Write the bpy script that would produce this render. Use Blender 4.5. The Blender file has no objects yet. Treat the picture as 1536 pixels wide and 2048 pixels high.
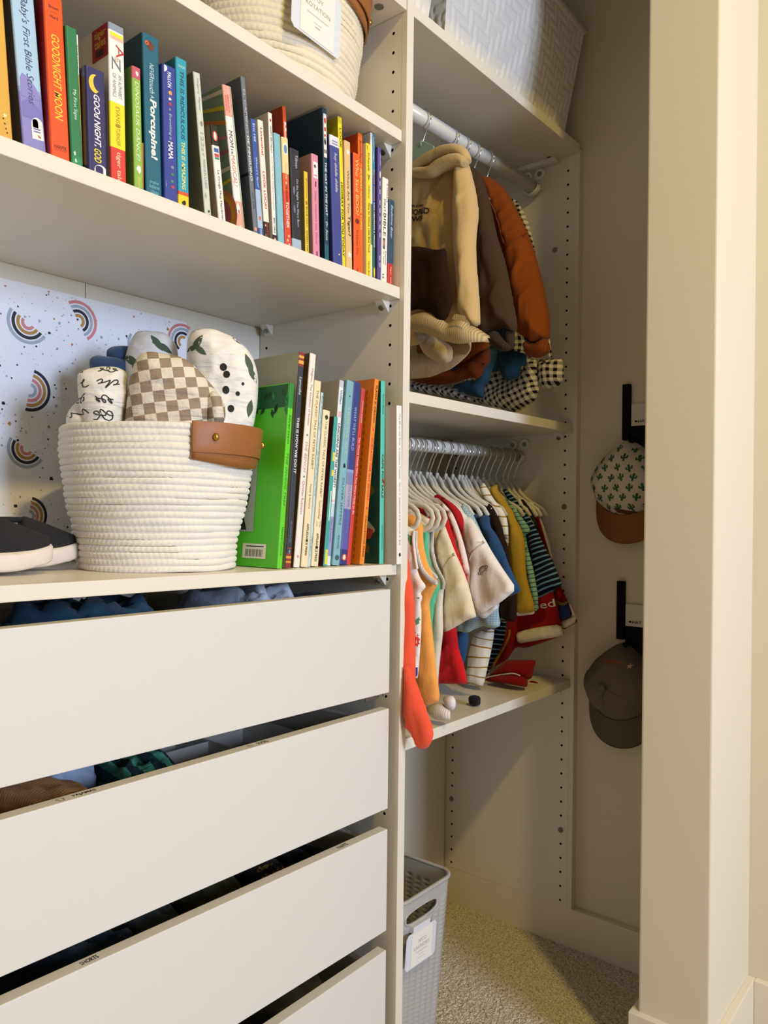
import bpy, bmesh, math, random
from mathutils import Vector, Matrix, noise
from mathutils.geometry import delaunay_2d_cdt
from mathutils.bvhtree import BVHTree

scene = bpy.context.scene
COL = scene.collection

# ------------------------------------------------------------------ camera
def basis(yaw, pitch, roll):
    F = Vector((math.sin(yaw)*math.cos(pitch), math.cos(yaw)*math.cos(pitch), math.sin(pitch)))
    R0 = Vector((math.cos(yaw), -math.sin(yaw), 0))
    U0 = R0.cross(F)
    return math.cos(roll)*R0 + math.sin(roll)*U0, -math.sin(roll)*R0 + math.cos(roll)*U0, F
cam_data = bpy.data.cameras.new('camera')
cam = bpy.data.objects.new('camera', cam_data)
COL.objects.link(cam)
R_, U_, F_ = basis(0.889528, 0.0026726, 0.0119134)
cam.matrix_world = Matrix(((R_.x, U_.x, -F_.x, -0.9946), (R_.y, U_.y, -F_.y, -0.770), (R_.z, U_.z, -F_.z, 0.9745), (0, 0, 0, 1)))
cam_data.sensor_fit = 'VERTICAL'
cam_data.sensor_height = 36.0
cam_data.lens = 36.0*1555.45/2048.0
cam_data.clip_start = 0.02
scene.camera = cam

# ------------------------------------------------------------------ world, lamps, exposure
world = bpy.data.worlds.new('world'); scene.world = world
world.use_nodes = True
world.node_tree.nodes['Background'].inputs[0].default_value = (0.75, 0.85, 1.0, 1)
world.node_tree.nodes['Background'].inputs[1].default_value = 0.02

def area(name, loc, target, shape, sx, sy, watts, color):
    d = bpy.data.lights.new(name, 'AREA'); d.shape = shape; d.size = sx
    if shape in ('RECTANGLE', 'ELLIPSE'): d.size_y = sy
    d.energy = watts; d.color = color
    o = bpy.data.objects.new(name, d); COL.objects.link(o)
    o.location = loc
    o.rotation_euler = (Vector(target)-Vector(loc)).to_track_quat('-Z', 'Y').to_euler()
    return o
# daylight entering through the window behind the camera
area('window_daylight', (-0.44, -3.38, 1.50), (-0.44, 0, 1.50), 'RECTANGLE', 0.76, 0.9, 80, (0.75, 0.90, 1.22))
# warm ceiling lamp
area('ceiling_lamp_light', (-0.57, -1.43, 2.68), (-0.57, -1.43, 0), 'DISK', 0.13, 0.13, 30, (1.0, 0.735, 0.20))

scene.view_settings.view_transform = 'Standard'
scene.view_settings.look = 'None'
scene.view_settings.exposure = -0.12
scene.view_settings.gamma = 1.0
scene.view_settings.use_curve_mapping = False
scene.cycles.use_denoising = True
scene.cycles.max_bounces = 8
scene.cycles.diffuse_bounces = 3

# ------------------------------------------------------------------ helpers
def lin(c):
    if isinstance(c, str):
        c = c.lstrip('#'); c = tuple(int(c[i:i+2], 16)/255 for i in (0, 2, 4))
    return tuple((v/12.92 if v <= .04045 else ((v+.055)/1.055)**2.4) for v in c[:3]) + (1.0,)
MATS = {}
def crinkle(nt, b, tc, amount, scale, stretch=(1, 1, 1), dist=.005, prev=None):
    """cloth creases: stretched ridged noise as relief"""
    mp = nt.nodes.new('ShaderNodeMapping'); mp.inputs['Scale'].default_value = stretch
    n = nt.nodes.new('ShaderNodeTexNoise'); n.inputs['Scale'].default_value = scale; n.inputs['Detail'].default_value = 3; n.inputs['Distortion'].default_value = .8
    nt.links.new(tc.outputs['Object'], mp.inputs[0]); nt.links.new(mp.outputs[0], n.inputs['Vector'])
    bp = nt.nodes.new('ShaderNodeBump'); bp.inputs['Strength'].default_value = amount; bp.inputs['Distance'].default_value = dist
    nt.links.new(n.outputs['Fac'], bp.inputs['Height'])
    if prev is not None: nt.links.new(prev, bp.inputs['Normal'])
    nt.links.new(bp.outputs[0], b.inputs['Normal'])
def mat(color, rough=.6, name=None, var=0, vscale=40, bump=0, bscale=200, metal=0, coat=0, sheen=0, spec=.5, crease=0, cscale=18, cstretch=(1, 1, .45)):
    key = (color, rough, var, vscale, bump, bscale, metal, coat, sheen, spec, crease, cscale, cstretch)
    if key in MATS: return MATS[key]
    m = bpy.data.materials.new(name or 'surface'); m.use_nodes = True
    nt = m.node_tree; b = nt.nodes['Principled BSDF']
    b.inputs['Base Color'].default_value = lin(color); b.inputs['Roughness'].default_value = rough
    b.inputs['Metallic'].default_value = metal; b.inputs['Specular IOR Level'].default_value = spec
    if coat: b.inputs['Coat Weight'].default_value = coat; b.inputs['Coat Roughness'].default_value = .15
    if sheen: b.inputs['Sheen Weight'].default_value = sheen; b.inputs['Sheen Roughness'].default_value = .6
    if var or bump or crease:
        tc = nt.nodes.new('ShaderNodeTexCoord')
    if var:
        n = nt.nodes.new('ShaderNodeTexNoise'); n.inputs['Scale'].default_value = vscale; n.inputs['Detail'].default_value = 4
        nt.links.new(tc.outputs['Object'], n.inputs['Vector'])
        mx = nt.nodes.new('ShaderNodeMix'); mx.data_type = 'RGBA'
        c = lin(color)
        mx.inputs[6].default_value = tuple(v*(1-var) for v in c[:3])+(1,); mx.inputs[7].default_value = tuple(min(1, v*(1+var)) for v in c[:3])+(1,)
        nt.links.new(n.outputs['Fac'], mx.inputs[0]); nt.links.new(mx.outputs[2], b.inputs['Base Color'])
    if bump:
        n = nt.nodes.new('ShaderNodeTexNoise'); n.inputs['Scale'].default_value = bscale; n.inputs['Detail'].default_value = 2
        nt.links.new(tc.outputs['Object'], n.inputs['Vector'])
        bp = nt.nodes.new('ShaderNodeBump'); bp.inputs['Strength'].default_value = bump; bp.inputs['Distance'].default_value = .001
        nt.links.new(n.outputs['Fac'], bp.inputs['Height']); nt.links.new(bp.outputs[0], b.inputs['Normal'])
    if crease: crinkle(nt, b, tc, crease, cscale, cstretch, prev=bp.outputs[0] if bump else None)
    MATS[key] = m
    return m
def nodes_of(m):
    return m.node_tree, m.node_tree.nodes['Principled BSDF']
def math_node(nt, op, a, b=None):
    n = nt.nodes.new('ShaderNodeMath'); n.operation = op
    for i, v in enumerate((a, b)):
        if v is None: continue
        if isinstance(v, (int, float)): n.inputs[i].default_value = v
        else: nt.links.new(v, n.inputs[i])
    return n.outputs[0]
def band_mat(stops, h, rough=.45, name='printed_cover'):
    """colour bands along local z: stops = [(start fraction, colour)...]"""
    key = ('band', tuple(stops), round(h, 4))
    if key in MATS: return MATS[key]
    if len(stops) == 1: return mat(stops[0][1], rough, name, coat=.25)
    m = bpy.data.materials.new(name); m.use_nodes = True; nt, b = nodes_of(m)
    tc = nt.nodes.new('ShaderNodeTexCoord'); sp = nt.nodes.new('ShaderNodeSeparateXYZ')
    nt.links.new(tc.outputs['Object'], sp.inputs[0])
    rp = nt.nodes.new('ShaderNodeValToRGB'); rp.color_ramp.interpolation = 'CONSTANT'
    nt.links.new(math_node(nt, 'DIVIDE', sp.outputs['Z'], h), rp.inputs[0])
    el = rp.color_ramp.elements
    while len(el) > 1: el.remove(el[-1])
    el[0].position = max(0, stops[0][0]); el[0].color = lin(stops[0][1])
    for f, c in stops[1:]:
        e = el.new(f); e.color = lin(c)
    nt.links.new(rp.outputs[0], b.inputs['Base Color']); b.inputs['Roughness'].default_value = rough
    b.inputs['Coat Weight'].default_value = .25; b.inputs['Coat Roughness'].default_value = .15
    MATS[key] = m
    return m

class MB:
    def __init__(s): s.v = []; s.f = []; s.m = []
    def add(s, verts, faces, mi=0):
        o = len(s.v); s.v += [tuple(p) for p in verts]
        for f in faces: s.f.append(tuple(i+o for i in f)); s.m.append(mi)
        return s
    def box(s, x0, x1, y0, y1, z0, z1, mi=0, top=None):
        v = [(x0,y0,z0),(x1,y0,z0),(x1,y1,z0),(x0,y1,z0),(x0,y0,z1),(x1,y0,z1),(x1,y1,z1),(x0,y1,z1)]
        return s.add(v, [(0,3,2,1),(4,5,6,7),(0,1,5,4),(1,2,6,5),(2,3,7,6),(3,0,4,7)], mi)
    def tilt_box(s, x0, x1, y0, y1, zl, zr, th, mi=0):
        v = [(x0,y0,zl-th),(x1,y0,zr-th),(x1,y1,zr-th),(x0,y1,zl-th),(x0,y0,zl),(x1,y0,zr),(x1,y1,zr),(x0,y1,zl)]
        return s.add(v, [(0,3,2,1),(4,5,6,7),(0,1,5,4),(1,2,6,5),(2,3,7,6),(3,0,4,7)], mi)
    def cyl(s, p0, p1, r, n=16, mi=0, r1=None, cap=True):
        p0 = Vector(p0); p1 = Vector(p1); d = (p1-p0).normalized()
        a = d.orthogonal().normalized(); b = d.cross(a); r1 = r if r1 is None else r1
        v = []
        for p, rr in ((p0, r), (p1, r1)):
            for i in range(n):
                t = 2*math.pi*i/n; v.append(p+rr*(math.cos(t)*a+math.sin(t)*b))
        f = [(i, (i+1) % n, n+(i+1) % n, n+i) for i in range(n)]
        if cap: f += [tuple(range(n-1, -1, -1)), tuple(range(n, 2*n))]
        return s.add(v, f, mi)
    def tube(s, pts, r, n=8, mi=0, closed=False, flat=1.0, up=None, cap=True):
        P = [Vector(p) for p in pts]; m = len(P); v = []; f = []
        rr = r if isinstance(r, (list, tuple)) else [r]*m
        a = None
        for k in range(m):
            if closed: d = P[(k+1) % m]-P[k-1]
            else: d = P[min(k+1, m-1)]-P[max(k-1, 0)]
            d = d.normalized() if d.length > 1e-9 else Vector((0, 0, 1))
            if up is not None: a = Vector(up)
            elif a is None: a = d.orthogonal()
            a = (a-d*a.dot(d)); a = a.normalized() if a.length > 1e-6 else d.orthogonal().normalized()
            b = d.cross(a)
            for i in range(n):
                t = 2*math.pi*i/n; v.append(P[k]+rr[k]*(math.cos(t)*a*flat+math.sin(t)*b))
        for k in range(m if closed else m-1):
            for i in range(n):
                k2 = (k+1) % m
                f.append((k*n+i, k*n+(i+1) % n, k2*n+(i+1) % n, k2*n+i))
        if cap and not closed: f += [tuple(range(n-1, -1, -1)), tuple((m-1)*n+i for i in range(n))]
        return s.add(v, f, mi)
    def sphere(s, c, r, nu=16, nv=10, mi=0):
        rx, ry, rz = r if isinstance(r, (tuple, list)) else (r, r, r)
        v = [(c[0], c[1], c[2]-rz)]; f = []
        for j in range(1, nv):
            t = math.pi*j/nv-math.pi/2
            for i in range(nu):
                p = 2*math.pi*i/nu
                v.append((c[0]+rx*math.cos(t)*math.cos(p), c[1]+ry*math.cos(t)*math.sin(p), c[2]+rz*math.sin(t)))
        v.append((c[0], c[1], c[2]+rz)); L = len(v)-1
        for i in range(nu):
            f.append((0, 1+(i+1) % nu, 1+i)); f.append((L, L-nu+i, L-nu+(i+1) % nu))
        for j in range(nv-2):
            for i in range(nu):
                a = 1+j*nu; f.append((a+i, a+(i+1) % nu, a+nu+(i+1) % nu, a+nu+i))
        return s.add(v, f, mi)
    def build(s, name, mats, parent=None, smooth=False, bevel=0, seg=2, loc=None, subsurf=0, angle=None):
        me = bpy.data.meshes.new(name); me.from_pydata(s.v, [], s.f)
        mats = mats if isinstance(mats, (list, tuple)) else [mats]
        for m in mats: me.materials.append(m)
        if len(mats) > 1: me.polygons.foreach_set('material_index', s.m)
        if smooth: me.polygons.foreach_set('use_smooth', [True]*len(me.polygons))
        me.update()
        o = bpy.data.objects.new(name, me); COL.objects.link(o)
        if parent: o.parent = parent
        if loc: o.location = loc
        if bevel:
            b = o.modifiers.new('edge', 'BEVEL'); b.width = bevel; b.segments = seg; b.limit_method = 'ANGLE'
        if subsurf:
            b = o.modifiers.new('smooth', 'SUBSURF'); b.levels = b.render_levels = subsurf
        return o
def thing(name, label, cat, loc=(0, 0, 0), rot=(0, 0, 0), group=None):
    o = bpy.data.objects.new(name, None); COL.objects.link(o); o.empty_display_size = .05
    o.location = loc; o.rotation_euler = rot
    return tag(o, label, cat, group)
def tag(o, label, cat, group=None):
    o['label'] = label; o['category'] = cat
    if group: o['group'] = group
    return o
def structure(o):
    o['kind'] = 'structure'; return o

# lettering: glyph outlines filled as flat mesh
TXT = {}
def glyphs(s, shear=0, bold=0, spacing=1.0, line=1.0):
    key = (s, shear, bold, spacing, line)
    if key in TXT: return TXT[key]
    c = bpy.data.curves.new('lettering', 'FONT'); c.body = s; c.size = 1; c.shear = shear; c.offset = bold
    c.space_character = spacing; c.space_line = line; c.resolution_u = 2; c.align_x = 'CENTER'
    o = bpy.data.objects.new('lettering', c)
    me = bpy.data.meshes.new_from_object(o)
    v = [(p.co.x, p.co.y) for p in me.vertices]; f = [tuple(p.vertices) for p in me.polygons]
    bpy.data.objects.remove(o); bpy.data.meshes.remove(me); bpy.data.curves.remove(c)
    xs = [p[0] for p in v] or [0, 1]; ys = [p[1] for p in v] or [0, 1]
    x0, x1, y0, y1 = min(xs), max(xs), min(ys), max(ys)
    v = [((x-x0)/max(x1-x0, 1e-6)-.5, (y-y0)/max(y1-y0, 1e-6)-.5) for x, y in v]
    TXT[key] = (v, f, (x1-x0)/max(y1-y0, 1e-6))
    return TXT[key]
def text(name, s, org, u, v, L, H, m, parent=None, label=None, **kw):
    """flat lettering centred at org, reading along u (length L), letter tops toward v (height H)"""
    gv, gf, asp = glyphs(s, **kw)
    if L is None: L = H*asp
    org = Vector(org); u = Vector(u).normalized(); v = Vector(v).normalized()
    o = MB().add([org+u*(a*L)+v*(b*H) for a, b in gv], gf).build(name, m, parent)
    if label: o['label'] = label
    return o
def poly2(cx, cy, r, n=20, ry=None, a0=0, a1=2*math.pi):
    ry = ry or r
    return [(cx+r*math.cos(a0+(a1-a0)*i/n), cy+ry*math.sin(a0+(a1-a0)*i/n)) for i in range(n)]
def arc_band(cx, cy, r0, r1, a0, a1, n=18):
    return [[(cx+r0*math.cos(a0+(a1-a0)*i/n), cy+r0*math.sin(a0+(a1-a0)*i/n)), (cx+r1*math.cos(a0+(a1-a0)*i/n), cy+r1*math.sin(a0+(a1-a0)*i/n)),
             (cx+r1*math.cos(a0+(a1-a0)*(i+1)/n), cy+r1*math.sin(a0+(a1-a0)*(i+1)/n)), (cx+r0*math.cos(a0+(a1-a0)*(i+1)/n), cy+r0*math.sin(a0+(a1-a0)*(i+1)/n))] for i in range(n)]

def bvh_of(*objs):
    vs = []; fs = []
    bpy.context.view_layer.update()
    for o in objs:
        k = len(vs); mw = o.matrix_world
        vs += [mw @ p.co for p in o.data.vertices]; fs += [tuple(i+k for i in p.vertices) for p in o.data.polygons]
    return BVHTree.FromPolygons(vs, fs)
def wrap_print(name, bvh, polys, org, u, v, d, m, parent, lift=.0006, maxe=.006):
    """a print laid on a curved cloth: flat polygons (world metres along u, v) pressed on to the surface along d"""
    org = Vector(org); u = Vector(u).normalized(); v = Vector(v).normalized(); d = Vector(d).normalized()
    bm = bmesh.new()
    for P in polys:
        vs = [bm.verts.new((a, b, 0)) for a, b in P]
        try: bm.faces.new(vs)
        except ValueError: pass
    for _ in range(3):
        bmesh.ops.triangulate(bm, faces=bm.faces[:])
        es = [e for e in bm.edges if e.calc_length() > maxe]
        if not es: break
        bmesh.ops.subdivide_edges(bm, edges=es, cuts=1)
    bmesh.ops.triangulate(bm, faces=bm.faces[:])
    inv = parent.matrix_world.inverted() if parent else Matrix()
    dead = []
    for p in bm.verts:
        w = org+u*p.co.x+v*p.co.y
        hit = bvh.ray_cast(w-d*.3, d)
        if hit[0] is None: dead.append(p); p.co = inv @ w
        else: p.co = inv @ (hit[0]-d*lift)
    if dead: bmesh.ops.delete(bm, geom=dead, context='VERTS')
    me = bpy.data.meshes.new(name); bm.to_mesh(me); bm.free(); me.materials.append(m)
    o = bpy.data.objects.new(name, me); COL.objects.link(o); o.parent = parent
    return o
def text_polys(s, L, H, cx=0, cy=0, **kw):
    gv, gf, asp = glyphs(s, **kw)
    return [[(cx+gv[i][0]*L, cy+gv[i][1]*H) for i in f] for f in gf]

WHITE = mat('#E4DDCD', .38, 'white_laminate', bump=.04, bscale=600)
EDGE = mat('#E6E0D2', .35, 'white_edge_band')
PAPER = mat('#E9E2D2', .8, 'paper_pages', bump=.3, bscale=900)
INK = mat('#15130F', .6, 'black_ink')
CHROME = mat('#C9C9C9', .18, 'chrome_wire', metal=1)

# ------------------------------------------------------------------ the room
PAINT = mat('#E0D6BF', .7, 'warm_white_paint', bump=.12, bscale=260)
TAUPE = mat('#8C7F6A', .8, 'taupe_paint')
TRIM = mat('#E6DCC8', .45, 'painted_trim')
def carpet_material():
    m = bpy.data.materials.new('carpet'); m.use_nodes = True; nt, b = nodes_of(m)
    tc = nt.nodes.new('ShaderNodeTexCoord')
    n1 = nt.nodes.new('ShaderNodeTexNoise'); n1.inputs['Scale'].default_value = 260; n1.inputs['Detail'].default_value = 5
    n2 = nt.nodes.new('ShaderNodeTexVoronoi'); n2.inputs['Scale'].default_value = 330
    for n in (n1, n2): nt.links.new(tc.outputs['Object'], n.inputs['Vector'])
    rp = nt.nodes.new('ShaderNodeValToRGB'); e = rp.color_ramp.elements
    e[0].position = .30; e[0].color = lin('#94846A'); e[1].position = .68; e[1].color = lin('#FBF0D8')
    k = e.new(.47); k.color = lin('#E2D2B2')
    nt.links.new(n1.outputs['Fac'], rp.inputs[0]); nt.links.new(rp.outputs[0], b.inputs['Base Color'])
    b.inputs['Roughness'].default_value = .95; b.inputs['Sheen Weight'].default_value = .2; b.inputs['Specular IOR Level'].default_value = .1
    mx = math_node(nt, 'ADD', n1.outputs['Fac'], math_node(nt, 'MULTIPLY', n2.outputs['Distance'], -.8))
    bp = nt.nodes.new('ShaderNodeBump'); bp.inputs['Strength'].default_value = .9; bp.inputs['Distance'].default_value = .004
    nt.links.new(mx, bp.inputs['Height']); nt.links.new(bp.outputs[0], b.inputs['Normal'])
    return m
CARPET = carpet_material()
# carpet: a tufted patch with real pile relief inside the closet and a plain sheet elsewhere, one floor
fl = MB()
nx, ny = 250, 330
x0, x1, y0, y1 = .0, .70, -.52, .36
for j in range(ny+1):
    for i in range(nx+1):
        x = x0+(x1-x0)*i/nx; y = y0+(y1-y0)*j/ny
        edge = min(1, min(i, nx-i, j, ny-j)/6)
        h = .0035*edge*(noise.noise((x*210, y*210, 1.3))+.6*noise.noise((x*420, y*420, 5)))
        fl.v.append((x, y, h))
for j in range(ny):
    for i in range(nx):
        a = j*(nx+1)+i; fl.f.append((a, a+1, a+nx+2, a+nx+1)); fl.m.append(0)
def q(xa, xb, ya, yb): fl.add([(xa, ya, 0), (xb, ya, 0), (xb, yb, 0), (xa, yb, 0)], [(0, 1, 2, 3)])
q(-2.4, .0, -3.4, .36); q(.0, .70, -3.4, -.52)
structure(fl.build('floor', CARPET, smooth=True))
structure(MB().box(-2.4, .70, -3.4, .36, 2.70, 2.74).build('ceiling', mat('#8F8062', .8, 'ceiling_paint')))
structure(MB().box(-1.15, .70, .3505, .40, -.01, 2.70).build('wall_back', PAINT))
structure(MB().box(.663, .76, -.30, .3505, -.01, 2.70).build('wall_right', PAINT))
# stub of the closet front wall: rounded drywall corners
structure(MB().box(.337, .663, -.3885, -.270, -.01, 2.70).build('wall_front_stub', PAINT, bevel=.004, seg=3))
structure(MB().box(.5765, .70, -3.4, -.38, -.01, 2.70).build('wall_room_right', PAINT, bevel=.004, seg=3))
structure(MB().box(-1.15, .337, -.3885, -.270, 2.07, 2.70).build('wall_front_header', PAINT, bevel=.004, seg=3))
structure(MB().box(-1.25, -1.15, -.3885, .40, -.01, 2.70).build('wall_closet_left', PAINT))
structure(MB().box(-2.4, -1.25, -.3885, -.270, -.01, 2.70).build('wall_front_left', TAUPE))
structure(MB().box(-2.46, -2.4, -3.4, -.27, -.01, 2.70).build('wall_left', TAUPE))
w = MB()
w.box(-2.46, -.84, -3.46, -3.4, -.01, 2.70); w.box(-.04, .70, -3.46, -3.4, -.01, 2.70)
w.box(-.84, -.04, -3.46, -3.4, -.01, 1.00); w.box(-.84, -.04, -3.46, -3.4, 2.00, 2.70)
structure(w.build('wall_window', TAUPE))
w = MB()
for a in ((-.88, -.825, .98, 2.02), (-.055, .0, .98, 2.02)): w.box(a[0], a[1], -3.41, -3.39, a[2], a[3])
w.box(-.825, -.055, -3.41, -3.39, .98, 1.04); w.box(-.825, -.055, -3.41, -3.39, 1.96, 2.02)
structure(w.build('window_1', TRIM))
# baseboards
structure(MB().box(.6435, .6632, -.2703, .350, -.01, .087).build('baseboard_right', TRIM, bevel=.002))
b = MB()
def base_run(xa, xb, ya, yb): b.box(xa, xb, ya, yb, -.01, .119)
base_run(.325, .339, -.4015, -.257); base_run(.339, .6434, -.2705, -.257); base_run(.339, .5765, -.4015, -.388); base_run(.5635, .5775, -3.4, -.4015)
structure(b.build('baseboard_front', TRIM, bevel=.0015))
# flush ceiling lamp housing above the light
lampo = thing('ceiling_lamp', 'small round white flush ceiling lamp above the closet opening', 'lamp', (-.57, -1.43, 2.70))
MB().cyl((0, 0, -.012), (0, 0, 0), .10, 32).build('housing', TRIM, lampo)

# ------------------------------------------------------------------ closet shelving
HOLE_SHADE = mat('#0B0A08', .9, 'hole_shade')  # shade inside the holes put into a near-black colour, walls and bottoms
def hole_face(b, X, y0, y1, z0, z1, cols, rows, rad=.0028, mi=0):
    """panel face at x = X looking toward -x, drilled with blind holes at every (col, row)"""
    pit = .016
    ys = sorted(set([y0, y1]+[c-pit/2 for c in cols]+[c+pit/2 for c in cols]))
    rows = sorted(rows)
    for a, c in zip(ys[:-1], ys[1:]):
        col = [k for k in cols if abs((a+c)/2-k) < 1e-4]
        if not col:
            b.add([(X, a, z0), (X, a, z1), (X, c, z1), (X, c, z0)], [(0, 1, 2, 3)], mi); continue
        yc = col[0]; z = z0
        for r in rows:
            if r-pit/2 < z or r+pit/2 > z1: continue
            b.add([(X, a, z), (X, a, r-pit/2), (X, c, r-pit/2), (X, c, z)], [(0, 1, 2, 3)], mi)
            h = pit/2
            sq = [(-h, -h), (0, -h), (h, -h), (h, 0), (h, h), (0, h), (-h, h), (-h, 0)]
            oc = [(rad*math.cos(math.radians(t)), rad*math.sin(math.radians(t))) for t in (225, 270, 315, 0, 45, 90, 135, 180)]
            v = [(X, yc+p[0], r+p[1]) for p in sq]+[(X, yc+p[0], r+p[1]) for p in oc]+[(X+.009, yc+p[0], r+p[1]) for p in oc]
            b.add(v, [(i, 8+i, 8+(i+1) % 8, (i+1) % 8) for i in range(8)], mi); b.add(v[8:], [(i, 8+i, 8+(i+1) % 8, (i+1) % 8) for i in range(8)], 1)
            b.add([v[16+i] for i in range(8)], [tuple(range(8))], 1)
            z = r+pit/2
        b.add([(X, a, z), (X, a, z1), (X, c, z1), (X, c, z)], [(0, 1, 2, 3)], mi)
def drilled_panel(name, parent, X, th, y1, z0, z1, rows, cols=(.028, .3258)):
    b = MB()
    b.box(X, X+th, 0, .0102, z0, z1)                      # front edge strip with its fine groove
    b.box(X+.0006, X+th, .0102, .0114, z0, z1)
    v = [(X, .0114, z0), (X+th, .0114, z0), (X+th, y1, z0), (X, y1, z0), (X, .0114, z1), (X+th, .0114, z1), (X+th, y1, z1), (X, y1, z1)]
    b.add(v, [(0, 3, 2, 1), (4, 5, 6, 7), (0, 1, 5, 4), (1, 2, 6, 5), (2, 3, 7, 6)])
    hole_face(b, X, .0114, y1, z0, z1, list(cols), rows)
    return b.build(name, [WHITE, HOLE_SHADE], parent)
ROWS = [1.764-.032*k for k in range(0, 53)]
SCREW = mat('#8A8A84', .35, 'steel_screw', metal=.8)
def peg(parent, x, y, z, side):
    """small wedge shaped shelf support with a screw, pushed into a peg hole under the shelf"""
    b = MB(); s = side
    b.add([(x, y-.011, z), (x, y+.011, z), (x+s*.017, y+.008, z), (x+s*.017, y-.008, z), (x, y-.009, z-.019), (x, y+.009, z-.019)],
          [(0, 1, 2, 3), (0, 4, 5, 1), (0, 3, 4), (1, 5, 2), (3, 2, 5, 4)])
    o = b.build('shelf_peg', EDGE, parent)
    MB().cyl((x+s*.009, y, z-.011), (x+s*.0104, y, z-.0126), .0048, 12).build('screw', SCREW, o)
    return o

unit = thing('shelf_and_drawer_unit', 'white closet unit with book shelves over four wide drawers', 'shelving unit', (0, 0, 0))
drilled_panel('side_panel', unit, 0.0, .0175, .3445, .004, 1.809, ROWS)
MB().box(-1.0, -.982, 0, .3445, .004, 1.809).build('side_panel', WHITE, unit, bevel=.0006)
b = MB(); b.box(-.982, -.3575, .3445, .3485, .02, 1.809); b.box(-.3563, -.0008, .3445, .3485, .02, 1.809); b.box(-.36, -.35, .3487, .3495, .02, 1.8)
b.build('back_panel', WHITE, unit)
tp = MB().box(-.982, -.0006, .001, .344, 1.791, 1.809).build('top_panel', WHITE, unit, bevel=.0008)
MB().cyl((-.0354, .030, 1.7908), (-.0354, .030, 1.7896), .0075, 16).build('screw', SCREW, tp)
for zl, zr, th, pegs in ((1.602, 1.5984, .0187, True), (1.3433, 1.3428, .0185, True), (.9022, .8937, .0172, True)):
    s = MB().tilt_box(-.9815, -.0006, .0078, .343, zl, zr, th).build('shelf', WHITE, unit, bevel=.0009)
    peg(s, -.0004, .040, zr-th-.0002, -1); peg(s, -.0004, .318, zr-th-.0002, -1)
DFRONT = mat('#DCD9D4', .42, 'white_drawer_front', bump=.05, bscale=500)
DBOX = mat('#CFC8BA', .5, 'drawer_side')
# drawer fronts: left z (at x=-.985) / right z (at x=-.016) of the top and bottom edge
DR = [(.8575, .8540, .7040, .6880), (.6690, .6624, .5150, .5018), (.4895, .4690, .3190, .3060), (.2700, .2750, .10, .10)]
def drawer(i, tl, tr, bl, br):
    v = []
    for y in (.008, .0260):
        v += [(-.9785, y, bl), (-.016, y, br), (-.016, y, tr), (-.9785, y, tl)]
    d = MB().add(v, [(0, 1, 2, 3), (7, 6, 5, 4), (3, 2, 6, 7), (0, 4, 5, 1), (1, 5, 6, 2), (0, 3, 7, 4)]).build('drawer', DFRONT, unit, bevel=.0011, seg=2)
    zb = min(bl, br)+.012; zt = min(tl, tr)-.020
    MB().box(-.034, -.022, .0262, .334, zb, zt).build('drawer_side', DBOX, d, bevel=.001)
    MB().box(-.970, -.958, .0262, .334, zb, zt).build('drawer_side', DBOX, d, bevel=.001)
    MB().box(-.957, -.0345, .324, .334, zb, zt).build('drawer_back', DBOX, d)
    MB().box(-.957, -.0345, .0262, .3235, zb, zb+.006).build('drawer_bottom', DBOX, d)
    r = MB(); r.box(-.0215, -.0035, .030, .30, zb-.004, zb+.006); r.box(-.052, -.018, .0270, .0285, br-.011, br+.0); r.cyl((-.0195, .0165, br-.006), (-.0195, .0165, br-.0004), .0026, 10)
    r.build('drawer_runner', SCREW, d)
    return d, zb+.006
drs = [drawer(i, *z) for i, z in enumerate(DR)]
def edge_label(d, x0, x1, zz, s, icon):
    o = text('edge_lettering', s, ((x0+x1)/2+.006, .017, zz), (1, 0, 0), (0, 1, 0), x1-x0-.012, .0075, INK, d, bold=.01)
    b = MB(); cx = x0-.002
    for P in icon: b.add([(cx+a*.01, .017+c*.01, zz) for a, c in P], [tuple(range(len(P)))])
    b.build('edge_icon', INK, d)
def outline(P, w=.08):
    o = []
    for (a, b), (c, e) in zip(P, P[1:]+P[:1]):
        L = math.hypot(c-a, e-b) or 1; nx_, ny_ = -(e-b)/L*w/2, (c-a)/L*w/2
        o.append([(a+nx_, b+ny_), (c+nx_, e+ny_), (c-nx_, e-ny_), (a-nx_, b-ny_)])
    return o
TEE = outline([(-.5, .2), (-.2, .4), (.2, .4), (.5, .2), (.35, .05), (.25, .1), (.25, -.4), (-.25, -.4), (-.25, .1), (-.35, .05)])
PANT = outline([(-.3, .4), (.3, .4), (.35, -.4), (.08, -.4), (0, .1), (-.08, -.4), (-.35, -.4)])
SHORT = outline([(-.5, .35), (.5, .35), (.5, -.35), (.1, -.35), (0, 0), (-.1, -.35), (-.5, -.35)])
SOCK = outline([(-.2, .4), (.1, .4), (.1, 0), (.4, -.2), (.3, -.4), (-.2, -.2)])
def ztop(i, x): return DR[i][0]+(DR[i][1]-DR[i][0])*(x+.9785)/.9625+.0002
edge_label(drs[1][0], -.563, -.524, ztop(1, -.545), 'PAJAMAS', TEE)
edge_label(drs[1][0], -.300, -.270, ztop(1, -.285), 'SOCKS', SOCK)
edge_label(drs[2][0], -.137, -.104, ztop(2, -.12), 'PANTS', PANT)
edge_label(drs[2][0], -.552, -.519, ztop(2, -.535), 'SHORTS', SHORT)

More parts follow.
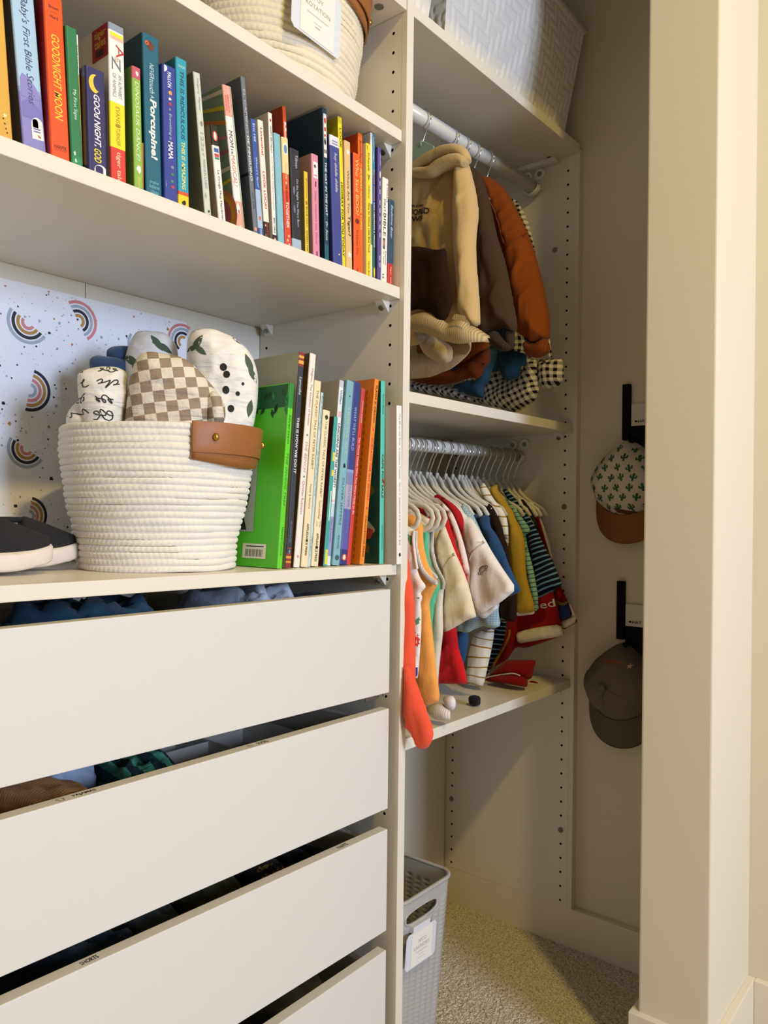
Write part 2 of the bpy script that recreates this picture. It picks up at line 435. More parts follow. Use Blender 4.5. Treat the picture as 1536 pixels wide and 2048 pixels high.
unit2 = thing('hanging_closet_unit', 'white closet unit with two clothes rails between shelves, beside the drawers', 'shelving unit', (.33, 0, 0))
def L2(o):
    o.location.x -= .33; return o
L2(drilled_panel('side_panel', unit2, .643, .0198, .3495, .087, 1.806, ROWS))
b = MB(); b.box(.0177, .6385, .3455, .3490, .02, 1.80); L2(b.build('back_panel', WHITE, unit2))
for zl, zr, th, y0 in ((1.8095, 1.8165, .0195, .0), (1.1780, 1.1826, .0192, .0078), (.6037, .6056, .0192, .0078)):
    s = L2(MB().tilt_box(.0178, .6428, y0, .345, zl, zr, th).build('shelf', WHITE, unit2, bevel=.0009))
    if zl < 1.5:
        peg(s, .6426, .040, zr-th-.0002, -1); peg(s, .6426, .318, zr-th-.0002, -1)
    else:
        MB().cyl((.6203, .065, zr-th+.0001), (.6203, .065, zr-th-.0004), .0046, 12).build('screw_hole', HOLE_SHADE, s)  # flat disc, the hole's darkness painted as its colour
RAIL = mat('#DEDBD4', .3, 'white_rail', coat=.3)
CLIP = mat('#E4E0D8', .4, 'white_plastic')
def rail(y, zl, zr, r, arm):
    o = L2(MB().cyl((.0178, y, zl), (.636, y, zr), r, 32).build('clothes_rail', RAIL, unit2, smooth=True))
    b = MB()                                                         # cradle at the right end
    b.tube([(.628, y+(r+.003)*math.cos(t), zr+(r+.003)*math.sin(t)) for t in [math.radians(a) for a in range(180, 361, 15)]], .0045, 8, flat=2.0, up=(1, 0, 0))
    b.box(.6395, .6428, y-.022, y+.022, zr-.010, zr+r+.020)
    for dy in (-.016, .016): b.cyl((.634, y+dy, zr+r+.013), (.6428, y+dy, zr+r+.013), .0125, 20)
    k = b.build('rail_bracket', CLIP, o, bevel=.0008)
    for dy in (-.016, .016): MB().cyl((.6330, y+dy, zr+r+.013), (.6339, y+dy, zr+r+.013), .0058, 14).build('screw', SCREW, k)
    b = MB(); b.box(.0176, .0215, y-.02, y+.02, zl-.018, zl+r+.02); b.build('rail_bracket', CLIP, o)
    if arm:
        b = MB(); b.box(.620, .6426, .050, .150, zr+r+.027, zr+r+.0385); b.build('rail_arm', CLIP, o, bevel=.003)
    return o
RU = (.112, 1.7215, 1.7435); RL = (.1435, 1.1085, 1.1165)
rail(*RU, .0150, True); rail(*RL, .0126, False)
for y, z in ((.355-.028, .2587), (.028, .2597), (.028, 1.764-.032*24), (.0587, 1.5888)):
    L2(MB().cyl((.6415, y, z), (.643, y, z), .0062, 16).build('screw', SCREW, unit2))

# ------------------------------------------------------------------ padded cloth panels
def resample(P, d, closed=True):
    out = []; n = len(P)
    for i in range(n if closed else n-1):
        a, b = P[i], P[(i+1) % n]; L = math.hypot(b[0]-a[0], b[1]-a[1]); k = max(1, int(round(L/d)))
        for j in range(k): out.append((a[0]+(b[0]-a[0])*j/k, a[1]+(b[1]-a[1])*j/k))
    if not closed: out.append(P[-1])
    return out
def smooth_poly(P, closed=True, it=2):
    """corner-cutting so traced outlines hang in curves"""
    for _ in range(it):
        Q = []; n = len(P)
        rng = range(n) if closed else range(n-1)
        if not closed: Q.append(P[0])
        for i in rng:
            a, b = P[i], P[(i+1) % n]
            Q.append((a[0]*.8+b[0]*.2, a[1]*.8+b[1]*.2)); Q.append((a[0]*.2+b[0]*.8, a[1]*.2+b[1]*.8))
        if not closed: Q.append(P[-1])
        P = Q
    return P
def inside(P, x, y):
    c = False; n = len(P); j = n-1
    for i in range(n):
        if (P[i][1] > y) != (P[j][1] > y) and x < (P[j][0]-P[i][0])*(y-P[i][1])/(P[j][1]-P[i][1])+P[i][0]: c = not c
        j = i
    return c
def panel(name, P, X, half, m, parent, res=.0065, fold=.004, seed=0, fy=26, fz=7, width=None, skew=0.0, smooth_it=1):
    """a hanging piece of cloth: outline P in the (y, z) plane at x = X, padded to a rounded thickness with soft folds"""
    P = smooth_poly(P, it=smooth_it)
    B = resample(P, res)
    A = sum(a[0]*b[1]-b[0]*a[1] for a, b in zip(B, B[1:]+B[:1]))
    if A < 0: B = B[::-1]
    ys = [p[0] for p in B]; zs = [p[1] for p in B]
    pts = [Vector(p) for p in B]; nb = len(B)
    segs = list(zip(B, B[1:]+B[:1]))
    def dist(x, y):
        best = 9
        for (ax, ay), (bx_, by_) in segs:
            dx, dy = bx_-ax, by_-ay; L = dx*dx+dy*dy or 1e-12
            t = max(0, min(1, ((x-ax)*dx+(y-ay)*dy)/L)); q_ = (x-ax-t*dx)**2+(y-ay-t*dy)**2
            if q_ < best: best = q_
        return math.sqrt(best)
    D = [0.0]*nb
    y = min(ys)+res*.5; row = 0
    while y < max(ys):
        z = min(zs)+res*(.5 if row % 2 else .0)
        while z < max(zs):
            if inside(B, y, z):
                d = dist(y, z)
                if d > res*.55: pts.append(Vector((y, z))); D.append(d)
            z += res
        y += res*.87; row += 1
    V, E, F, ov, oe, of = delaunay_2d_cdt(pts, [], [list(range(nb))], 1, 1e-7)
    if len(V) != len(pts): D = [D[o[0]] if o else 0.0 for o in ov]; isb = [bool(o) and o[0] < nb for o in ov]
    else: isb = [i < nb for i in range(len(V))]
    w = width or max(half*1.6, .006)
    b = MB(); idx = []
    for i, p in enumerate(V):
        d = min(D[i]/w, 1); h = half*math.sqrt(max(0, 1-(1-d)**2))
        n1 = noise.noise(((p.x+skew*p.y)*fy+seed*7.1, p.y*fz, seed*3.3)); n2 = noise.noise((p.x*fy*2.3+seed, p.y*fz*2.6, seed+9))
        n3 = 1-abs(noise.noise(((p.x+.6*p.y)*fy*.8+seed*2.2, (p.y-.3*p.x)*fz*1.5, seed*5.1)))*2.2
        k = fold*(n1+.5*n2-.7*max(0, n3)**3)*min(1, D[i]/(w*.9))
        b.v.append((X-h+k, p.x, p.y))
    nV = len(V)
    back = {}
    for i, p in enumerate(V):
        if isb[i]: back[i] = i
        else:
            d = min(D[i]/w, 1); h = half*math.sqrt(max(0, 1-(1-d)**2)); back[i] = len(b.v)
            n1 = noise.noise(((p.x+skew*p.y)*fy+seed*7.1, p.y*fz, seed*3.3))
            b.v.append((X+h+fold*n1*min(1, D[i]/(w*1.2)), p.x, p.y))
    for f in F:
        b.f.append(tuple(f[::-1])); b.m.append(0)
        g = tuple(back[i] for i in f)
        if g != tuple(f): b.f.append(g); b.m.append(0)
    o = b.build(name, m, parent, smooth=True)
    return o
def hash_key(k): return sum((i+1)*ord(c) for i, c in enumerate(k))

# ------------------------------------------------------------------ books
BOOKS = {'A1':(-0.6292,0.0300,0.0231,0.2352,-4.86), 'A2':(-0.5924,0.0340,0.0251,0.2050,-5.81), 'A3':(-0.5686,0.0260,0.0212,0.1755,-3.85), 'A4':(-0.5507,0.0240,0.0134,0.1520,-3.71), 'A5':(-0.5410,0.0340,0.0048,0.1540,-3.20), 'A6':(-0.5264,0.0240,0.0231,0.1199,-2.74), 'A7':(-0.4969,0.0300,0.0201,0.1853,-1.97), 'A8':(-0.4732,0.0260,0.0116,0.1468,-2.34), 'A9':(-0.4655,0.0300,0.0027,0.0646,-1.20), 'A10':(-0.4509,0.0280,0.0224,0.1938,-2.45), 'A11':(-0.4296,0.0240,0.0190,0.1670,-2.18), 'A12':(-0.4114,0.0240,0.0162,0.1836,-2.14), 'A13':(-0.3722,0.0260,0.0103,0.1796,-6.89), 'A14':(-0.3476,0.0280,0.0118,0.1257,-7.71), 'A15':(-0.3144,0.0300,0.0147,0.1874,-8.66), 'A16':(-0.2925,0.0260,0.0073,0.2078,-7.54), 'A17':(-0.2835,0.0260,0.0093,0.1586,-6.21), 'A18':(-0.2717,0.0260,0.0100,0.1621,-5.75), 'A19':(-0.2564,0.0280,0.0070,0.1805,-3.99), 'A20':(-0.2456,0.0260,0.0119,0.1556,-4.27), 'A21':(-0.1988,0.0550,0.0068,0.2198,-4.86), 'A22':(-0.2326,0.0260,0.0128,0.1555,-3.66), 'A23':(-0.2164,0.0250,0.0184,0.1457,-3.15), 'A24':(-0.1911,0.0300,0.0075,0.1252,-2.50), 'A25':(-0.1731,0.0280,0.0142,0.1554,-2.64), 'A26':(-0.1489,0.0300,0.0093,0.2327,-2.55), 'A27':(-0.1298,0.0250,0.0208,0.1959,-3.57), 'A28':(-0.1143,0.0280,0.0089,0.2318,-3.24), 'A29':(-0.1022,0.0270,0.0140,0.2009,-2.48), 'A30':(-0.0714,0.0300,0.0103,0.2265,-1.56), 'A31':(-0.0850,0.0260,0.0154,0.1892,-1.50), 'A32':(-0.0600,0.0240,0.0111,0.2136,-1.22), 'A33':(-0.0513,0.0260,0.0052,0.2352,-1.05), 'A34':(-0.0443,0.0260,0.0052,0.2352,-1.31), 'A35':(-0.0372,0.0215,0.0077,0.2159,-0.84), 'A36':(-0.0252,0.0210,0.0147,0.1725,0.36), 'A37':(-0.0105,0.0200,0.0136,0.1421,0.73), 'B1':(-0.2405,0.0280,0.0094,0.2627,4.36), 'B2':(-0.2218,0.0300,0.0102,0.3107,4.17), 'B3':(-0.2048,0.0300,0.0120,0.3129,5.23), 'B4':(-0.1889,0.0300,0.0141,0.2746,4.93), 'B5':(-0.1780,0.0320,0.0051,0.2595,5.23), 'B6':(-0.1675,0.0300,0.0147,0.2333,5.35), 'B7':(-0.1455,0.0300,0.0083,0.2262,5.12), 'B8':(-0.1348,0.0340,0.0098,0.2843,5.28), 'B9':(-0.1213,0.0300,0.0158,0.2854,5.74), 'B10':(-0.1028,0.0320,0.0164,0.2865,5.58), 'B11':(-0.0884,0.0340,0.0085,0.2795,6.32), 'B12':(-0.0701,0.0220,0.0104,0.2958,6.10), 'B13':(-0.0612,0.0450,0.0053,0.2620,6.00), 'B14':(-0.0244,0.0200,0.0100,0.2937,-0.21), 'B15':(-0.0079,-0.0040,0.0132,0.2540,-1.18)}
SHAPES = {'coral_body':(0.022,[(0.15,0.95),(0.09,0.985),(0.05,0.97),(0.005,0.9186),(0.002,0.9041),(-0.0027,0.8741),(-0.0094,0.8478),(-0.0113,0.8301),(-0.0117,0.8188),(-0.0138,0.7833),(-0.0163,0.7121),(-0.015,0.7)]),
 'coral_flap':(0.014,[(-0,0.7564),(-0.0047,0.7427),(-0.0087,0.7242),(-0.0223,0.7071),(-0.0351,0.682),(-0.047,0.6571),(-0.0559,0.6377),(-0.0592,0.6279),(-0.0562,0.6169),(-0.0485,0.6032),(-0.0349,0.5984),(-0.0254,0.5992),(-0.0193,0.6104),(-0.014,0.6194),(-0.0065,0.624),(-0.0004,0.6276)]),
 'print_body':(0.050,[(0.15,0.93),(0.092,0.985),(0.0078,0.9475),(0.0101,0.9406),(0.0104,0.9291),(0.005,0.8836),(-0.003,0.8681),(-0.0151,0.8564),(-0.0096,0.8492),(-0.0033,0.8442),(-0.0077,0.8366),(-0.0036,0.8272),(-0.0061,0.8134),(-0.0058,0.7793),(-0.0027,0.7303),(0.0013,0.6944)]),
 'orange_body':(0.090,[(0.15,0.93),(0.092,0.985),(0.0235,0.968),(0.0206,0.9221),(0.0122,0.893),(0.0004,0.8726),(-0.0125,0.8594),(-0.0028,0.8448),(0.0069,0.8242),(0.005,0.8051),(-0.0022,0.7621),(-0.0099,0.707),(-0.0184,0.6605),(-0.0015,0.6515),(0.0154,0.6459)]),
 'green_body':(0.113,[(0.15,0.93),(0.092,0.985),(0.0253,0.9513),(0.0274,0.9153),(0.0251,0.8915),(0.0138,0.8658),(-0.0004,0.8519),(0.0075,0.833),(0.0144,0.8087),(0.0132,0.8086),(0.0168,0.7841),(0.0156,0.7574),(0.0145,0.732)]),
 'grey_body':(0.132,[(0.15,0.93),(0.092,0.985),(0.0284,0.9463),(0.0295,0.9147),(0.0217,0.8861),(0.003,0.8595),(0.0064,0.8425),(0.0082,0.8135),(0.0062,0.7716),(0.0107,0.7364),(0.0156,0.6933),(0.0158,0.6546)]),
 'grey_trim':(0.132,[(0.0284,0.9463),(0.0319,0.9268),(0.0324,0.9146),(0.0277,0.8966),(0.0216,0.8812),(0.0126,0.8697),(0.0044,0.8582),(0.0057,0.8449)]),
 'orange_trim':(0.085,[(0.032,0.9466),(0.0323,0.9218),(0.0246,0.895),(0.0156,0.8778),(0.0011,0.8658),(-0.0146,0.8587)]),
 'orange_trim2':(0.094,[(0.0305,0.9466),(0.0272,0.9218),(0.0195,0.8949),(0.0091,0.8778),(-0.0068,0.8658)]),
 'print_trim':(0.050,[(0.0088,0.9475),(0.0105,0.9348),(0.0084,0.9177),(0.0053,0.9007),(0.0015,0.8838)]),
 'cuff_a':(0.132,[(0.0433,0.6294),(0.0267,0.6412),(0.0094,0.6453),(-0.0031,0.6397),(-0.0109,0.632),(-0.0111,0.6181),(0.0028,0.6146),(0.0215,0.613),(0.0343,0.6179)]),
 'cuff_b':(0.128,[(0.0068,0.6554),(-0.0147,0.6613),(-0.0217,0.6536),(-0.0211,0.6421),(-0.0151,0.6335),(0.0003,0.6386)]),
 'beige_sleeve':(0.150,[(0.0322,0.9436),(0.0205,0.9585),(0.0083,0.932),(-0.0036,0.9083),(-0.0213,0.8767),(-0.033,0.85),(-0.0417,0.8221),(-0.0487,0.7991),(-0.0489,0.7988),(-0.0287,0.7911),(-0.0044,0.7759),(0.0173,0.7643),(0.0218,0.77),(0.0205,0.7917),(0.0205,0.8049),(0.0188,0.8416),(0.0253,0.8778),(0.0375,0.9017),(0.0401,0.9262)]),
 'beige_seam':(0.134,[(0.0164,0.8802),(0.0085,0.8914),(-0.0001,0.9014),(-0.0129,0.9079)]),
 'red_body':(0.172,[(0.15,0.99),(0.1,1),(0.036,0.983),(0.0298,0.9707),(0.0143,0.9265),(-0.0038,0.8844),(-0.0165,0.8571),(-0.0103,0.836),(0.0169,0.7899),(0.0079,0.7723),(0.0035,0.7361),(-0.0094,0.7063),(-0.0189,0.6656)]),
 'red_hem':(0.172,[(0.0407,0.6617),(0.0151,0.6633),(-0.0085,0.6634),(-0.0189,0.6656),(-0.0008,0.6567),(0.0149,0.6497),(0.0244,0.6453),(0.038,0.6432)]),
 'pink_sleeve':(0.190,[(0.0751,1.004),(0.0688,1.006),(0.0611,1.005),(0.0486,0.9958),(0.0302,0.9795),(0.0195,0.9609),(0.0087,0.9363),(-0.0005,0.9106),(-0.0105,0.8729),(-0.009,0.8433),(-0.0012,0.8588),(0.0111,0.8977),(0.0236,0.9384),(0.0361,0.9682),(0.0485,0.9844)]),
 'red2_sleeve':(0.207,[(0.0857,1.008),(0.0755,1.014),(0.0543,1.004),(0.0358,0.9936),(0.0205,0.9785),(0.0148,0.9635),(0.0156,0.9484),(0.0171,0.9295),(0.0276,0.9507),(0.0386,0.9758),(0.0604,0.9961)]),
 'car_sleeve':(0.250,[(0.1032,1.008),(0.0968,1.011),(0.0806,1.004),(0.0552,0.989),(0.0332,0.9684),(0.0303,0.9714),(0.018,0.9583),(-0.0012,0.9324),(-0.0184,0.9069),(-0.042,0.8763),(-0.0711,0.8419),(-0.0428,0.8184),(-0.0181,0.8027),(-0.0031,0.7913),(0.0157,0.7893),(0.0228,0.8051),(0.0301,0.8267),(0.0391,0.8482),(0.0351,0.8855),(0.0434,0.9241),(0.0563,0.9564),(0.0804,0.9889)]),
 'car_under':(0.256,[(0.0232,0.8046),(0.0006,0.7933),(-0.0319,0.8149),(-0.0332,0.8064),(-0.0147,0.7903),(0.0004,0.7794),(0.0186,0.788)]),
 'car_seam':(0.236,[(0.0245,0.8895),(0.0169,0.903),(0.0051,0.9151),(-0.0091,0.9278)]),
 'car_print':(0.250,[(-0.0046,0.8729)]),
 'waffle_top':(0.280,[(0.0735,0.9921),(0.064,0.9981),(0.0568,0.9901),(0.0402,0.9737),(0.0263,0.9491),(0.0031,0.9051),(0.006,0.8634),(0.0416,0.9066),(0.0603,0.9667)]),
 'waffle_hem':(0.280,[(-0.0179,0.8082),(-0.0167,0.7928),(-0.022,0.7673),(-0.0097,0.7618),(-0.0008,0.7602),(0.0154,0.7632),(0.0354,0.755),(0.051,0.7458),(0.0689,0.7468),(0.0804,0.7507),(0.0768,0.7718),(0.0323,0.7994)]),
 'blue_sleeve':(0.345,[(0.0736,0.9667),(0.0691,0.9738),(0.0444,0.9748),(0.0429,0.953),(0.025,0.9332),(0.0105,0.9059),(-0.0004,0.8788),(-0.0146,0.8536),(-0.0283,0.831),(-0.0235,0.8253),(-0.0081,0.8189),(0.0023,0.8143),(0.0183,0.8285),(0.0405,0.8814),(0.065,0.9432)]),
 'blue_low':(0.345,[(0.1236,0.7326),(0.0929,0.7391),(0.0907,0.7195),(0.0943,0.6959),(0.1018,0.6667),(0.1108,0.6706),(0.1232,0.7025)]),
 'brown_sleeve':(0.385,[(0.0925,0.9957),(0.0831,0.9981),(0.0663,0.9982),(0.055,0.983),(0.0418,0.9576),(0.0342,0.9324),(0.0245,0.9121),(0.0152,0.859),(0.0079,0.8422),(0.0031,0.819),(0.0033,0.7658),(0.0048,0.7765),(0.0052,0.7634),(0.0209,0.76),(0.036,0.7654),(0.0446,0.7663),(0.0504,0.7757),(0.0437,0.824),(0.0518,0.8872),(0.0654,0.9348)]),
 'stripe_sleeve':(0.410,[(0.1106,1.031),(0.1059,1.039),(0.0992,1.044),(0.0895,1.031),(0.0817,1.019),(0.0711,1.005),(0.0532,0.9881),(0.04,0.964),(0.037,0.9079),(0.0487,0.9284),(0.0602,0.9573),(0.0795,0.9961),(0.0948,1.001)]),
 'stripe_leg':(0.410,[(0.1185,0.7294),(0.0698,0.7395),(0.07,0.7243),(0.0751,0.6965),(0.0825,0.665),(0.09,0.6333),(0.0955,0.613),(0.1196,0.613),(0.132,0.613),(0.137,0.6302),(0.1331,0.6758),(0.1253,0.7045)]),
 'mustard_sleeve':(0.445,[(0.106,1.03),(0.1012,1.037),(0.0868,1.041),(0.0847,1.027),(0.0663,1.005),(0.0492,0.9853),(0.0415,0.9673),(0.0284,0.948),(0.0199,0.9254),(0.0162,0.8542),(0.0068,0.8225),(-0.004,0.7911),(-0.0037,0.7766),(0.038,0.7688),(0.0368,0.8139),(0.0494,0.854),(0.0567,0.9177),(0.0602,0.9638),(0.0814,0.9917),(0.101,1.018)]),
 'mustard_cuff':(0.446,[(0.0392,0.7727),(0.0194,0.7745),(-0.0035,0.7789),(-0.0032,0.7723),(0.0157,0.7683),(0.0321,0.7649),(0.0395,0.7662)]),
 'mustard_hem':(0.444,[(0.0365,0.7895),(-0.0043,0.7929),(-0.0045,0.7894),(0.0365,0.7859)]),
 'teal_sleeve':(0.475,[(0.0897,1.018),(0.0761,1.007),(0.0492,0.9773),(0.0302,0.956),(0.0233,0.9446),(0.0291,0.9362),(0.0346,0.9352),(0.0296,0.9081),(0.022,0.8853),(0.0143,0.8594),(0.0085,0.8318),(0.0032,0.8044),(0.0033,0.7798),(0.0096,0.7736),(0.0134,0.7872),(0.0326,0.8517),(0.041,0.9259),(0.0604,0.9705)]),
 'navy_sleeve':(0.520,[(0.1192,1.031),(0.1173,1.038),(0.1063,1.031),(0.0864,1.014),(0.0667,0.9911),(0.0435,0.9641),(0.0281,0.9373),(0.0091,0.9026),(-0.0077,0.8767),(-0.0189,0.8524),(-0.0314,0.828),(-0.0031,0.8131),(0.0263,0.7963),(0.0339,0.802),(0.0383,0.8558),(0.0483,0.8995),(0.0583,0.9332),(0.0547,0.9503),(0.0704,0.9757),(0.102,1.007)]),
 'navy_low':(0.520,[(0.119,0.7428),(0.1028,0.7398),(0.1091,0.7003),(0.1222,0.6679),(0.1387,0.6404),(0.1528,0.6137),(0.1571,0.6195),(0.1517,0.6589),(0.1355,0.7156)]),
 'white_sleeve':(0.548,[(0.1032,1.013),(0.0923,1.017),(0.0783,0.9949),(0.0634,0.9708),(0.0506,0.9434),(0.0622,0.95),(0.082,0.9775)]),
 'black_sleeve':(0.560,[(0.097,1.009),(0.092,1.012),(0.0861,1.01),(0.0692,0.9899),(0.0572,0.9639),(0.0454,0.9399),(0.0569,0.9431),(0.0768,0.9759)]),
 'jersey1':(0.575,[(0.16,0.93),(0.1,0.95),(0.0851,0.9847),(0.065,0.9498),(0.0486,0.8457),(0.0263,0.8073),(0.0183,0.8043),(0.0113,0.7887),(0.0045,0.7589),(-0,0.738),(-0.009,0.7157),(0.0074,0.7083),(0.0348,0.6966),(0.0648,0.6838),(0.0872,0.6751),(0.1101,0.6752),(0.1205,0.6628),(0.1308,0.6448),(0.1715,0.6188),(0.1867,0.613),(0.1848,0.6189),(0.1549,0.6813),(0.1382,0.7187)]),
 'jersey1_band':(0.566,[(0.1054,0.7082),(0.0828,0.7179),(0.0425,0.7293),(-0.0044,0.7397),(-0.0137,0.7169),(0.0029,0.7105),(0.0322,0.7034),(0.0621,0.695),(0.0999,0.6852)]),
 'jersey1_band_in':(0.582,[(0.0717,0.6926),(0.0404,0.7006),(0.007,0.7115),(0.0108,0.7066),(0.0384,0.6945),(0.0681,0.682)]),
 'jersey1_pipe':(0.564,[(0.1222,0.7141),(0.1231,0.701),(0.1355,0.6736),(0.1502,0.6513),(0.1693,0.6207)]),
 'jersey_text':(0.566,[(0.0619,0.76),(0.0105,0.7735),(0.0156,0.7945)]),
 'jersey2':(0.605,[(0.1036,1.001),(0.0957,1.008),(0.0856,1.003),(0.0776,0.994),(0.0644,0.9692),(0.0452,0.9148),(0.0351,0.8729),(0.0211,0.8281),(-0.0021,0.7846),(-0.0024,0.7838),(-0.0162,0.7598),(-0.0264,0.7428),(-0.0088,0.7321),(0.009,0.7204),(0.0157,0.737),(0.0251,0.7725),(0.0355,0.8082),(0.0502,0.8439),(0.0606,0.8965),(0.075,0.9459),(0.0954,0.9877)]),
 'jersey2_white':(0.592,[(0.0766,0.9947),(0.0666,0.985),(0.0546,0.957),(0.0386,0.9153),(0.0279,0.8738),(0.0373,0.8873),(0.0463,0.915),(0.0625,0.9639)]),
 'jersey2_collar':(0.592,[(0.0965,1.001),(0.0887,1.008),(0.0787,1.003),(0.0766,0.9947),(0.0825,0.9935),(0.0884,0.9876)]),
 'jersey2_cuff':(0.594,[(0.0104,0.7422),(-0.0003,0.7459),(-0.0196,0.7558),(-0.0076,0.7852),(-0.0165,0.7743),(-0.0302,0.7452),(0.0037,0.7239)]),
 'jersey2_blue':(0.593,[(0.0191,0.7713),(-0.0023,0.7884),(-0.0191,0.7567),(0.0089,0.7433)]),
 'jersey2_red':(0.592,[(0.027,0.8097),(0.0102,0.8109),(0.0071,0.8003),(0.0129,0.7909),(0.0198,0.7867)]),
 'shorts_back':(0.500,[(0.0939,0.658),(0.0657,0.6624),(0.0216,0.6672),(0.0205,0.6604),(0.0252,0.6493),(0.0279,0.6281),(0.0453,0.6186),(0.0852,0.6164),(0.1263,0.6142),(0.1368,0.6181),(0.1162,0.6389)]),
 'shorts_front':(0.470,[(0.1288,0.6131),(0.1186,0.6226),(0.0921,0.6307),(0.0603,0.6386),(0.0407,0.6361),(0.029,0.6326),(0.0222,0.6216),(0.0258,0.613),(0.048,0.613),(0.0916,0.613),(0.1285,0.613)]),
 'shorts_tail':(0.520,[(0.0482,0.613),(0.0404,0.6179),(0.0267,0.6164),(0.0237,0.613),(0.0286,0.613),(0.0462,0.613)]),
 'shorts_pipe':(0.462,[(0.1178,0.6222),(0.0874,0.6317),(0.0558,0.6401),(0.044,0.6395),(0.0363,0.6376)]),
 'shorts_pipe2':(0.462,[(0.0741,0.613),(0.0632,0.613),(0.0475,0.613),(0.032,0.613)]),
 'sock_piece':(0.330,[(0.1176,0.613),(0.0946,0.6143),(0.0753,0.6144),(0.0606,0.613),(0.0604,0.613),(0.0802,0.613),(0.0995,0.613),(0.1139,0.613)]),
 'hoodie_body':(0.215,[(0.3,1.6),(0.27,1.665),(0.131,1.648),(0.0978,1.657),(0.0725,1.661),(0.0441,1.655),(0.0301,1.641),(0.0212,1.624),(0.0123,1.596),(0.0068,1.566),(0.003,1.536),(0.0073,1.479),(0.0067,1.436),(0.0044,1.393),(0.0053,1.335),(0.029,1.319),(0.0641,1.32),(0.16,1.3),(0.28,1.3)]),
 'hoodie_sleeve':(0.175,[(0.0171,1.627),(0.0036,1.619),(-0.0049,1.603),(-0.0171,1.558),(-0.0248,1.517),(-0.0184,1.463),(-0.0213,1.42),(-0.0269,1.364),(-0.0309,1.308),(-0.0139,1.313),(-0.0038,1.326),(0.0114,1.337),(0.0138,1.385),(0.0232,1.454),(0.0259,1.529),(0.0234,1.591)]),
 'hoodie_pocket':(0.170,[(0.1321,1.477),(0.1173,1.475),(0.0809,1.467),(0.0455,1.453),(0.0249,1.453),(0.0228,1.425),(0.0172,1.39),(0.0062,1.368),(0.0099,1.349),(0.0191,1.328),(0.0315,1.319),(0.0402,1.322),(0.0507,1.334),(0.0792,1.353),(0.1154,1.352),(0.1302,1.351)]),
 'hoodie_band_u':(0.150,[(0.1221,1.342),(0.1002,1.345),(0.0646,1.347),(0.0367,1.329),(0.0195,1.313),(0.0055,1.319),(-0.0103,1.321),(-0.0219,1.307),(-0.0333,1.303),(-0.0462,1.29)]),
 'hoodie_band_l':(0.150,[(0.1218,1.319),(0.0997,1.313),(0.0711,1.306),(0.0465,1.297),(0.019,1.284),(-0.0044,1.276),(-0.0175,1.274),(-0.0337,1.275),(-0.0432,1.276),(-0.0499,1.278)]),
 'hoodie_far_l':(0.255,[(0.0162,1.306),(0.0233,1.294),(0.0337,1.288),(0.0582,1.27),(0.0833,1.257),(0.1054,1.253),(0.1278,1.247),(0.1546,1.247),(0.1801,1.248),(0.2021,1.25)]),
 'hoodie_lining':(0.200,[(0.1302,1.33),(0.1005,1.32),(0.0535,1.297),(0.0386,1.282),(0.0418,1.26),(0.0529,1.255),(0.0707,1.259),(0.1035,1.278),(0.1186,1.301)]),
 'hoodie_cuff':(0.135,[(-0.0046,1.322),(-0.0088,1.326),(-0.0315,1.318),(-0.0327,1.307),(-0.0204,1.312),(-0.0014,1.317)]),
 'hood_fold1':(0.170,[(0.1157,1.621),(0.0832,1.629),(0.0481,1.634),(0.0138,1.629),(-0.0013,1.619),(-0.0098,1.602)]),
 'hood_fold2':(0.165,[(0.11,1.613),(0.065,1.601),(0.0442,1.608),(0.0203,1.61),(0.0002,1.607),(-0.0082,1.598)]),
 'hoodie_text':(0.170,[(0.1236,1.53),(0.0799,1.521),(0.0803,1.552)]),
 'dark_sleeve':(0.305,[(0.0838,1.672),(0.0672,1.664),(0.0506,1.646),(0.034,1.602),(0.0154,1.524),(-0.0062,1.463),(-0.0242,1.385),(-0.034,1.336),(-0.0301,1.321),(-0.0079,1.334),(0.0093,1.333),(0.0268,1.326),(0.0445,1.324),(0.0508,1.391),(0.0575,1.484),(0.0569,1.577),(0.0666,1.622)]),
 'dark_cuff1':(0.295,[(0.0365,1.323),(0.0033,1.33),(-0.0106,1.31),(-0.0335,1.291),(-0.0245,1.286),(-0.0109,1.286),(0.0063,1.295),(0.0239,1.309)]),
 'dark_cuff2':(0.310,[(-0.0016,1.329),(-0.0203,1.336),(-0.0282,1.326),(-0.0275,1.302),(-0.0226,1.291),(-0.0107,1.291)]),
 'rust_sleeve':(0.400,[(0.1086,1.685),(0.1009,1.687),(0.0818,1.678),(0.0516,1.65),(0.0255,1.605),(-0.0038,1.545),(-0.0219,1.494),(-0.04,1.428),(-0.0538,1.364),(-0.0532,1.324),(-0.0413,1.322),(-0.0172,1.316),(-0.0065,1.33),(0.0186,1.346),(0.0262,1.376),(0.0532,1.493),(0.0728,1.565),(0.0927,1.641)]),
 'rust_cuff':(0.395,[(-0.0199,1.318),(-0.0524,1.328),(-0.0612,1.298),(-0.0477,1.291),(-0.0341,1.288),(-0.0062,1.294),(0.004,1.321),(-0.0093,1.329)]),
 'rust_seam1':(0.381,[(0.0791,1.635),(0.0619,1.602),(0.0467,1.566),(0.0345,1.522)]),
 'rust_seam2':(0.381,[(0.0424,1.514),(0.0173,1.525),(-0.0125,1.538)]),
 'rust2_hem':(0.350,[(0.131,1.275),(0.0996,1.292),(0.069,1.306),(0.0489,1.312),(0.0512,1.295),(0.056,1.278),(0.0635,1.275),(0.0771,1.25),(0.0939,1.256),(0.1253,1.25),(0.1521,1.248),(0.1934,1.25),(0.2362,1.26),(0.2538,1.268),(0.2365,1.277)]),
 'rust2_seam':(0.340,[(0.119,1.273),(0.093,1.281),(0.0675,1.284),(0.0548,1.276)]),
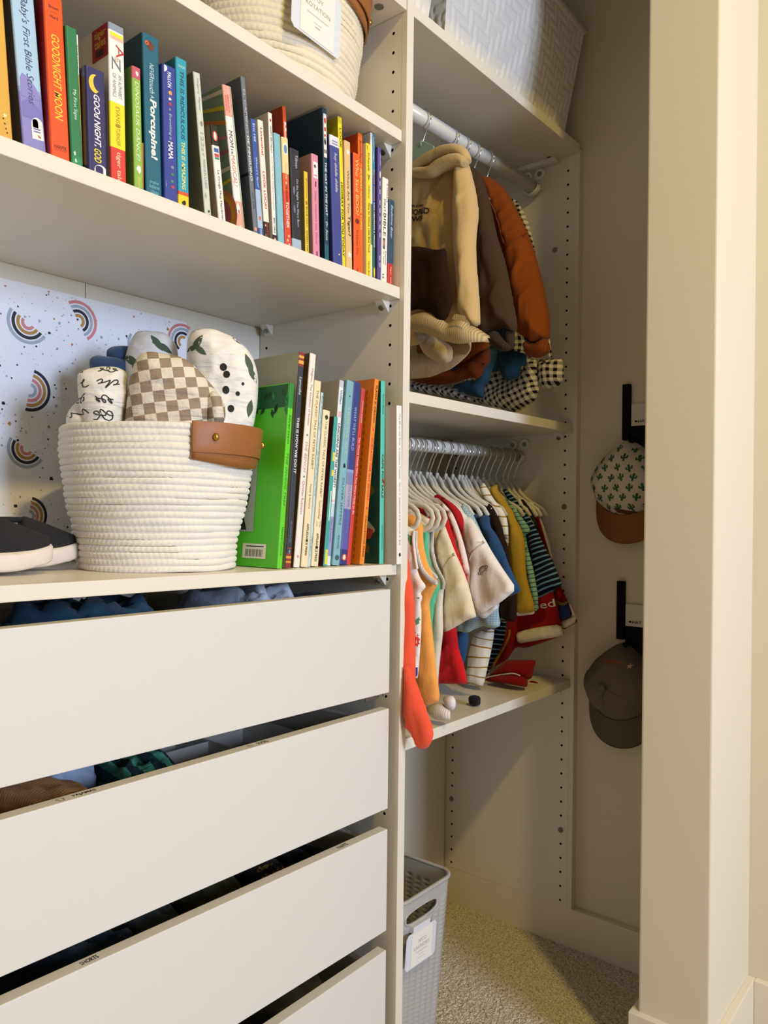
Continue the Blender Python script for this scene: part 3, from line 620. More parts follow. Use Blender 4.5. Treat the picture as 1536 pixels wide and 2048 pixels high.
 'bluesweat_a':(0.420,[(0.0968,1.328),(0.0706,1.325),(0.0781,1.301),(0.087,1.284),(0.0958,1.255),(0.1063,1.249),(0.1065,1.222),(0.122,1.226),(0.1438,1.232),(0.166,1.243),(0.1915,1.258),(0.1552,1.263),(0.1226,1.265),(0.1175,1.284)]),
 'bluesweat_b':(0.435,[(0.09,1.325),(0.0484,1.32),(0.0143,1.309),(0.0153,1.287),(0.029,1.283),(0.0312,1.26),(0.0451,1.261),(0.0527,1.258),(0.0643,1.258),(0.0735,1.271),(0.0816,1.285)]),
 'ging_body':(0.490,[(0.3603,1.293),(0.3093,1.283),(0.2361,1.271),(0.189,1.242),(0.1492,1.232),(0.1455,1.267),(0.1336,1.304),(0.1143,1.297),(0.0897,1.271),(0.053,1.281),(0.0456,1.313),(0.0174,1.305),(0.017,1.273),(0.0146,1.236),(0.0227,1.223),(0.0392,1.209),(0.0702,1.197),(0.0915,1.203),(0.1159,1.212),(0.2004,1.236),(0.309,1.26),(0.36,1.275)]),
 'ging_cuff':(0.500,[(0.0248,1.308),(-0.0025,1.308),(-0.0326,1.305),(-0.0348,1.287),(-0.0386,1.271),(-0.0339,1.256),(-0.023,1.246),(0.0043,1.243),(0.0195,1.254),(0.0224,1.28)]),
 'ging_sleeve':(0.470,[(0.0791,1.661),(0.0733,1.657),(0.058,1.644),(0.035,1.6),(0.0215,1.554),(0.0176,1.533),(0.0002,1.452),(-0.0171,1.358),(-0.0229,1.318),(-0.0266,1.301),(-0.0159,1.306),(0.0144,1.421),(0.0382,1.558),(0.0615,1.623)]),
 'roll_script_a':(-0.046,[(0.104,1.147),(0.0956,1.155),(0.0765,1.161),(0.055,1.162),(0.043,1.157),(0.0403,1.149),(0.0417,1.142),(0.0401,1.133),(0.0361,1.129),(0.0408,1.105),(0.0441,1.073),(0.045,0.93),(0.075,0.93),(0.088,1.03)]),
 'roll_script_b':(-0.030,[(0.1145,1.074),(0.1174,1.092),(0.1142,1.104),(0.1053,1.115),(0.0904,1.124),(0.0687,1.127),(0.049,1.126),(0.0426,1.11),(0.0435,1.073),(0.045,1.03),(0.07,1.03)]),
 'roll_check_a':(-0.060,[(0.0434,1.072),(0.0407,1.117),(0.0368,1.149),(0.0305,1.17),(0.0241,1.178),(0.0133,1.182),(-0.0065,1.18),(-0.0242,1.178),(-0.0377,1.172),(-0.0514,1.159),(-0.0629,1.146),(-0.0732,1.135),(-0.0768,1.123),(-0.0747,1.109),(-0.0704,1.085),(-0.0639,1.062),(-0.05,0.92),(0.03,0.92)]),
 'roll_check_b':(-0.078,[(-0.0567,1.124),(-0.0644,1.133),(-0.0757,1.129),(-0.0826,1.114),(-0.0837,1.1),(-0.0802,1.089),(-0.0717,1.083),(-0.0594,1.084)]),
 'roll_dots':(0.010,[(-0.0343,1.195),(-0.0353,1.214),(-0.0399,1.227),(-0.0506,1.232),(-0.0675,1.234),(-0.0821,1.23),(-0.0994,1.223),(-0.1169,1.21),(-0.127,1.196),(-0.1335,1.176),(-0.1349,1.159),(-0.134,1.131),(-0.1294,1.1),(-0.1222,1.075),(-0.09,0.93),(-0.04,0.93)]),
 'roll_leaf':(0.055,[(0.0521,1.178),(0.0488,1.198),(0.0431,1.218),(0.0349,1.232),(0.0216,1.234),(0.0095,1.234),(-0.0051,1.233),(-0.0163,1.223),(-0.0226,1.213),(-0.0257,1.162),(-0.03,0.93),(0.03,0.93)]),
 'roll_blue_a':(0.062,[(0.0975,1.176),(0.0982,1.19),(0.0884,1.196),(0.0765,1.195),(0.0575,1.194),(0.0382,1.19),(0.0379,1.165),(0.05,0.98),(0.08,0.98)]),
 'roll_blue_b':(0.068,[(0.0758,1.194),(0.0759,1.205),(0.0677,1.211),(0.0533,1.213),(0.0363,1.212),(0.0336,1.186),(0.0529,1.18)])}
ROW_A = 'picture books on the middle shelf'; ROW_B = 'picture books beside the rope basket'
def shade(c, k):
    c = c.lstrip('#'); return '#%02x%02x%02x' % tuple(max(0, min(255, int(int(c[i:i+2], 16)*k))) for i in (0, 2, 4))
def book(key, label, spine, cover=None, txt=(), prints=(), depth=.16, kind='hard', page='#E6DECB', spine_kw=None):
    """spine = [(fraction from the bottom, colour)...]; txt = [(words, f0, f1, width share, colour, options)] reading downwards"""
    x, Y, t, h, lean = BOOKS[key]
    z0 = 1.3428 if key[0] == 'A' else .8939-.0087*x
    z0 += abs(math.sin(math.radians(lean)))*t/2+.0003
    o = thing('picture_book' if kind != 'board' else 'board_book', label, 'book', (x, Y, z0), (0, math.radians(lean), 0), ROW_A if key[0] == 'A' else ROW_B)
    cover = cover or spine[0][1]
    c = .0011 if kind == 'soft' else (.0022 if kind == 'hard' else .0018)
    c = min(c, t*.25)
    r = min(t*.16, .0022)
    # spine profile, left cover board to right cover board
    prof = [(-t/2, depth), (-t/2, r)]
    for a in (20, 45, 70): prof.append((-t/2+r-r*math.cos(math.radians(a)), r-r*math.sin(math.radians(a))))
    nm = len(prof); prof += [(-t/2+r, 0), (t/2-r, 0)]
    for a in (70, 45, 20): prof.append((t/2-r+r*math.cos(math.radians(a)), r-r*math.sin(math.radians(a))))
    prof += [(t/2, r), (t/2, depth)]
    inner = [(-t/2+c, depth), (-t/2+c, r+c*.6), (-t/2+r, c), (t/2-r, c), (t/2-c, r+c*.6), (t/2-c, depth)]
    b = MB(); n = len(prof)
    b.v = [(p[0], p[1], 0) for p in prof]+[(p[0], p[1], h) for p in prof]
    for i in range(n-1):
        b.f.append((i, i+1, n+i+1, n+i)); b.m.append(1 if (i == 0 or i == n-2) else 0)
    k = len(b.v); m_ = len(inner)
    b.v += [(p[0], p[1], 0) for p in inner]+[(p[0], p[1], h) for p in inner]
    for i in range(m_-1): b.f.append((k+i+1, k+i, k+m_+i, k+m_+i+1)); b.m.append(1)
    ring = [0, 1, 2+2, nm, nm+1, n-2, n-1]                            # caps of the cover at head and tail
    outer_idx = list(range(n)); inner_idx = list(range(m_))
    for base, ofs, flip in ((0, k, False), (n, k+m_, True)):
        poly = [base+i for i in outer_idx]+[ofs+i for i in reversed(inner_idx)]
        b.f.append(tuple(poly if flip else poly[::-1])); b.m.append(0)
    cm = cover if isinstance(cover, bpy.types.Material) else mat(cover, .4, 'printed_cover', coat=.25)
    b.build('cover', [band_mat(spine, h), cm], o)
    ins = .003 if kind == 'hard' else .0004
    MB().box(-t/2+c+.0001, t/2-c-.0001, r+c, depth-ins-.001, ins, h-ins).build('pages', mat(page, .8, 'paper_pages', bump=.3, bscale=900), o)
    for w in txt:
        s, f0, f1, share, col = w[:5]; kw = w[5] if len(w) > 5 else {}
        kw = dict(kw); up = kw.pop('up', False); ux = kw.pop('x', 0); across = kw.pop('across', False)
        if across:
            text('spine_lettering', s, (ux*t, -.00025, (f0+f1)/2*h), (1, 0, 0), (0, 0, 1), share*t, (f1-f0)*h, mat(col, .5, 'print_ink'), o, **kw)
        else:
            L = (f1-f0)*h; H = share*t
            u, v = ((0, 0, -1), (1, 0, 0))
            if up: u, v = ((0, 0, 1), (-1, 0, 0))
            text('spine_lettering', s, (ux*t, -.00025, (f0+f1)/2*h), u, v, L, H, mat(col, .5, 'print_ink'), o, **kw)
    if prints:
        cols = []; b = MB()
        for col, P in prints:                                          # P: polygon in (share of thickness, fraction of height)
            if col not in cols: cols.append(col)
            lim = .5-r/t; b.add([(max(-lim, min(lim, a))*t, -.0002-.00002*len(cols), f*h) for a, f in P], [tuple(range(len(P)))], cols.index(col))
        b.build('spine_print', [mat(c_, .5, 'print_ink') for c_ in cols], o)
    return o
def disc(cx, cf, ru, rf, n=16): return [(cx+ru*math.cos(2*math.pi*i/n), cf+rf*math.sin(2*math.pi*i/n)) for i in range(n)]
def rect(a0, a1, f0, f1): return [(a0, f0), (a1, f0), (a1, f1), (a0, f1)]
def blob(cx, cf, ru, rf, seed, n=12):
    rr = random.Random(seed)
    return [(cx+ru*rr.uniform(.55, 1)*math.cos(2*math.pi*i/n), cf+rf*rr.uniform(.55, 1)*math.sin(2*math.pi*i/n)) for i in range(n)]
def ministar(cx, cf, ru, rf): return [(cx+(ru if i % 2 == 0 else ru*.45)*math.sin(math.pi*i/5), cf+(rf if i % 2 == 0 else rf*.45)*math.cos(math.pi*i/5)) for i in range(10)]
def crescent(cx, cf, ru, rf):
    o = [(cx+ru*math.cos(a), cf+rf*math.sin(a)) for a in [math.radians(d) for d in range(95, 286, 15)]]
    i = [(cx+ru*.45+ru*.75*math.cos(a), cf+rf*.18+rf*.85*math.sin(a)) for a in [math.radians(d) for d in range(275, 100, -15)]]
    return o+i
def arcwin(cx, cf, ru, rf): return [(cx-ru, cf-rf), (cx+ru, cf-rf), (cx+ru, cf+rf*.3)]+[(cx+ru*math.cos(a), cf+rf*.3+rf*.7*math.sin(a)) for a in [math.radians(d) for d in range(15, 180, 20)]]+[(cx-ru, cf+rf*.3)]
IT = dict(shear=.25); BD = dict(bold=.018); BI = dict(bold=.018, shear=.22)
BW = '#F4F0E6'; BKc = '#1B1916'
book('A1', 'golden yellow book with a glossy spine, leftmost on the middle shelf', [(0, '#DDA83F')], '#D0982F', [], [('#3A2A10', blob(.12, .115, .05, .006, 1, 6)), ('#3A2A10', blob(.17, .095, .05, .006, 2, 6)), ('#3A2A10', blob(.21, .075, .05, .006, 3, 6)), ('#3A2A10', blob(.25, .058, .05, .006, 4, 6)), ('#F7E7A0', ministar(.2, .13, .12, .012)), ('#F7E7A0', ministar(-.2, .4, .1, .01)), ('#F7E7A0', ministar(.1, .62, .1, .01))], depth=.15)
book('A2', 'thick light blue book with purple hills low on its spine', [(0, '#8C87C6'), (.32, '#9AA6D6'), (.345, '#A9CBE3')], '#55627F', [("Baby's First Bible Stories", .27, .80, .40, '#3E4470', IT)], [('#8C87C6', [(-.5, .3), (-.5, .39), (-.3, .415), (0, .40), (.25, .36), (.5, .32), (.5, .3)]), ('#7A77BC', [(-.5, .2), (-.5, .27), (-.1, .30), (.5, .25), (.5, .2)]), ('#F1EEE6', arcwin(.18, .155, .26, .055)), ('#8C87C6', arcwin(.10, .18, .12, .022)), ('#C8402E', [(.18, .125), (.30, .115), (.28, .107), (.16, .115)]), ('#6C72B0', rect(.0, .3, .135, .142)), ('#6C72B0', rect(.0, .3, .148, .155))], depth=.17, kind='board')
book('A3', 'orange board book with tall yellow italic letters on its spine', [(0, '#F4520F')], '#A3170E', [('GOODNIGHT MOON', .27, .775, .42, '#F6D33C', dict(shear=.2, bold=.006)), ('HARPER', .095, .118, .66, '#54220C', dict(across=True)), ('Brown', .925, .945, .5, '#54220C', dict(across=True, bold=.01)), ('Hurd', .868, .888, .4, '#54220C', dict(across=True, bold=.01))], [('#54220C', rect(-.2, .2, .905, .9065)), ('#54220C', rect(-.33, .33, .088, .0895))], depth=.15, kind='board')
book('A4', 'slim dark green board book with white lettering', [(0, '#1F8A54'), (.10, '#23794A')], '#1B5E3C', [('My First Signs', .36, .57, .34, '#DDF0DC')], [('#BFE0C8', blob(-.2, .12, .12, .02, 3)), ('#BFE0C8', blob(-.15, .07, .14, .018, 4))], depth=.13, kind='board')
book('A5', 'thin white and yellow book squeezed beside the dark green one', [(0, '#36507E'), (.09, '#F0B731'), (.72, '#F3EFE6')], '#F3EFE6', [('GOOD NIGHT', .76, .93, .5, '#4C5A66', BD)], depth=.13, kind='board')
book('A6', 'short navy board book with a yellow crescent moon', [(0, '#2B2560')], '#3B3560', [('GOOd NIGHT,', .29, .765, .38, '#F4F1EC', BI), ('GOD', .145, .27, .38, '#F2D93A', BI)], [('#F4C943', crescent(-.02, .86, .34, .085)), ('#F1EEE6', arcwin(.14, .055, .34, .075)), ('#2B2560', arcwin(.06, .085, .2, .035)), ('#5A5590', rect(-.02, .36, .02, .028)), ('#5A5590', rect(-.02, .36, .04, .047))], depth=.14, kind='board')
book('A7', 'tall white board book with red, yellow and white spine bands', [(0, '#DD3A2C'), (.245, '#F6E11E'), (.52, '#EFEBE4'), (.955, '#8E97A8'), ], '#EAE4DA', [('tiger tales', .02, .225, .36, '#F6C9A8', dict(bold=.012)), ('EVANS', .40, .50, .26, '#B08D22', {}), ('TURNOFF', .265, .37, .26, '#B08D22', {}), ('AN ALPHABET', .555, .70, .22, '#8A8F96', dict(x=.18)), ('OF ANIMALS', .555, .70, .22, '#8A8F96', dict(x=-.18)), ('A', .80, .88, .5, '#C23A35', dict(x=.2)), ('Z', .72, .80, .55, '#6E7686', dict(x=-.05)), ('to', .775, .80, .3, '#C59A5A', {})], [('#F2B9A0', rect(-.5, .5, .905, .925)), ('#F6E11E', rect(-.5, .5, .925, .945)), ('#B08D22', disc(0, .385, .17, .012))], depth=.19, kind='board')
bk = bpy.data.objects[-1] if False else None
book('A8', 'lime green board book with a pink square at its top', [(0, '#8FB94A'), (.905, '#C9566B')], '#5E8A2C', [('DINOSAUR DANCE!', .27, .885, .42, '#E8F2D2', dict(shear=.2)), ('Boynton', .0, .14, .4, '#E8E27A', IT)], [('#F0EDE4', blob(.02, .205, .34, .04, 9)), ('#F0EDE4', blob(.05, .95, .25, .025, 8))], depth=.14, kind='board')
book('A9', 'tiny low book with an ochre spine beside the lime green one', [(0, '#A9701F')], '#8F5A1C', depth=.12, kind='board')
book('A10', 'large teal book with chunky white letters down the spine', [(0, '#0F6079')], '#0A4358', [('Porcupine!', .255, .615, .52, '#F4F1EA', dict(bold=.035, shear=.1)), ('NEVER', .74, .83, .25, '#CFE3E6', IT), ('touch', .65, .735, .3, '#CFE3E6', IT), ('A', .62, .64, .22, '#CFE3E6', {}), ('make', .105, .125, .55, '#7FC0CC', dict(across=True, shear=.2)), ('believe', .075, .1, .62, '#7FC0CC', dict(across=True, shear=.2)), ('ideas', .045, .068, .5, '#7FC0CC', dict(across=True, shear=.2))], [('#6B3A22', blob(-.05, .935, .32, .036, 12, 16)), ('#D8603A', disc(-.25, .945, .12, .014)), ('#16130F', disc(-.25, .945, .04, .005))], depth=.17, kind='board')
book('A11', 'royal blue board book with tiny coloured animals on a worn spine', [(0, '#2F3E94')], '#34408C', [('FALLON', .845, .955, .28, '#E8ECF4', BD), ('Everything is', .475, .66, .24, '#C4CEE8', dict(shear=.15)), ('MAMA', .335, .46, .36, '#F0F0F0', BD)], [('#E9A93A', blob(.05, .81, .16, .02, 1)), ('#E6E2D6', blob(.02, .765, .14, .014, 2)), ('#C2453A', blob(.03, .73, .14, .014, 3)), ('#8A8A90', blob(.0, .69, .12, .012, 4)), ('#8A8A90', blob(.1, .28, .14, .014, 5)), ('#3E8A5A', blob(.1, .23, .14, .014, 6)), ('#3E9A4A', blob(.06, .18, .14, .014, 7)), ('#D0402E', blob(.1, .14, .16, .016, 8)), ('#E9EAF2', blob(-.42, .14, .07, .05, 10)), ('#E9EAF2', blob(-.3, .97, .18, .03, 11))]+[('#AFC0E4', P) for P in [[(a*1.0, .05+b) for a, b in Q] for Q in arc_band(0, 0, .30, .34, 0, 6.283, 18)] if False], depth=.16, kind='board')
book('A12', 'bright turquoise book with a yellow foot and red line', [(0, '#F6D21C'), (.098, '#D9532B'), (.125, '#2C9DB5')], '#1F7F9A', [('THIS IS RIDICULOUS', .47, .92, .33, '#1F4A62', dict(bold=.016, shear=.1)), ('THIS IS AMAZING', .14, .455, .34, '#F0E27A', dict(bold=.016, shear=.1)), ('GOOD', .94, .956, .62, '#DDF0F2', dict(across=True))], [('#2A2412', blob(0, .05, .22, .022, 5, 9))], depth=.16, kind='board')
book('A13', 'pale sage book with faint lettering and a grey cover', [(0, '#CFD4C4')], '#8B8168', [('Hogarty  Marcon', .74, .96, .34, '#8B8F80'), ('123s', .47, .60, .5, '#A9AEA0', BD), ('of', .44, .46, .3, '#8B8F80'), ('THANKFULNESS', .22, .42, .36, '#8B9082')], [('#A7AD9C', [(-.2+a*.5, .145+f*.05) for a, f in ((0, 0), (.4, .5), (0, 1), (-.4, .5))]), ('#8F9488', blob(.1, .66, .25, .022, 3)), ('#4A4E46', blob(.1, .03, .2, .02, 7)), ('#4A4E46', blob(.1, .065, .2, .012, 17))], depth=.19)
book('A14', 'small white board book with a black top on its spine', [(0, '#EFE9E0'), (.80, '#1A1614')], '#CBBDA2', [('La Oruga Muy Hambrienta', .02, .56, .36, '#2A2622', {})], [('#D8562C', disc(0, .895, .34, .05)), ('#F2EEE6', disc(0, .895, .16, .04)), ('#C9473B', rect(-.3, .3, .69, .72)), ('#3E5FA8', rect(-.3, .3, .735, .775)), ('#3E8F5A', rect(-.3, .3, .665, .685))], depth=.13, kind='board')
mg = book('A15', 'green rainbow striped book with a pink and white spine', [(0, '#F2A892'), (.22, '#F3ECE4'), (.79, '#F3A99A')], '#7F9A78', [('MOM', .585, .70, .42, '#2A2824', dict(shear=.15, x=-.15)), ('is', .54, .575, .3, '#2A2824', dict(x=-.15)), ('MAGICAL!', .325, .535, .42, '#DE7A5E', dict(shear=.1, x=-.15)), ('SABRINA MOYLE', .82, .94, .2, '#D8563E', dict(x=-.05)), ('EUNICE MOYLE', .83, .93, .2, '#D8563E', dict(x=-.3))], [('#8FA68A', rect(.26, .5, 0, 1)), ('#F7F3EC', blob(-.15, .17, .3, .05, 4)), ('#D8463A', blob(-.1, .15, .1, .02, 5)), ('#F2EDE2', disc(-.1, .05, .1, .01))], depth=.17)
book('A16', 'tall grey clothbound book with white capitals and a dark strap', [(0, '#6E7580')], '#565B66', [('EL CAMINO', .655, .925, .5, '#AEB4BC', BD), ('DE PINGUINO', .36, .64, .5, '#E4E6E8', BD), ('AMO  GOMI', .19, .29, .4, '#3C4250')], [('#1D1C1E', rect(-.5, .5, .395, .41)), ('#E39A7C', disc(0, .06, .35, .012))], depth=.20)
book('A17', 'small blue book with a pale lower spine, right of the tall grey one', [(0, '#2F55A4'), (.10, '#A9BFDE'), (.42, '#2F55A4')], '#DDD6C6', [('Eric Hill', .82, .965, .42, '#DCE6F4', {}), ("Where's Spot?", .44, .69, .42, '#DCE6F4', {}), ('WARNE', .015, .095, .4, '#EDE9DF', {})], [('#D86A4E', rect(-.2, .2, .17, .2))], depth=.15)
book('A18', 'cream book with red letters above a black footed spine', [(0, '#171412'), (.17, '#EFE7DA')], '#E2D8C6', [('Linenthal', .72, .94, .34, '#C8362E', BD), ('LOOK LOOK!', .28, .585, .40, '#C8362E', BD), ('DUTTON', .0, .16, .36, '#C8362E', BD)], [('#EFE7DA', blob(-.3, .14, .16, .012, 2)), ('#EFE7DA', blob(-.35, .06, .1, .015, 3))], depth=.16, kind='board')
book('A19', 'white book with tiny multicoloured lettering and a black foot', [(0, '#181513'), (.085, '#F2EDE4')], '#D9D2C4', [('HAPPY BIRTHDAY', .70, .90, .42, '#8A7F78', BD), ('from The Very Hungry Caterpillar', .27, .675, .32, '#B5673E'), ('ERIC CARLE', .10, .215, .4, '#4A3F3A', BD)], [('#C8362E', disc(0, .945, .2, .012)), ('#D8562C', disc(0, .045, .36, .022)), ('#F2EEE6', disc(0, .045, .18, .016))], depth=.18)
book('A20', 'plain sky blue book without lettering', [(0, '#86BBCB')], '#7FB2C2', [], [('#A9D2DC', blob(-.2, .42, .1, .06, 3)), ('#A9D2DC', blob(.2, .2, .12, .05, 4))], depth=.16, kind='board')
book('A22', 'red spined book with a pale yellow head and blue dot', [(0, '#D9452F'), (.52, '#DE5A2E'), (.68, '#E8D69A')], '#E8D69A', [('WANDA?', .63, .78, .34, '#E9C9A0', BD), ('WE BELONG', .44, .585, .28, '#9A2A1E', BD), ('TOGETHER', .20, .435, .40, '#F4ECDC', BD)], [('#F2EDE0', disc(0, .90, .34, .055)), ('#5E8FB0', disc(0, .90, .24, .04)), ('#F0C8A0', disc(.1, .13, .13, .012)), ('#F0C8A0', disc(-.1, .09, .13, .012)), ('#F0C8A0', disc(.1, .055, .13, .012)), ('#F0C8A0', disc(-.05, .60, .12, .012))], depth=.15, kind='board')
book('A23', 'worn dark navy board book with a pale blue foot', [(0, '#A9BCD2'), (.135, '#1E222E')], '#20222C', [('On the Night You Were Born', .26, .72, .26, '#C6CBD6', dict(x=.14)), ('Tillman', .82, .95, .26, '#C6CBD6', dict(x=.14))], [('#6E7486', blob(-.2, .60, .14, .05, 5)), ('#6E7486', blob(-.2, .42, .12, .05, 6)), ('#D8D6D0', blob(-.44, .33, .04, .06, 7)), ('#D8D6D0', blob(-.42, .92, .05, .05, 8))], depth=.145, kind='board')
book('A24', 'small yellow book with orange lettering beside the worn navy one', [(0, '#E9C634')], '#8F8A6C', [('Boynton', .70, .93, .42, '#C9622A', IT), ('BLUE HAT,', .36, .60, .38, '#5A5A28', {}), ('GREEN HAT', .06, .33, .38, '#5A5A28', {})], [('#B5602A', blob(0, .645, .3, .03, 4))], depth=.13, kind='board')
book('A21', 'tall orange book standing behind the red spined one', [(0, '#DC4E14')], '#B23A12', [('IF', .80, .90, .6, '#E8E2D6', dict(across=True, bold=.03))], [('#EFEAE0', rect(-.45, .45, .66, .80)), ('#1A1714', blob(0, .76, .4, .035, 2)), ('#1A1714', rect(-.3, -.1, .68, .72)), ('#1A1714', rect(.1, .3, .68, .72))], depth=.19)
book('A25', 'pink book with a white square and dark lettering on its spine', [(0, '#DE8FA8')], '#A98C80', [('Happy Valentine\'s Day, Mouse!', .16, .66, .34, '#B25A7C', dict(x=-.05))], [('#F1E9E2', rect(-.38, .38, .78, .93)), ('#5A3A42', blob(-.05, .89, .2, .02, 3)), ('#C86A86', rect(-.2, .25, .80, .81)), ('#7A2E4A', rect(-.08, .08, .70, .75)), ('#7A2E4A', rect(-.08, .08, .05, .10))], depth=.15, kind='board')
book('A26', 'large dark teal book with a white patch at the top of its spine', [(0, '#12566A'), (.14, '#0E3E54')], '#0C2E40', [('THE CAT IN THE HAT', .32, .66, .42, '#EAF2F2', dict(bold=.016, shear=.1)), ('Dr. Seuss', .165, .285, .44, '#EAF2F2', IT)], [('#EFE9E0', rect(-.36, .36, .69, .965)), ('#C8372C', blob(0, .92, .28, .025, 5)), ('#C8372C', rect(-.2, .2, .855, .88)), ('#C8372C', rect(-.25, .15, .82, .835)), ('#1A1817', blob(-.05, .79, .25, .03, 6)), ('#1A1817', rect(-.25, -.05, .715, .74)), ('#1A1817', rect(.05, .25, .715, .74))], depth=.25)
book('A27', 'indigo board book with white script lettering', [(0, '#3C4590'), (.92, '#E4E2E6')], '#2E356E', [('hey diddle diddle', .58, .875, .34, '#E6E4EC', dict(shear=.3))], [('#8C93C0', rect(-.3, .3, .935, .945)), ('#8C93C0', rect(-.3, .3, .955, .965)), ('#E0D060', disc(.1, .11, .08, .006))], depth=.17, kind='board')
book('A28', 'bright yellow tall book peeking over the indigo one', [(0, '#F0DC1E')], '#B7A61C', [('LOOK', .80, .93, .5, '#5A541C', BD), ('HOORAY FOR YOU TODAY', .1, .58, .5, '#3A3614', BD)], depth=.19)
book('A29', 'tan book with white flowers at head and foot of its spine', [(0, '#E2BE86')], '#D2AC74', [('Where Are You', .46, .78, .34, '#5A4630', {}), ('Tiger?', .285, .44, .52, '#4A3826', BD)], [('#F2E9DA', ministar(0, .92, .4, .03)), ('#F2E9DA', ministar(0, .145, .4, .03)), ('#E8D2AA', rect(-.2, .2, .03, .045))], depth=.17, kind='board')
book('A31', 'orange red book with a purple cover and yellow title', [(0, '#EE5A1E')], '#3A2450', [('Who Said BOO?', .50, .955, .46, '#F0C878', dict(bold=.01)), ('Yi-Hsuan Wu', .18, .385, .28, '#8A2E12', {})], [('#6E2A16', disc(0, .45, .3, .02)), ('#8A2E12', [(-.2, .02), (.2, .02), (0, .07)])], depth=.16, kind='board')
book('A30', 'tall orange book with yellow letters behind the orange red one', [(0, '#EF6A14')], '#C9450F', [('Brown/Hurd', .80, .955, .5, '#7A2A08', IT), ('BUENAS NOCHES, LUNA', .34, .76, .5, '#F0CC3A', BI), ('HARPERFESTIVAL', .03, .24, .4, '#C87A2A', {})], depth=.18)
book('A32', 'lemon yellow book with green sprout and black lettering', [(0, '#F2DC2C')], '#D9D2C2', [('Schertle', .80, .94, .4, '#3A3A1E', IT), ('McElmurry', .60, .70, .34, '#3A3A1E', IT), ('Time for School, Little Blue Truck', .20, .57, .36, '#2E3A1E', BD), ('Clarion Books', .02, .14, .3, '#2E3A1E', {})], [('#3E5A2A', [(0, .73), (-.25, .775), (-.1, .775), (0, .745), (.1, .775), (.25, .775)]), ('#2A2A1A', rect(-.5, -.25, .955, .985))], depth=.17)
book('A33', 'thin white book with a grey photo strip, beside the lemon yellow one', [(0, '#E6E2DA'), (.25, '#6E7A80'), (.52, '#E9E6DF')], '#D2CBB9', [], depth=.19)
book('A34', 'thin blue and green activity book with a yellow oval low down', [(0, '#2A6A48'), (.5, '#2E5A9A'), (.72, '#2F86A8')], '#2A78A0', [('PAINT', .66, .76, .5, '#E8A23A', BD), ('STICKER', .55, .65, .5, '#E8A23A', BD), ('KIDS MERMAIDS & MAGIC!', .24, .54, .5, '#EFEFE6', BD)], [('#F0D23A', disc(0, .07, .4, .035)), ('#F2EFE6', [(-.5, .80), (-.1, .84), (-.3, .90), (-.15, .98), (-.5, .98)])], depth=.19)
book('A35', 'violet book with pale lettering, third from the divider panel', [(0, '#5A4A96')], '#3E3478', [], [('#B9A6DA', rect(.05, .25, .87, .96)), ('#E8D8D8', disc(.15, .80, .22, .022))]+[('#D6C8E8', rect(.0, .22, f, f+.035)) for f in (.12, .17, .34, .40, .46, .52, .58, .66, .72)]+[('#E8D8D8', disc(.15, .81, .2, .02))], depth=.18)
book('A36', 'white book with big black capitals and a small portrait block', [(0, '#F1ECE2')], '#E2DACA', [("A CHILD'S", .78, .96, .2, '#2A2622', dict(x=.26)), ('FIRST', .68, .80, .30, '#2A2622', dict(x=-.15)), ('BIBLE', .455, .67, .42, '#1A1714', dict(x=-.1)), ('Kenneth', .19, .32, .22, '#4A423A', dict(x=.15)), ('N. Taylor', .19, .31, .22, '#4A423A', dict(x=-.2))], [('#5A3A3A', rect(-.42, .0, .335, .435)), ('#B98A6A', disc(-.2, .39, .14, .03)), ('#3A5A86', rect(-.4, -.02, .34, .36)), ('#C84A3A', rect(-.4, -.1, .06, .075)), ('#4A4A86', rect(-.4, -.1, .09, .1))], depth=.15)
book('A37', 'short slate blue book with a red foot, rightmost on the middle shelf', [(0, '#C92F2A'), (.265, '#2E4A66')], '#24384E', [('Bedtime Bear', .555, .94, .36, '#D6DEE6', IT), ('Margaret Wing', .33, .50, .22, '#5E7890', {}), ('tiger tales', .02, .235, .34, '#F2B9A0', BD)], depth=.14, kind='board')
# ---- lower row
b1 = book('B1', 'shiny lime green book with dark leaves across the top of its cover', [(0, '#5FD216'), (.86, '#1F8A34')], '#57C81A', [('Silverstein', .67, .83, .5, '#1E5A1E', IT), ('THE GIVING TREE', .33, .62, .42, '#2F8A22', IT), ('HarperCollins', .07, .22, .5, '#1E6A1E', {})], depth=.215)
b2 = book('B2', 'tall grey green book with a navy spine and striped ends', [(0, '#8E2A34'), (.02, '#D9A23A'), (.03, '#8E2A34'), (.042, '#D9A23A'), (.052, '#8E2A34'), (.064, '#2B3244'), (.93, '#8E2A34'), (.945, '#E2AE3E'), (.958, '#8E2A34'), (.97, '#E2AE3E'), (.983, '#8E2A34')], '#A5A68E', [('Lamothe', .80, .885, .44, '#E9E6DA', IT), ('THIS IS HOW WE DO IT', .435, .695, .44, '#F2EFE6', BD), ('chronicle books', .115, .215, .3, '#8A90A0', {})], [('#C8463A', rect(-.5, .5, .088, .092)), ('#8A90A0', blob(0, .075, .2, .012, 3))], depth=.25)
book('B3', 'tall white spined book with a brown and green painted cover', [(0, '#EFE7DC')], mat('#5C4416', .45, 'painted_cover', var=.75, vscale=26, coat=.2), [('Meghan, The Duchess of Sussex', .66, .93, .36, '#B5564A', {}), ('THE BENCH', .44, .585, .42, '#D88A78', dict(shear=.2)), ('Christian Robinson', .245, .40, .38, '#B5564A', {})], [('#5E8A4A', disc(0, .615, .14, .005)), ('#5E8A4A', disc(0, .42, .14, .005)), ('#D88A78', rect(-.15, .15, .045, .055))], depth=.24)
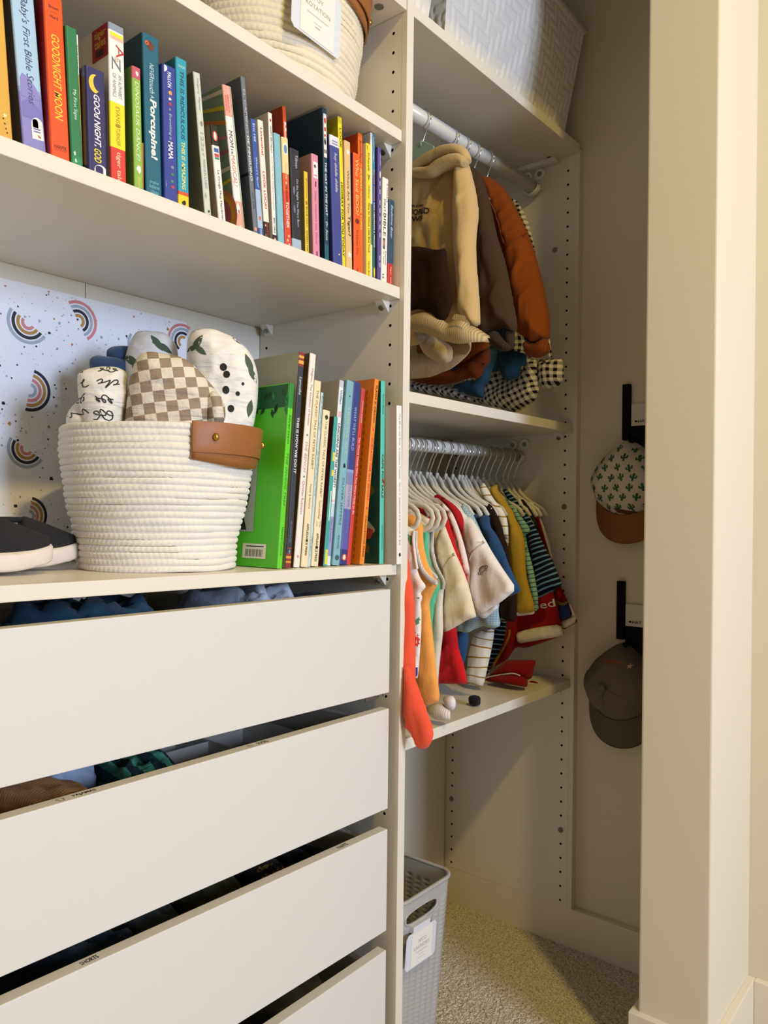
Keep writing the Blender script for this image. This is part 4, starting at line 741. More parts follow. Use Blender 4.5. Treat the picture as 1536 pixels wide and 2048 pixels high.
book('B4', 'cream book with brown capitals, the taller of two alike', [(0, '#F0DDB4')], '#D9BE8C', [('THE CLASSIC TALE OF PETER RABBIT', .52, .95, .30, '#7A6A4A', {}), ('Potter & Santore', .31, .44, .26, '#7A6A4A', {}), ('APPLESAUCE PRESS', .06, .23, .3, '#3A3022', BD)], [('#3A3022', disc(0, .14, .18, .008))], depth=.2)
book('B5', 'very thin powder blue book between two cream ones', [(0, '#BFD8DE')], '#A9C8D0', [('Emily Winfield Martin', .78, .98, .55, '#5E8A9A', IT), ('The Wonderful Things You Will Be', .40, .66, .5, '#5E8A9A', IT), ('random', .06, .17, .5, '#3E7AA0', {})], depth=.2)
book('B6', 'cream book with a small black emblem near the top of its spine', [(0, '#F1DFB8')], '#D9C08E', [('THE CLASSIC TALE OF PETER RABBIT', .44, .93, .28, '#7A6A4A', {}), ('Touch-and-Feel', .30, .42, .30, '#7A6A4A', IT), ('APPLESAUCE PRESS', .03, .21, .32, '#2A2218', BD)], [('#3A3226', blob(0, .955, .28, .02, 3)), ('#2A2218', disc(0, .12, .2, .009)), ('#7A6A4A', rect(-.25, -.2, .25, .285)), ('#7A6A4A', rect(.2, .25, .25, .285))], depth=.19)
book('B7', 'maroon covered book with a narrow teal spine', [(0, '#3AA39A')], '#4A1226', [], [('#E0EAD8', rect(-.1, .15, .30, .50)), ('#E2DA4A', rect(-.3, .4, .01, .11)), ('#E2DA4A', rect(-.2, .35, .70, .76)), ('#E2DA4A', rect(-.2, .35, .60, .64))], depth=.18)
book('B8', 'white book with slanted black capitals and a grey cover', [(0, '#E6E8EA'), (.05, '#9A9CD0'), (.26, '#C6D8E4'), (.33, '#E9EAEC'), (.96, '#C9C6D6')], '#B7B09C', [('UNICORNS ARE THE WORST!', .42, .765, .5, '#26242A', dict(bold=.016, shear=.1)), ('Simon & Schuster', .12, .25, .4, '#6A6AA0', IT), ('Willan', .87, .95, .5, '#7A8AB0', BD)], [('#E9B6C2', rect(-.4, .3, .80, .83)), ('#E9B6C2', rect(-.4, .3, .34, .35))], depth=.22)
book('B9', 'pale teal book with a small black heart halfway up its spine', [(0, '#7FB2BC')], '#6FA0AC', [('HERE WE ARE', .60, .85, .34, '#B9C9B4', dict(shear=.1)), ('OLIVER JEFFERS', .215, .47, .34, '#3A5A6A', {}), ('PHILOMEL', .085, .16, .26, '#3A5A6A', {})], [('#1E2A32', ministar(0, .915, .12, .008)), ('#1A2228', blob(0, .535, .24, .016, 4)), ('#3A5A6A', disc(0, .04, .3, .014))], depth=.22)
book('B10', 'deep blue book shading to lilac with pale hand lettering', [(0, '#2B3378'), (.08, '#5A5AA8'), (.30, '#A9A0C0'), (.37, '#B0A2B6'), (.43, '#7E86B8'), (.5, '#8FA0CC'), (.515, '#2E3E86')], '#28306E', [('WHAT WE\'LL BUILD', .62, .86, .36, '#A9B9DC', dict(shear=.1)), ('OLIVER JEFFERS', .17, .44, .34, '#6E7CB8', {})], [('#D8603A', disc(0, .04, .34, .018)), ('#F2EEE6', disc(0, .04, .16, .013))], depth=.22)
book('B11', 'narrow red book with small white lettering', [(0, '#D23A3A'), (.80, '#C8404A')], '#B9A88A', [('JOANNA GAINES', .80, .93, .42, '#F2D2CA', {}), ('The World Needs Who You Were Made to Be', .28, .72, .42, '#F6E6DE', {})], depth=.22)
b12 = book('B12', 'orange book with red lettering and a dashed line along its cover', [(0, '#EE8A1E')], '#E07A10', [('FLAVIA Z. DRAGO', .76, .965, .42, '#5A2E10', BD), ('GUSTAVO THE SHY GHOST', .34, .68, .42, '#E0344A', BD), ('CANDLEWICK PRESS', .04, .26, .36, '#7A3E10', BD)], [('#E0344A', ministar(0, .725, .25, .01)), ('#E0344A', ministar(0, .30, .25, .01))], depth=.20)
book('B13', 'slim blue book mostly hidden behind the orange one', [(0, '#7FA04A'), (.12, '#4A6AA0')], '#5A78A8', [], depth=.17)
b14 = book('B14', 'turquoise spined book with a dark green patterned cover', [(0, '#57C8B4')], mat('#1F4A3C', .45, 'painted_cover', var=.6, vscale=30, coat=.2), [('Slobodkina', .82, .93, .36, '#1F5A50', {}), ('CAPS FOR SALE', .36, .60, .46, '#5A1E16', BD), ('HarperCollins', .08, .21, .32, '#1F5A50', {})], [('#C98A1E', blob(.6, .44, .5, .03, 3)), ('#C98A1E', blob(.2, .455, .4, .02, 4))], depth=.23)
b15 = book('B15', 'white book standing against the divider, its spine past the shelf edge', [(0, '#EFEBE6')], '#CDBDB0', [('The Elf on the Shelf', .75, .95, .28, '#B98A8A', {}), ('A Christmas Tradition', .54, .735, .28, '#8A8A92', {}), ('Carol V. Aebersold and Chanda A. Bell', .12, .515, .26, '#8A8A92', {})], [('#16161A', blob(0, .06, .24, .016, 3))], depth=.20)
# ---- prints on the covers that show
def cover_print(bk, key, polys, cols):
    x, Y, t, h, lean = BOOKS[key]; b = MB()
    for ci, P in polys: b.add([(-t/2-.0002-.00008*ci, y, z) for y, z in P], [tuple(range(len(P)))], ci)
    b.build('cover_print', [mat(c, .45, 'print_ink') for c in cols], bk)
rr = random.Random(5); P = []
def zz(f): return f*BOOKS['B1'][3]
for k in range(46):
    y = .004+rr.random()*.205; z = zz(.86)+rr.random()*zz(.12); a = rr.uniform(-.7, .7); L = rr.uniform(.010, .018)
    dx, dz = math.sin(a), -math.cos(a)
    P.append((1+k % 2, [(y, z), (y+dx*L*.5+dz*.0035, z+dz*L*.5-dx*.0035), (y+dx*L, z+dz*L), (y+dx*L*.5-dz*.0035, z+dz*L*.5+dx*.0035)]))
P.append((0, [(.003, zz(.87)), (.003, zz(.995)), (.212, zz(.995)), (.212, zz(.87))]))
P += [(3, [(.055, zz(.19)), (.055, zz(.66)), (.2, zz(.66)), (.2, zz(.19))])]
P += [(4, [(.10+.03*math.cos(a)*1.1, zz(.42)+.05*math.sin(a)) for a in [i*.3 for i in range(21)]]), (4, [(.07, zz(.2)), (.08, zz(.3)), (.12, zz(.34)), (.19, zz(.3)), (.195, zz(.2))])]
P += [(5, [(.025, zz(.045)), (.025, zz(.125)), (.075, zz(.125)), (.075, zz(.045))])]
for i in range(16): P.append((6, [(.032+i*.0024, zz(.055)), (.032+i*.0024, zz(.095)), (.032+i*.0024+(.0013 if i % 3 else .0007), zz(.095)), (.032+i*.0024+(.0013 if i % 3 else .0007), zz(.055))]))
P.append((6, [(.03, zz(.108)), (.03, zz(.114)), (.068, zz(.114)), (.068, zz(.108))]))
cover_print(b1, 'B1', P, ['#0F5A2A', '#1A8A3A', '#0B4020', '#A9AFA4', '#23231F', '#EFEADC', '#1A1816'])
h = BOOKS['B12'][3]
cover_print(b12, 'B12', [(0, [(.014, h*f), (.014, h*(f+.022)), (.0152, h*(f+.022)), (.0152, h*f)]) for f in [.03+.037*i for i in range(25)]], ['#8A2A10'])
h = BOOKS['B14'][3]; P = []
for k in range(26):
    P.append((k % 4, [(.03+a*.5, h*f) for a, f in blob(rr.uniform(.0, .10), rr.uniform(.05, .92), .05, .05, 100+k)]))
cover_print(b14, 'B14', P, ['#BFD8B4', '#6A5A1E', '#B9AE8A', '#C8402E'])
h = BOOKS['A15'][3]; P = []
for i, c in enumerate(range(8)):
    a0 = math.radians(100+i*22); cy, cz = .03, h*.45
    d = (math.cos(a0), math.sin(a0))
P = []
for i, (f0, ww) in enumerate([(.97, .03), (.86, .03), (.76, .025), (.66, .02), (.57, .025), (.46, .025), (.38, .02)]):
    s = (f0-.5)*.9
    P.append((i % 5, [(.001, h*f0), (.001, h*(f0-ww)), (.16, h*(f0-ww*2+s)), (.16, h*(f0+s))]) if abs(s) < .2 or True else None)
P = [(c, [(y, min(max(z, .001), h*.999)) for y, z in Q]) for c, Q in P]
for c, r in ((0, .034), (1, .028), (2, .022)): P.append((c+5, poly2(.03, h*.15, r, 24)))
cover_print(mg, 'A15', P, ['#E6DAC2', '#D9C83A', '#D98A3A', '#C87A7A', '#A9687A', '#D98A5E', '#E0B43A', '#C86A86'])
h = BOOKS['A7'][3]
a7 = [o for o in bpy.data.objects if o.get('label', '').startswith('tall white board book with red')][0]
cover_print(a7, 'A7', [(0, [(.001, h*.80), (.001, h*.999), (.034, h*.999), (.034, h*.80)]), (1, [(.010, h*.82), (.010, h*.86), (.026, h*.86), (.026, h*.82)])], ['#A81E22', '#3A1414'])
text('cover_lettering', 'tiger', (-BOOKS['A7'][2]/2-.0004, .017, h*.95), (0, -1, 0), (0, 0, 1), .024, .010, mat('#D9B24A', .5, 'print_ink'), a7, bold=.02)
text('cover_lettering', 'tales', (-BOOKS['A7'][2]/2-.0004, .017, h*.90), (0, -1, 0), (0, 0, 1), .024, .010, mat('#D9B24A', .5, 'print_ink'), a7, bold=.02)
text('cover_lettering', 'RIBALDO', (-BOOKS['B2'][2]/2-.0003, .155, BOOKS['B2'][3]*.885), (0, -1, 0), (0, 0, 1), .055, .006, mat('#A83A34', .5, 'print_ink'), b2)
# strap round the tall grey book
a16 = [o for o in bpy.data.objects if o.get('label', '').startswith('tall grey clothbound')][0]
t, h = BOOKS['A16'][2], BOOKS['A16'][3]
MB().box(-t/2-.0008, -t/2, 0, .2, h*.395, h*.41).build('strap', mat('#1D1C1E', .7, 'elastic_strap'), a16)

# ------------------------------------------------------------------ baskets, blankets, shoes, poster, bin, caps
def rope_material(color):
    return mat(color, .85, 'cotton_rope', var=.10, vscale=60, bump=.5, bscale=520, sheen=.2)
def rope_basket(name, label, cx, cy, z0, prof, coils, rope, cat='basket', group=None):
    """prof: [(height share, half width x, half width y)] ; stacked coils of stitched rope"""
    o = thing(name, label, cat, (cx, cy, z0), group=group)
    H = prof[-1][0]; hc = H/coils; nu = 300; b = MB()
    def ab(z):
        for (za, aa, ba), (zb, a2, b2) in zip(prof, prof[1:]):
            if z <= zb+1e-9:
                t = (z-za)/(zb-za); t = t*t*(3-2*t)*.5+t*.5
                return aa+(a2-aa)*t, ba+(b2-ba)*t
        return prof[-1][1:]
    rows = []
    for j in range(coils):
        for s in range(6):
            a = math.radians(-75+30*s); rows.append((j, (j+.5)*hc+math.sin(a)*hc/2, math.cos(a)*hc*.36))
    for j, z, out in rows:
        A, B = ab(z)
        for i in range(nu):
            th = 2*math.pi*i/nu
            st = .0007*math.sin(th*95+j*1.9+math.sin(z*900)*1.2)*(out/(hc*.36))
            wob = .0018*noise.noise((math.cos(th)*2.2, math.sin(th)*2.2, j*.55+cx*9))
            zz_ = z+.0016*noise.noise((math.cos(th)*1.6, math.sin(th)*1.6, j*.3))
            k = out+st+wob
            b.v.append(((A+k)*math.cos(th), (B+k)*math.sin(th), zz_))
    n = len(rows)
    for r in range(n-1):
        for i in range(nu): b.f.append((r*nu+i, r*nu+(i+1) % nu, (r+1)*nu+(i+1) % nu, (r+1)*nu+i))
    k0 = len(b.v)                                                       # inner wall and floor
    for z in (H-hc*.2, H*.6, H*.3, .006):
        A, B = ab(z)
        for i in range(nu):
            th = 2*math.pi*i/nu; b.v.append(((A-hc*.45)*math.cos(th), (B-hc*.45)*math.sin(th), z))
    for i in range(nu): b.f.append(((n-1)*nu+i, (n-1)*nu+(i+1) % nu, k0+(i+1) % nu, k0+i))
    for r in range(3):
        for i in range(nu): b.f.append((k0+r*nu+i, k0+r*nu+(i+1) % nu, k0+(r+1)*nu+(i+1) % nu, k0+(r+1)*nu+i))
    b.f.append(tuple(k0+3*nu+i for i in range(nu))); b.f.append(tuple(range(nu-1, -1, -1)))
    b.m = [0]*len(b.f)
    b.build('rope_body', rope, o, smooth=True)
    return o, ab, H
LEATHER = mat('#9C6231', .5, 'tan_leather', var=.18, vscale=45, bump=.25, bscale=350)
BRASS = mat('#C39A45', .25, 'brass_rivet', metal=1)
def leather_handle(o, ab, H, t0, t1):
    def band(za, zb, off, bow, droop, th=.0026, n=26):
        b = MB()
        for i in range(n+1):
            s = i/n; t = math.radians(t0+(t1-t0)*s); k = math.sin(math.pi*s)
            for zq in (za, za*.67+zb*.33, za*.33+zb*.67, zb):
                sh = (zq-za)/(zb-za); z = H+zq-droop*k*sh; A, B = ab(min(max(z, 0), H))
                for d in (off+bow*k*(1-.5*sh), off+bow*k*(1-.5*sh)+th): b.v.append(((A+d)*math.cos(t), (B+d)*math.sin(t), z))
        W = 8
        for i in range(n):
            a = i*W; c = a+W
            for q in range(3):
                b.f.append((a+2*q+1, c+2*q+1, c+2*q+3, a+2*q+3)); b.f.append((a+2*q, a+2*q+2, c+2*q+2, c+2*q))
            b.f.append((a, c, c+1, a+1)); b.f.append((a+6, a+7, c+7, c+6))
        for a, fl in ((0, 0), (n*W, 1)):
            for q in range(3): b.f.append((a+2*q, a+2*q+1, a+2*q+3, a+2*q+2))
        b.m = [0]*len(b.f); return b
    h = band(.003, -.036, .0060, .012, .0).build('leather_handle', LEATHER, o, smooth=True, bevel=.0006)
    h2 = band(-.012, -.044, .0048, .004, .008).build('inner_strap', LEATHER, h, smooth=True)
    for s in (.16, .84):
        t = math.radians(t0+(t1-t0)*s); A, B = ab(H-.016); k = math.sin(math.pi*s)*.010
        MB().sphere(((A+.0092+k)*math.cos(t), (B+.0092+k)*math.sin(t), H-.016), (.0042, .0042, .0050), 14, 8).build('rivet', BRASS, h, smooth=True)
    return h
CREAM = rope_material('#EDE7DA'); ROPE_LAMPLIT = rope_material('#E9DDC0')  # upper basket's rope made yellower, the lamp's warm light put into its colour
bx, by = -.3590, .1440
bask, ab1, H1 = rope_basket('rope_basket', 'white rope basket of rolled blankets standing beside the lime green book', bx, by, .8972, [(0, .101, .101), (.03, .104, .104), (.11, .120, .120), (.155, .1255, .1255), (.187, .125, .125)], 22, CREAM)
leather_handle(bask, ab1, H1, -108, -32)
ubx, uby = -.166, .126
ub, ab2, H2 = rope_basket('rope_basket', 'cream rope basket on the upper shelf with a hanging tag', ubx, uby, 1.6005, [(0, .125, .098), (.06, .139, .106), (.14, .152, .112), (.19, .150, .111)], 20, ROPE_LAMPLIT)
leather_handle(ub, ab2, H2, -87, -27)
# hanging label cards
CARD = mat('#F0ECE4', .35, 'label_card', coat=.5); CARDB = mat('#DDE0EA', .3, 'clear_label_sleeve', coat=.6)
def label_tag(label, org, u, v, w, h, lines, clip=None):
    o = thing('label_tag', label, 'label', org)
    u = Vector(u).normalized(); v = Vector(v).normalized(); nrm = u.cross(v)
    def slab(name, a0, a1, b0, b1, d0, d1, m, bev=.0008):
        P = []
        for d in (d0, d1):
            for a, c in ((a0, b0), (a1, b0), (a1, b1), (a0, b1)): P.append(u*a+v*c+nrm*d)
        return MB().add(P, [(0, 3, 2, 1), (4, 5, 6, 7), (0, 1, 5, 4), (1, 2, 6, 5), (2, 3, 7, 6), (3, 0, 4, 7)]).build(name, m, o, bevel=bev)
    # sleeve with cut corners
    c = .006; pts = [(-w/2+c, -h/2), (w/2-c, -h/2), (w/2, -h/2+c), (w/2, h/2-c), (w/2-c, h/2), (-w/2+c, h/2), (-w/2, h/2-c), (-w/2, -h/2+c)]
    P = [u*a+v*b_+nrm*d for d in (-.0008, 0) for a, b_ in pts]
    MB().add(P, [tuple(range(7, -1, -1)), tuple(range(8, 16))]+[(i, (i+1) % 8, 8+(i+1) % 8, 8+i) for i in range(8)]).build('card_sleeve', CARDB, o)
    slab('card', -w*.33, w*.36, -h*.47, h*.46, .0001, .0007, CARD, .0002)
    slab('clip', -w*.28, w*.28, h/2-.003, h/2+.008, -.012, -.0004, CARDB, .0006)
    for s, f, L, H, col in lines:
        text('card_lettering', s, u*(w*.015)+v*(f*h)+nrm*.0009, u, v, L*w, H*h, mat(col, .6, 'print_ink'), o)
    return o
label_tag('white card tag clipped under the leather handle of the upper rope basket', (-.196, .0118, 1.692), (1, 0, -.05), (0, -.03, 1), .100, .086,
          [('TOY', .20, .20, .075, '#A9A294'), ('ROTATION', .05, .50, .075, '#A9A294'), ('_', -.09, .44, .016, '#C9C3B6'), ('_____', -.20, .16, .008, '#B9B3A6'), ('_', -.26, .10, .02, '#B9B3A6')])
# ---- laundry bin
BINM = mat('#B2AFAC', .4, 'grey_plastic', coat=.15)
def laundry_bin():
    o = thing('laundry_bin', 'grey woven plastic laundry bin on the carpet beside the drawers', 'laundry bin', (0, 0, 0))
    b = MB(); H = .325; nz = 118
    P = []
    per = 0; top = (.0215, .190, .0150, .315); bot = (.036, .172, .036, .300); r = .028
    def ring(x0, x1, y0, y1, r, n=10, ds=.0028):
        pts = []
        def seg(ax, ay, cx, cy):
            L = math.hypot(cx-ax, cy-ay); k = max(2, int(L/ds))
            return [(ax+(cx-ax)*i/k, ay+(cy-ay)*i/k) for i in range(k)]
        def arc(cx, cy, a0): return [(cx+r*math.cos(math.radians(a0+90*i/n)), cy+r*math.sin(math.radians(a0+90*i/n))) for i in range(n)]
        pts += seg(x0+r, y0, x1-r, y0)+arc(x1-r, y0+r, -90)+seg(x1, y0+r, x1, y1-r)+arc(x1-r, y1-r, 0)+seg(x1-r, y1, x0+r, y1)+arc(x0+r, y1-r, 90)+seg(x0, y1-r, x0, y0+r)+arc(x0+r, y0+r, 180)
        return pts
    base = ring(*top, r); n = len(base)
    cx0 = (top[0]+top[1])/2; cy0 = (top[2]+top[3])/2; cx1 = (bot[0]+bot[1])/2; cy1 = (bot[2]+bot[3])/2
    sx = (bot[1]-bot[0])/(top[1]-top[0]); sy = (bot[3]-bot[2])/(top[3]-top[2])
    for j in range(nz+1):
        z = H*j/nz; t = j/nz
        for i, (x, y) in enumerate(base):
            X0 = (x-cx0)*(sx+(1-sx)*t)+cx1+(cx0-cx1)*t; Y0 = (y-cy0)*(sy+(1-sy)*t)+cy1+(cy0-cy1)*t
            nb = base[(i+1) % n]; pb = base[i-1]; nx_, ny_ = nb[1]-pb[1], -(nb[0]-pb[0]); L = math.hypot(nx_, ny_) or 1
            d = 0
            if .008 < z < .296 and not (.038 < X0 < .150 and .276 < z < .305 and Y0 < .04):
                u_ = i*.0028; cu = int(u_/.020); fu = u_/.020-cu; zrow = z/.0085+(cu % 2)*.5; fz = zrow-int(zrow)
                d = .0034*math.sin(math.pi*fu)*(.15+.85*abs(math.sin(math.pi*fz)))-.0008
            P.append((X0+nx_/L*d, Y0+ny_/L*d, z))
    b.v = P
    def hole(x, y, z):
        return y < .05 and ((abs(x-.0925)/.046)**3+(abs(z-.2915)/.0115)**3) < 1
    for j in range(nz):
        for i in range(n):
            i2 = (i+1) % n; f = (j*n+i, j*n+i2, (j+1)*n+i2, (j+1)*n+i)
            c = [sum(P[q][k] for q in f)/4 for k in range(3)]
            if hole(*c): continue
            b.f.append(f); b.m.append(0)
    b.f.append(tuple(range(n-1, -1, -1))); b.m.append(0)
    body = b.build('bin_body', BINM, o, smooth=True)
    sd = body.modifiers.new('wall', 'SOLIDIFY'); sd.thickness = .0028; sd.offset = -1
    MB().tube([(x, y, H) for x, y in base], .0036, 10, closed=True, up=(0, 0, 1), flat=.9).build('rim', BINM, body, smooth=True)
    pts = []
    for i in range(40):
        a = 2*math.pi*i/40; c, s = math.cos(a), math.sin(a)
        pts.append((.0925+.0462*math.copysign(abs(c)**.667, c), .0158+(.0022), .2915+.0118*math.copysign(abs(s)**.667, s)))
    MB().tube(pts, .0022, 8, closed=True, up=(0, 1, 0)).build('handle_rim', BINM, body, smooth=True)
    return o
laundry_bin()
label_tag('white card tag hooked over the handle hole of the laundry bin', (.078, .0072, .243), (1, 0, -.03), (.10, 0, 1), .086, .058,
          [('NICO', .19, .26, .10, '#A7A4A6'), ('LAUNDRY', .02, .52, .10, '#A7A4A6'), ('_', -.12, .36, .024, '#C0BDBF'), ('______', -.22, .18, .012, '#C0BDBF'), ('_', -.31, .26, .016, '#C9C6C8')])
# ---- woven white baskets above the hanging unit
WEAVE = mat('#E6E0D4', .45, 'white_woven_strips', coat=.15)
def woven_basket(name, label, bot, top, z0, z1, s=.019, lean=.0, seed=0):
    o = thing(name, label, 'basket', ((bot[0]+bot[1])/2, (bot[2]+bot[3])/2, z0))
    ox, oy = o.location.x, o.location.y
    b = MB(); ds = s/6
    def side(pa, pb, qa, qb, nrm, u0):
        """pa,pb bottom corners; qa,qb top corners"""
        L = max((Vector(pb)-Vector(pa)).length, (Vector(qb)-Vector(qa)).length); H = z1-z0
        nu = int(L/ds); nv = int(H/ds); k = len(b.v)
        for j in range(nv+1):
            t = j/nv
            for i in range(nu+1):
                f = i/nu
                p = (Vector(pa)*(1-f)+Vector(pb)*f)*(1-t)+(Vector(qa)*(1-f)+Vector(qb)*f)*t
                u = u0+f*L; v = t*H
                cu, cv_ = math.floor(u/s), math.floor(v/s); fu, fv = u/s-cu, v/s-cv_
                ph = (cu+cv_) % 4 if (cu//8) % 2 == 0 else (cu-cv_) % 4
                hgt = math.sin(math.pi*min(max(fv, .04), .96))**.4 if ph < 2 else math.sin(math.pi*min(max(fu, .04), .96))**.4
                d = -.0042+.0048*hgt
                bow = .012*math.sin(math.pi*f)*math.sin(math.pi*t)+.004*noise.noise((u*9, v*9, seed))*math.sin(math.pi*f)
                e = min(f, 1-f)*L
                if e < .006: d *= e/.006
                p = p+Vector(nrm)*(d+bow)
                b.v.append((p.x-ox, p.y-oy, p.z-z0))
        for j in range(nv):
            for i in range(nu):
                a = k+j*(nu+1)+i; b.f.append((a, a+1, a+nu+2, a+nu+1)); b.m.append(0)
    x0, x1, y0, y1 = bot; X0, X1, Y0, Y1 = top
    side((x0, y0, z0), (x1, y0, z0), (X0, Y0, z1), (X1, Y0, z1), (0, -1, 0), 0)
    side((x1, y0, z0), (x1, y1, z0), (X1, Y0, z1), (X1, Y1, z1), (1, 0, 0), .5)
    side((x1, y1, z0), (x0, y1, z0), (X1, Y1, z1), (X0, Y1, z1), (0, 1, 0), .9)
    side((x0, y1, z0), (x0, y0, z0), (X0, Y1, z1), (X0, Y0, z1), (-1, 0, 0), 1.3)
    b.add([(x0-ox, y0-oy, .001), (x0-ox, y1-oy, .001), (x1-ox, y1-oy, .001), (x1-ox, y0-oy, .001)], [(0, 1, 2, 3)])
    o2 = b.build('woven_body', WEAVE, o, smooth=True)
    r = MB(); r.tube([(X0-ox, Y0-oy, z1-z0), (X1-ox, Y0-oy, z1-z0), (X1-ox, Y1-oy, z1-z0), (X0-ox, Y1-oy, z1-z0)], .008, 10, closed=True, up=(0, 0, 1))
    r.build('rim', WEAVE, o, smooth=True)
    return o
woven_basket('woven_basket', 'large white woven strip basket on top of the hanging unit', (.125, .590, .014, .325), (.100, .622, -.018, .343), 1.8175, 2.055, seed=1)
woven_basket('woven_basket', 'white woven basket half hidden above the divider, left of the large one', (-.30, .072, .012, .31), (-.33, .090, -.016, .33), 1.8105, 2.03, s=.021, seed=4)
# dark cloth lying in the large white basket
def lump(name, label, cat, c, rx, ry, rz, m, seed, group=None, amp=.22, freq=9, rot=0, n=40, part=None):
    b = MB(); b.sphere((0, 0, 0), 1, n, n//2)
    v = []
    for p in b.v:
        q_ = Vector(p); e = .62
        q_ = Vector(tuple(math.copysign(abs(a)**e, a) for a in q_))
        w = 1+amp*noise.noise((q_.x*freq*rx*6+seed, q_.y*freq*ry*6, q_.z*freq*rz*6))+amp*.5*noise.noise((q_.x*freq*rx*16, q_.y*freq*ry*16+seed, q_.z*freq*rz*8))
        v.append((q_.x*rx*w, q_.y*ry*w, q_.z*rz*w))
    b.v = v
    o = b.build(name, m, smooth=True); o.location = c; o.rotation_euler = (0, 0, rot)
    return tag(o, label, cat, group)
lump('folded_cloth', 'dark brown cloth showing above the rim of the large white basket', 'cloth', (.52, .12, 2.07), .09, .10, .055, mat('#3A2416', .9, 'brown_cloth', sheen=.3), 3)
lump('folded_cloth', 'grey green cloth behind the brown one in the large white basket', 'cloth', (.575, .20, 2.10), .04, .06, .07, mat('#5E6450', .9, 'green_cloth', sheen=.3), 8)

# ---- rainbow sheet on the back of the shelf bay
def rainbow_sheet():
    o = thing('patterned_paper_sheet', 'white paper sheet with rainbows and speckles on the back of the shelf', 'wall decoration', (-.5, .344, .90))
    ox, oz = -.5, .90
    MB().box(-.48, .3316, -.0004, .0003, .003, .4015).build('paper', mat('#F5F5FA', .6, 'printed_paper'), o)
    cols = {'grey': '#A9B6C2', 'black': '#23222C', 'ochre': '#BC8B3C', 'pink': '#DA8B88', 'rust': '#C97F62', 'lav': '#A9A9BE'}
    names = list(cols); b = MB()
    def rb(x, z, R, ang, order):
        w = R*.145; gap = R*.075
        for k, c in enumerate(order):
            r1 = R-k*(w+gap)
            for Q in arc_band(x-ox, z-oz, r1-w, r1, math.radians(ang-90), math.radians(ang+90), 20):
                b.add([(a, -.00075, c2) for a, c2 in Q], [(0, 1, 2, 3)], names.index(c))
    T1 = ('grey', 'black', 'ochre', 'pink'); T2 = ('pink', 'grey', 'black', 'ochre'); T3 = ('black', 'ochre', 'pink', 'grey')
    for i in range(-2, 3):
        for j in range(0, 2):
            dx = .1935*i; dz = -.183*j
            for x, z, a, t in ((-.4458, 1.2461, -122, T1), (-.3686, 1.2639, 32, T2), (-.4422, 1.1486, -16+4, T3)):
                X, Z = x+dx, z+dz
                if -.945 < X < -.20 and .93 < Z < 1.27: rb(X, Z, .0312 if j == 0 else .0285, a, t)
    rb(-.1762, 1.2665, .0312, 150, ('pink', 'grey', 'black', 'ochre'))
    rr = random.Random(11)
    for k in range(1500):
        x = rr.uniform(-.978, -.172); z = rr.uniform(.905, 1.298); big = rr.random()
        r = rr.uniform(.0006, .0012) if big < .62 else rr.uniform(.0014, .0026) if big < .93 else rr.uniform(.0028, .0040)
        nn = rr.choice((3, 4, 4, 5)); a0 = rr.random()*6
        ci = rr.choice((0, 1, 1, 4, 5, 5, 2, 0)) if r > .0012 else rr.choice((1, 5, 0, 4))
        b.add([(x-ox+r*rr.uniform(.6, 1)*math.cos(a0+2*math.pi*q_/nn), -.0006, z-oz+r*rr.uniform(.6, 1)*math.sin(a0+2*math.pi*q_/nn)) for q_ in range(nn)], [tuple(range(nn))], ci)
    b.build('printed_pattern', [mat(cols[c], .65, 'print_ink') for c in names], o)
rainbow_sheet()

# ---- rolled muslin blankets in the rope basket
def muslin(color, scale=1.0): return mat(color, .9, 'muslin', bump=.4, bscale=300, sheen=.15, crease=.8, cscale=26, cstretch=(.6, .6, 3.0))
def check_material(c1_, c2_, s, ry=0, name='checked_cloth', rough=.9, axes='XZ'):
    m = bpy.data.materials.new(name); m.use_nodes = True; nt, bs = nodes_of(m)
    tc = nt.nodes.new('ShaderNodeTexCoord'); sp = nt.nodes.new('ShaderNodeSeparateXYZ')
    mp = nt.nodes.new('ShaderNodeMapping'); mp.inputs['Rotation'].default_value = (0, ry, 0) if axes == 'XZ' else (ry, 0, 0)
    nt.links.new(tc.outputs['Object'], mp.inputs[0]); nt.links.new(mp.outputs[0], sp.inputs[0])
    h = []
    for ax in axes:
        f = math_node(nt, 'FRACT', math_node(nt, 'MULTIPLY', sp.outputs[ax], 1/(2*s)))
        h.append(math_node(nt, 'GREATER_THAN', f, .5))
    k = math_node(nt, 'MODULO', math_node(nt, 'ADD', h[0], h[1]), 2)
    mx = nt.nodes.new('ShaderNodeMix'); mx.data_type = 'RGBA'; mx.inputs[6].default_value = lin(c1_); mx.inputs[7].default_value = lin(c2_)
    nt.links.new(k, mx.inputs[0]); nt.links.new(mx.outputs[2], bs.inputs['Base Color']); bs.inputs['Roughness'].default_value = rough
    n = nt.nodes.new('ShaderNodeTexNoise'); n.inputs['Scale'].default_value = 240
    nt.links.new(tc.outputs['Object'], n.inputs['Vector'])
    bp = nt.nodes.new('ShaderNodeBump'); bp.inputs['Strength'].default_value = .5; bp.inputs['Distance'].default_value = .002
    nt.links.new(n.outputs['Fac'], bp.inputs['Height']); crinkle(nt, bs, tc, .8, 26, (.6, .6, 3.2), prev=bp.outputs[0])
    return m
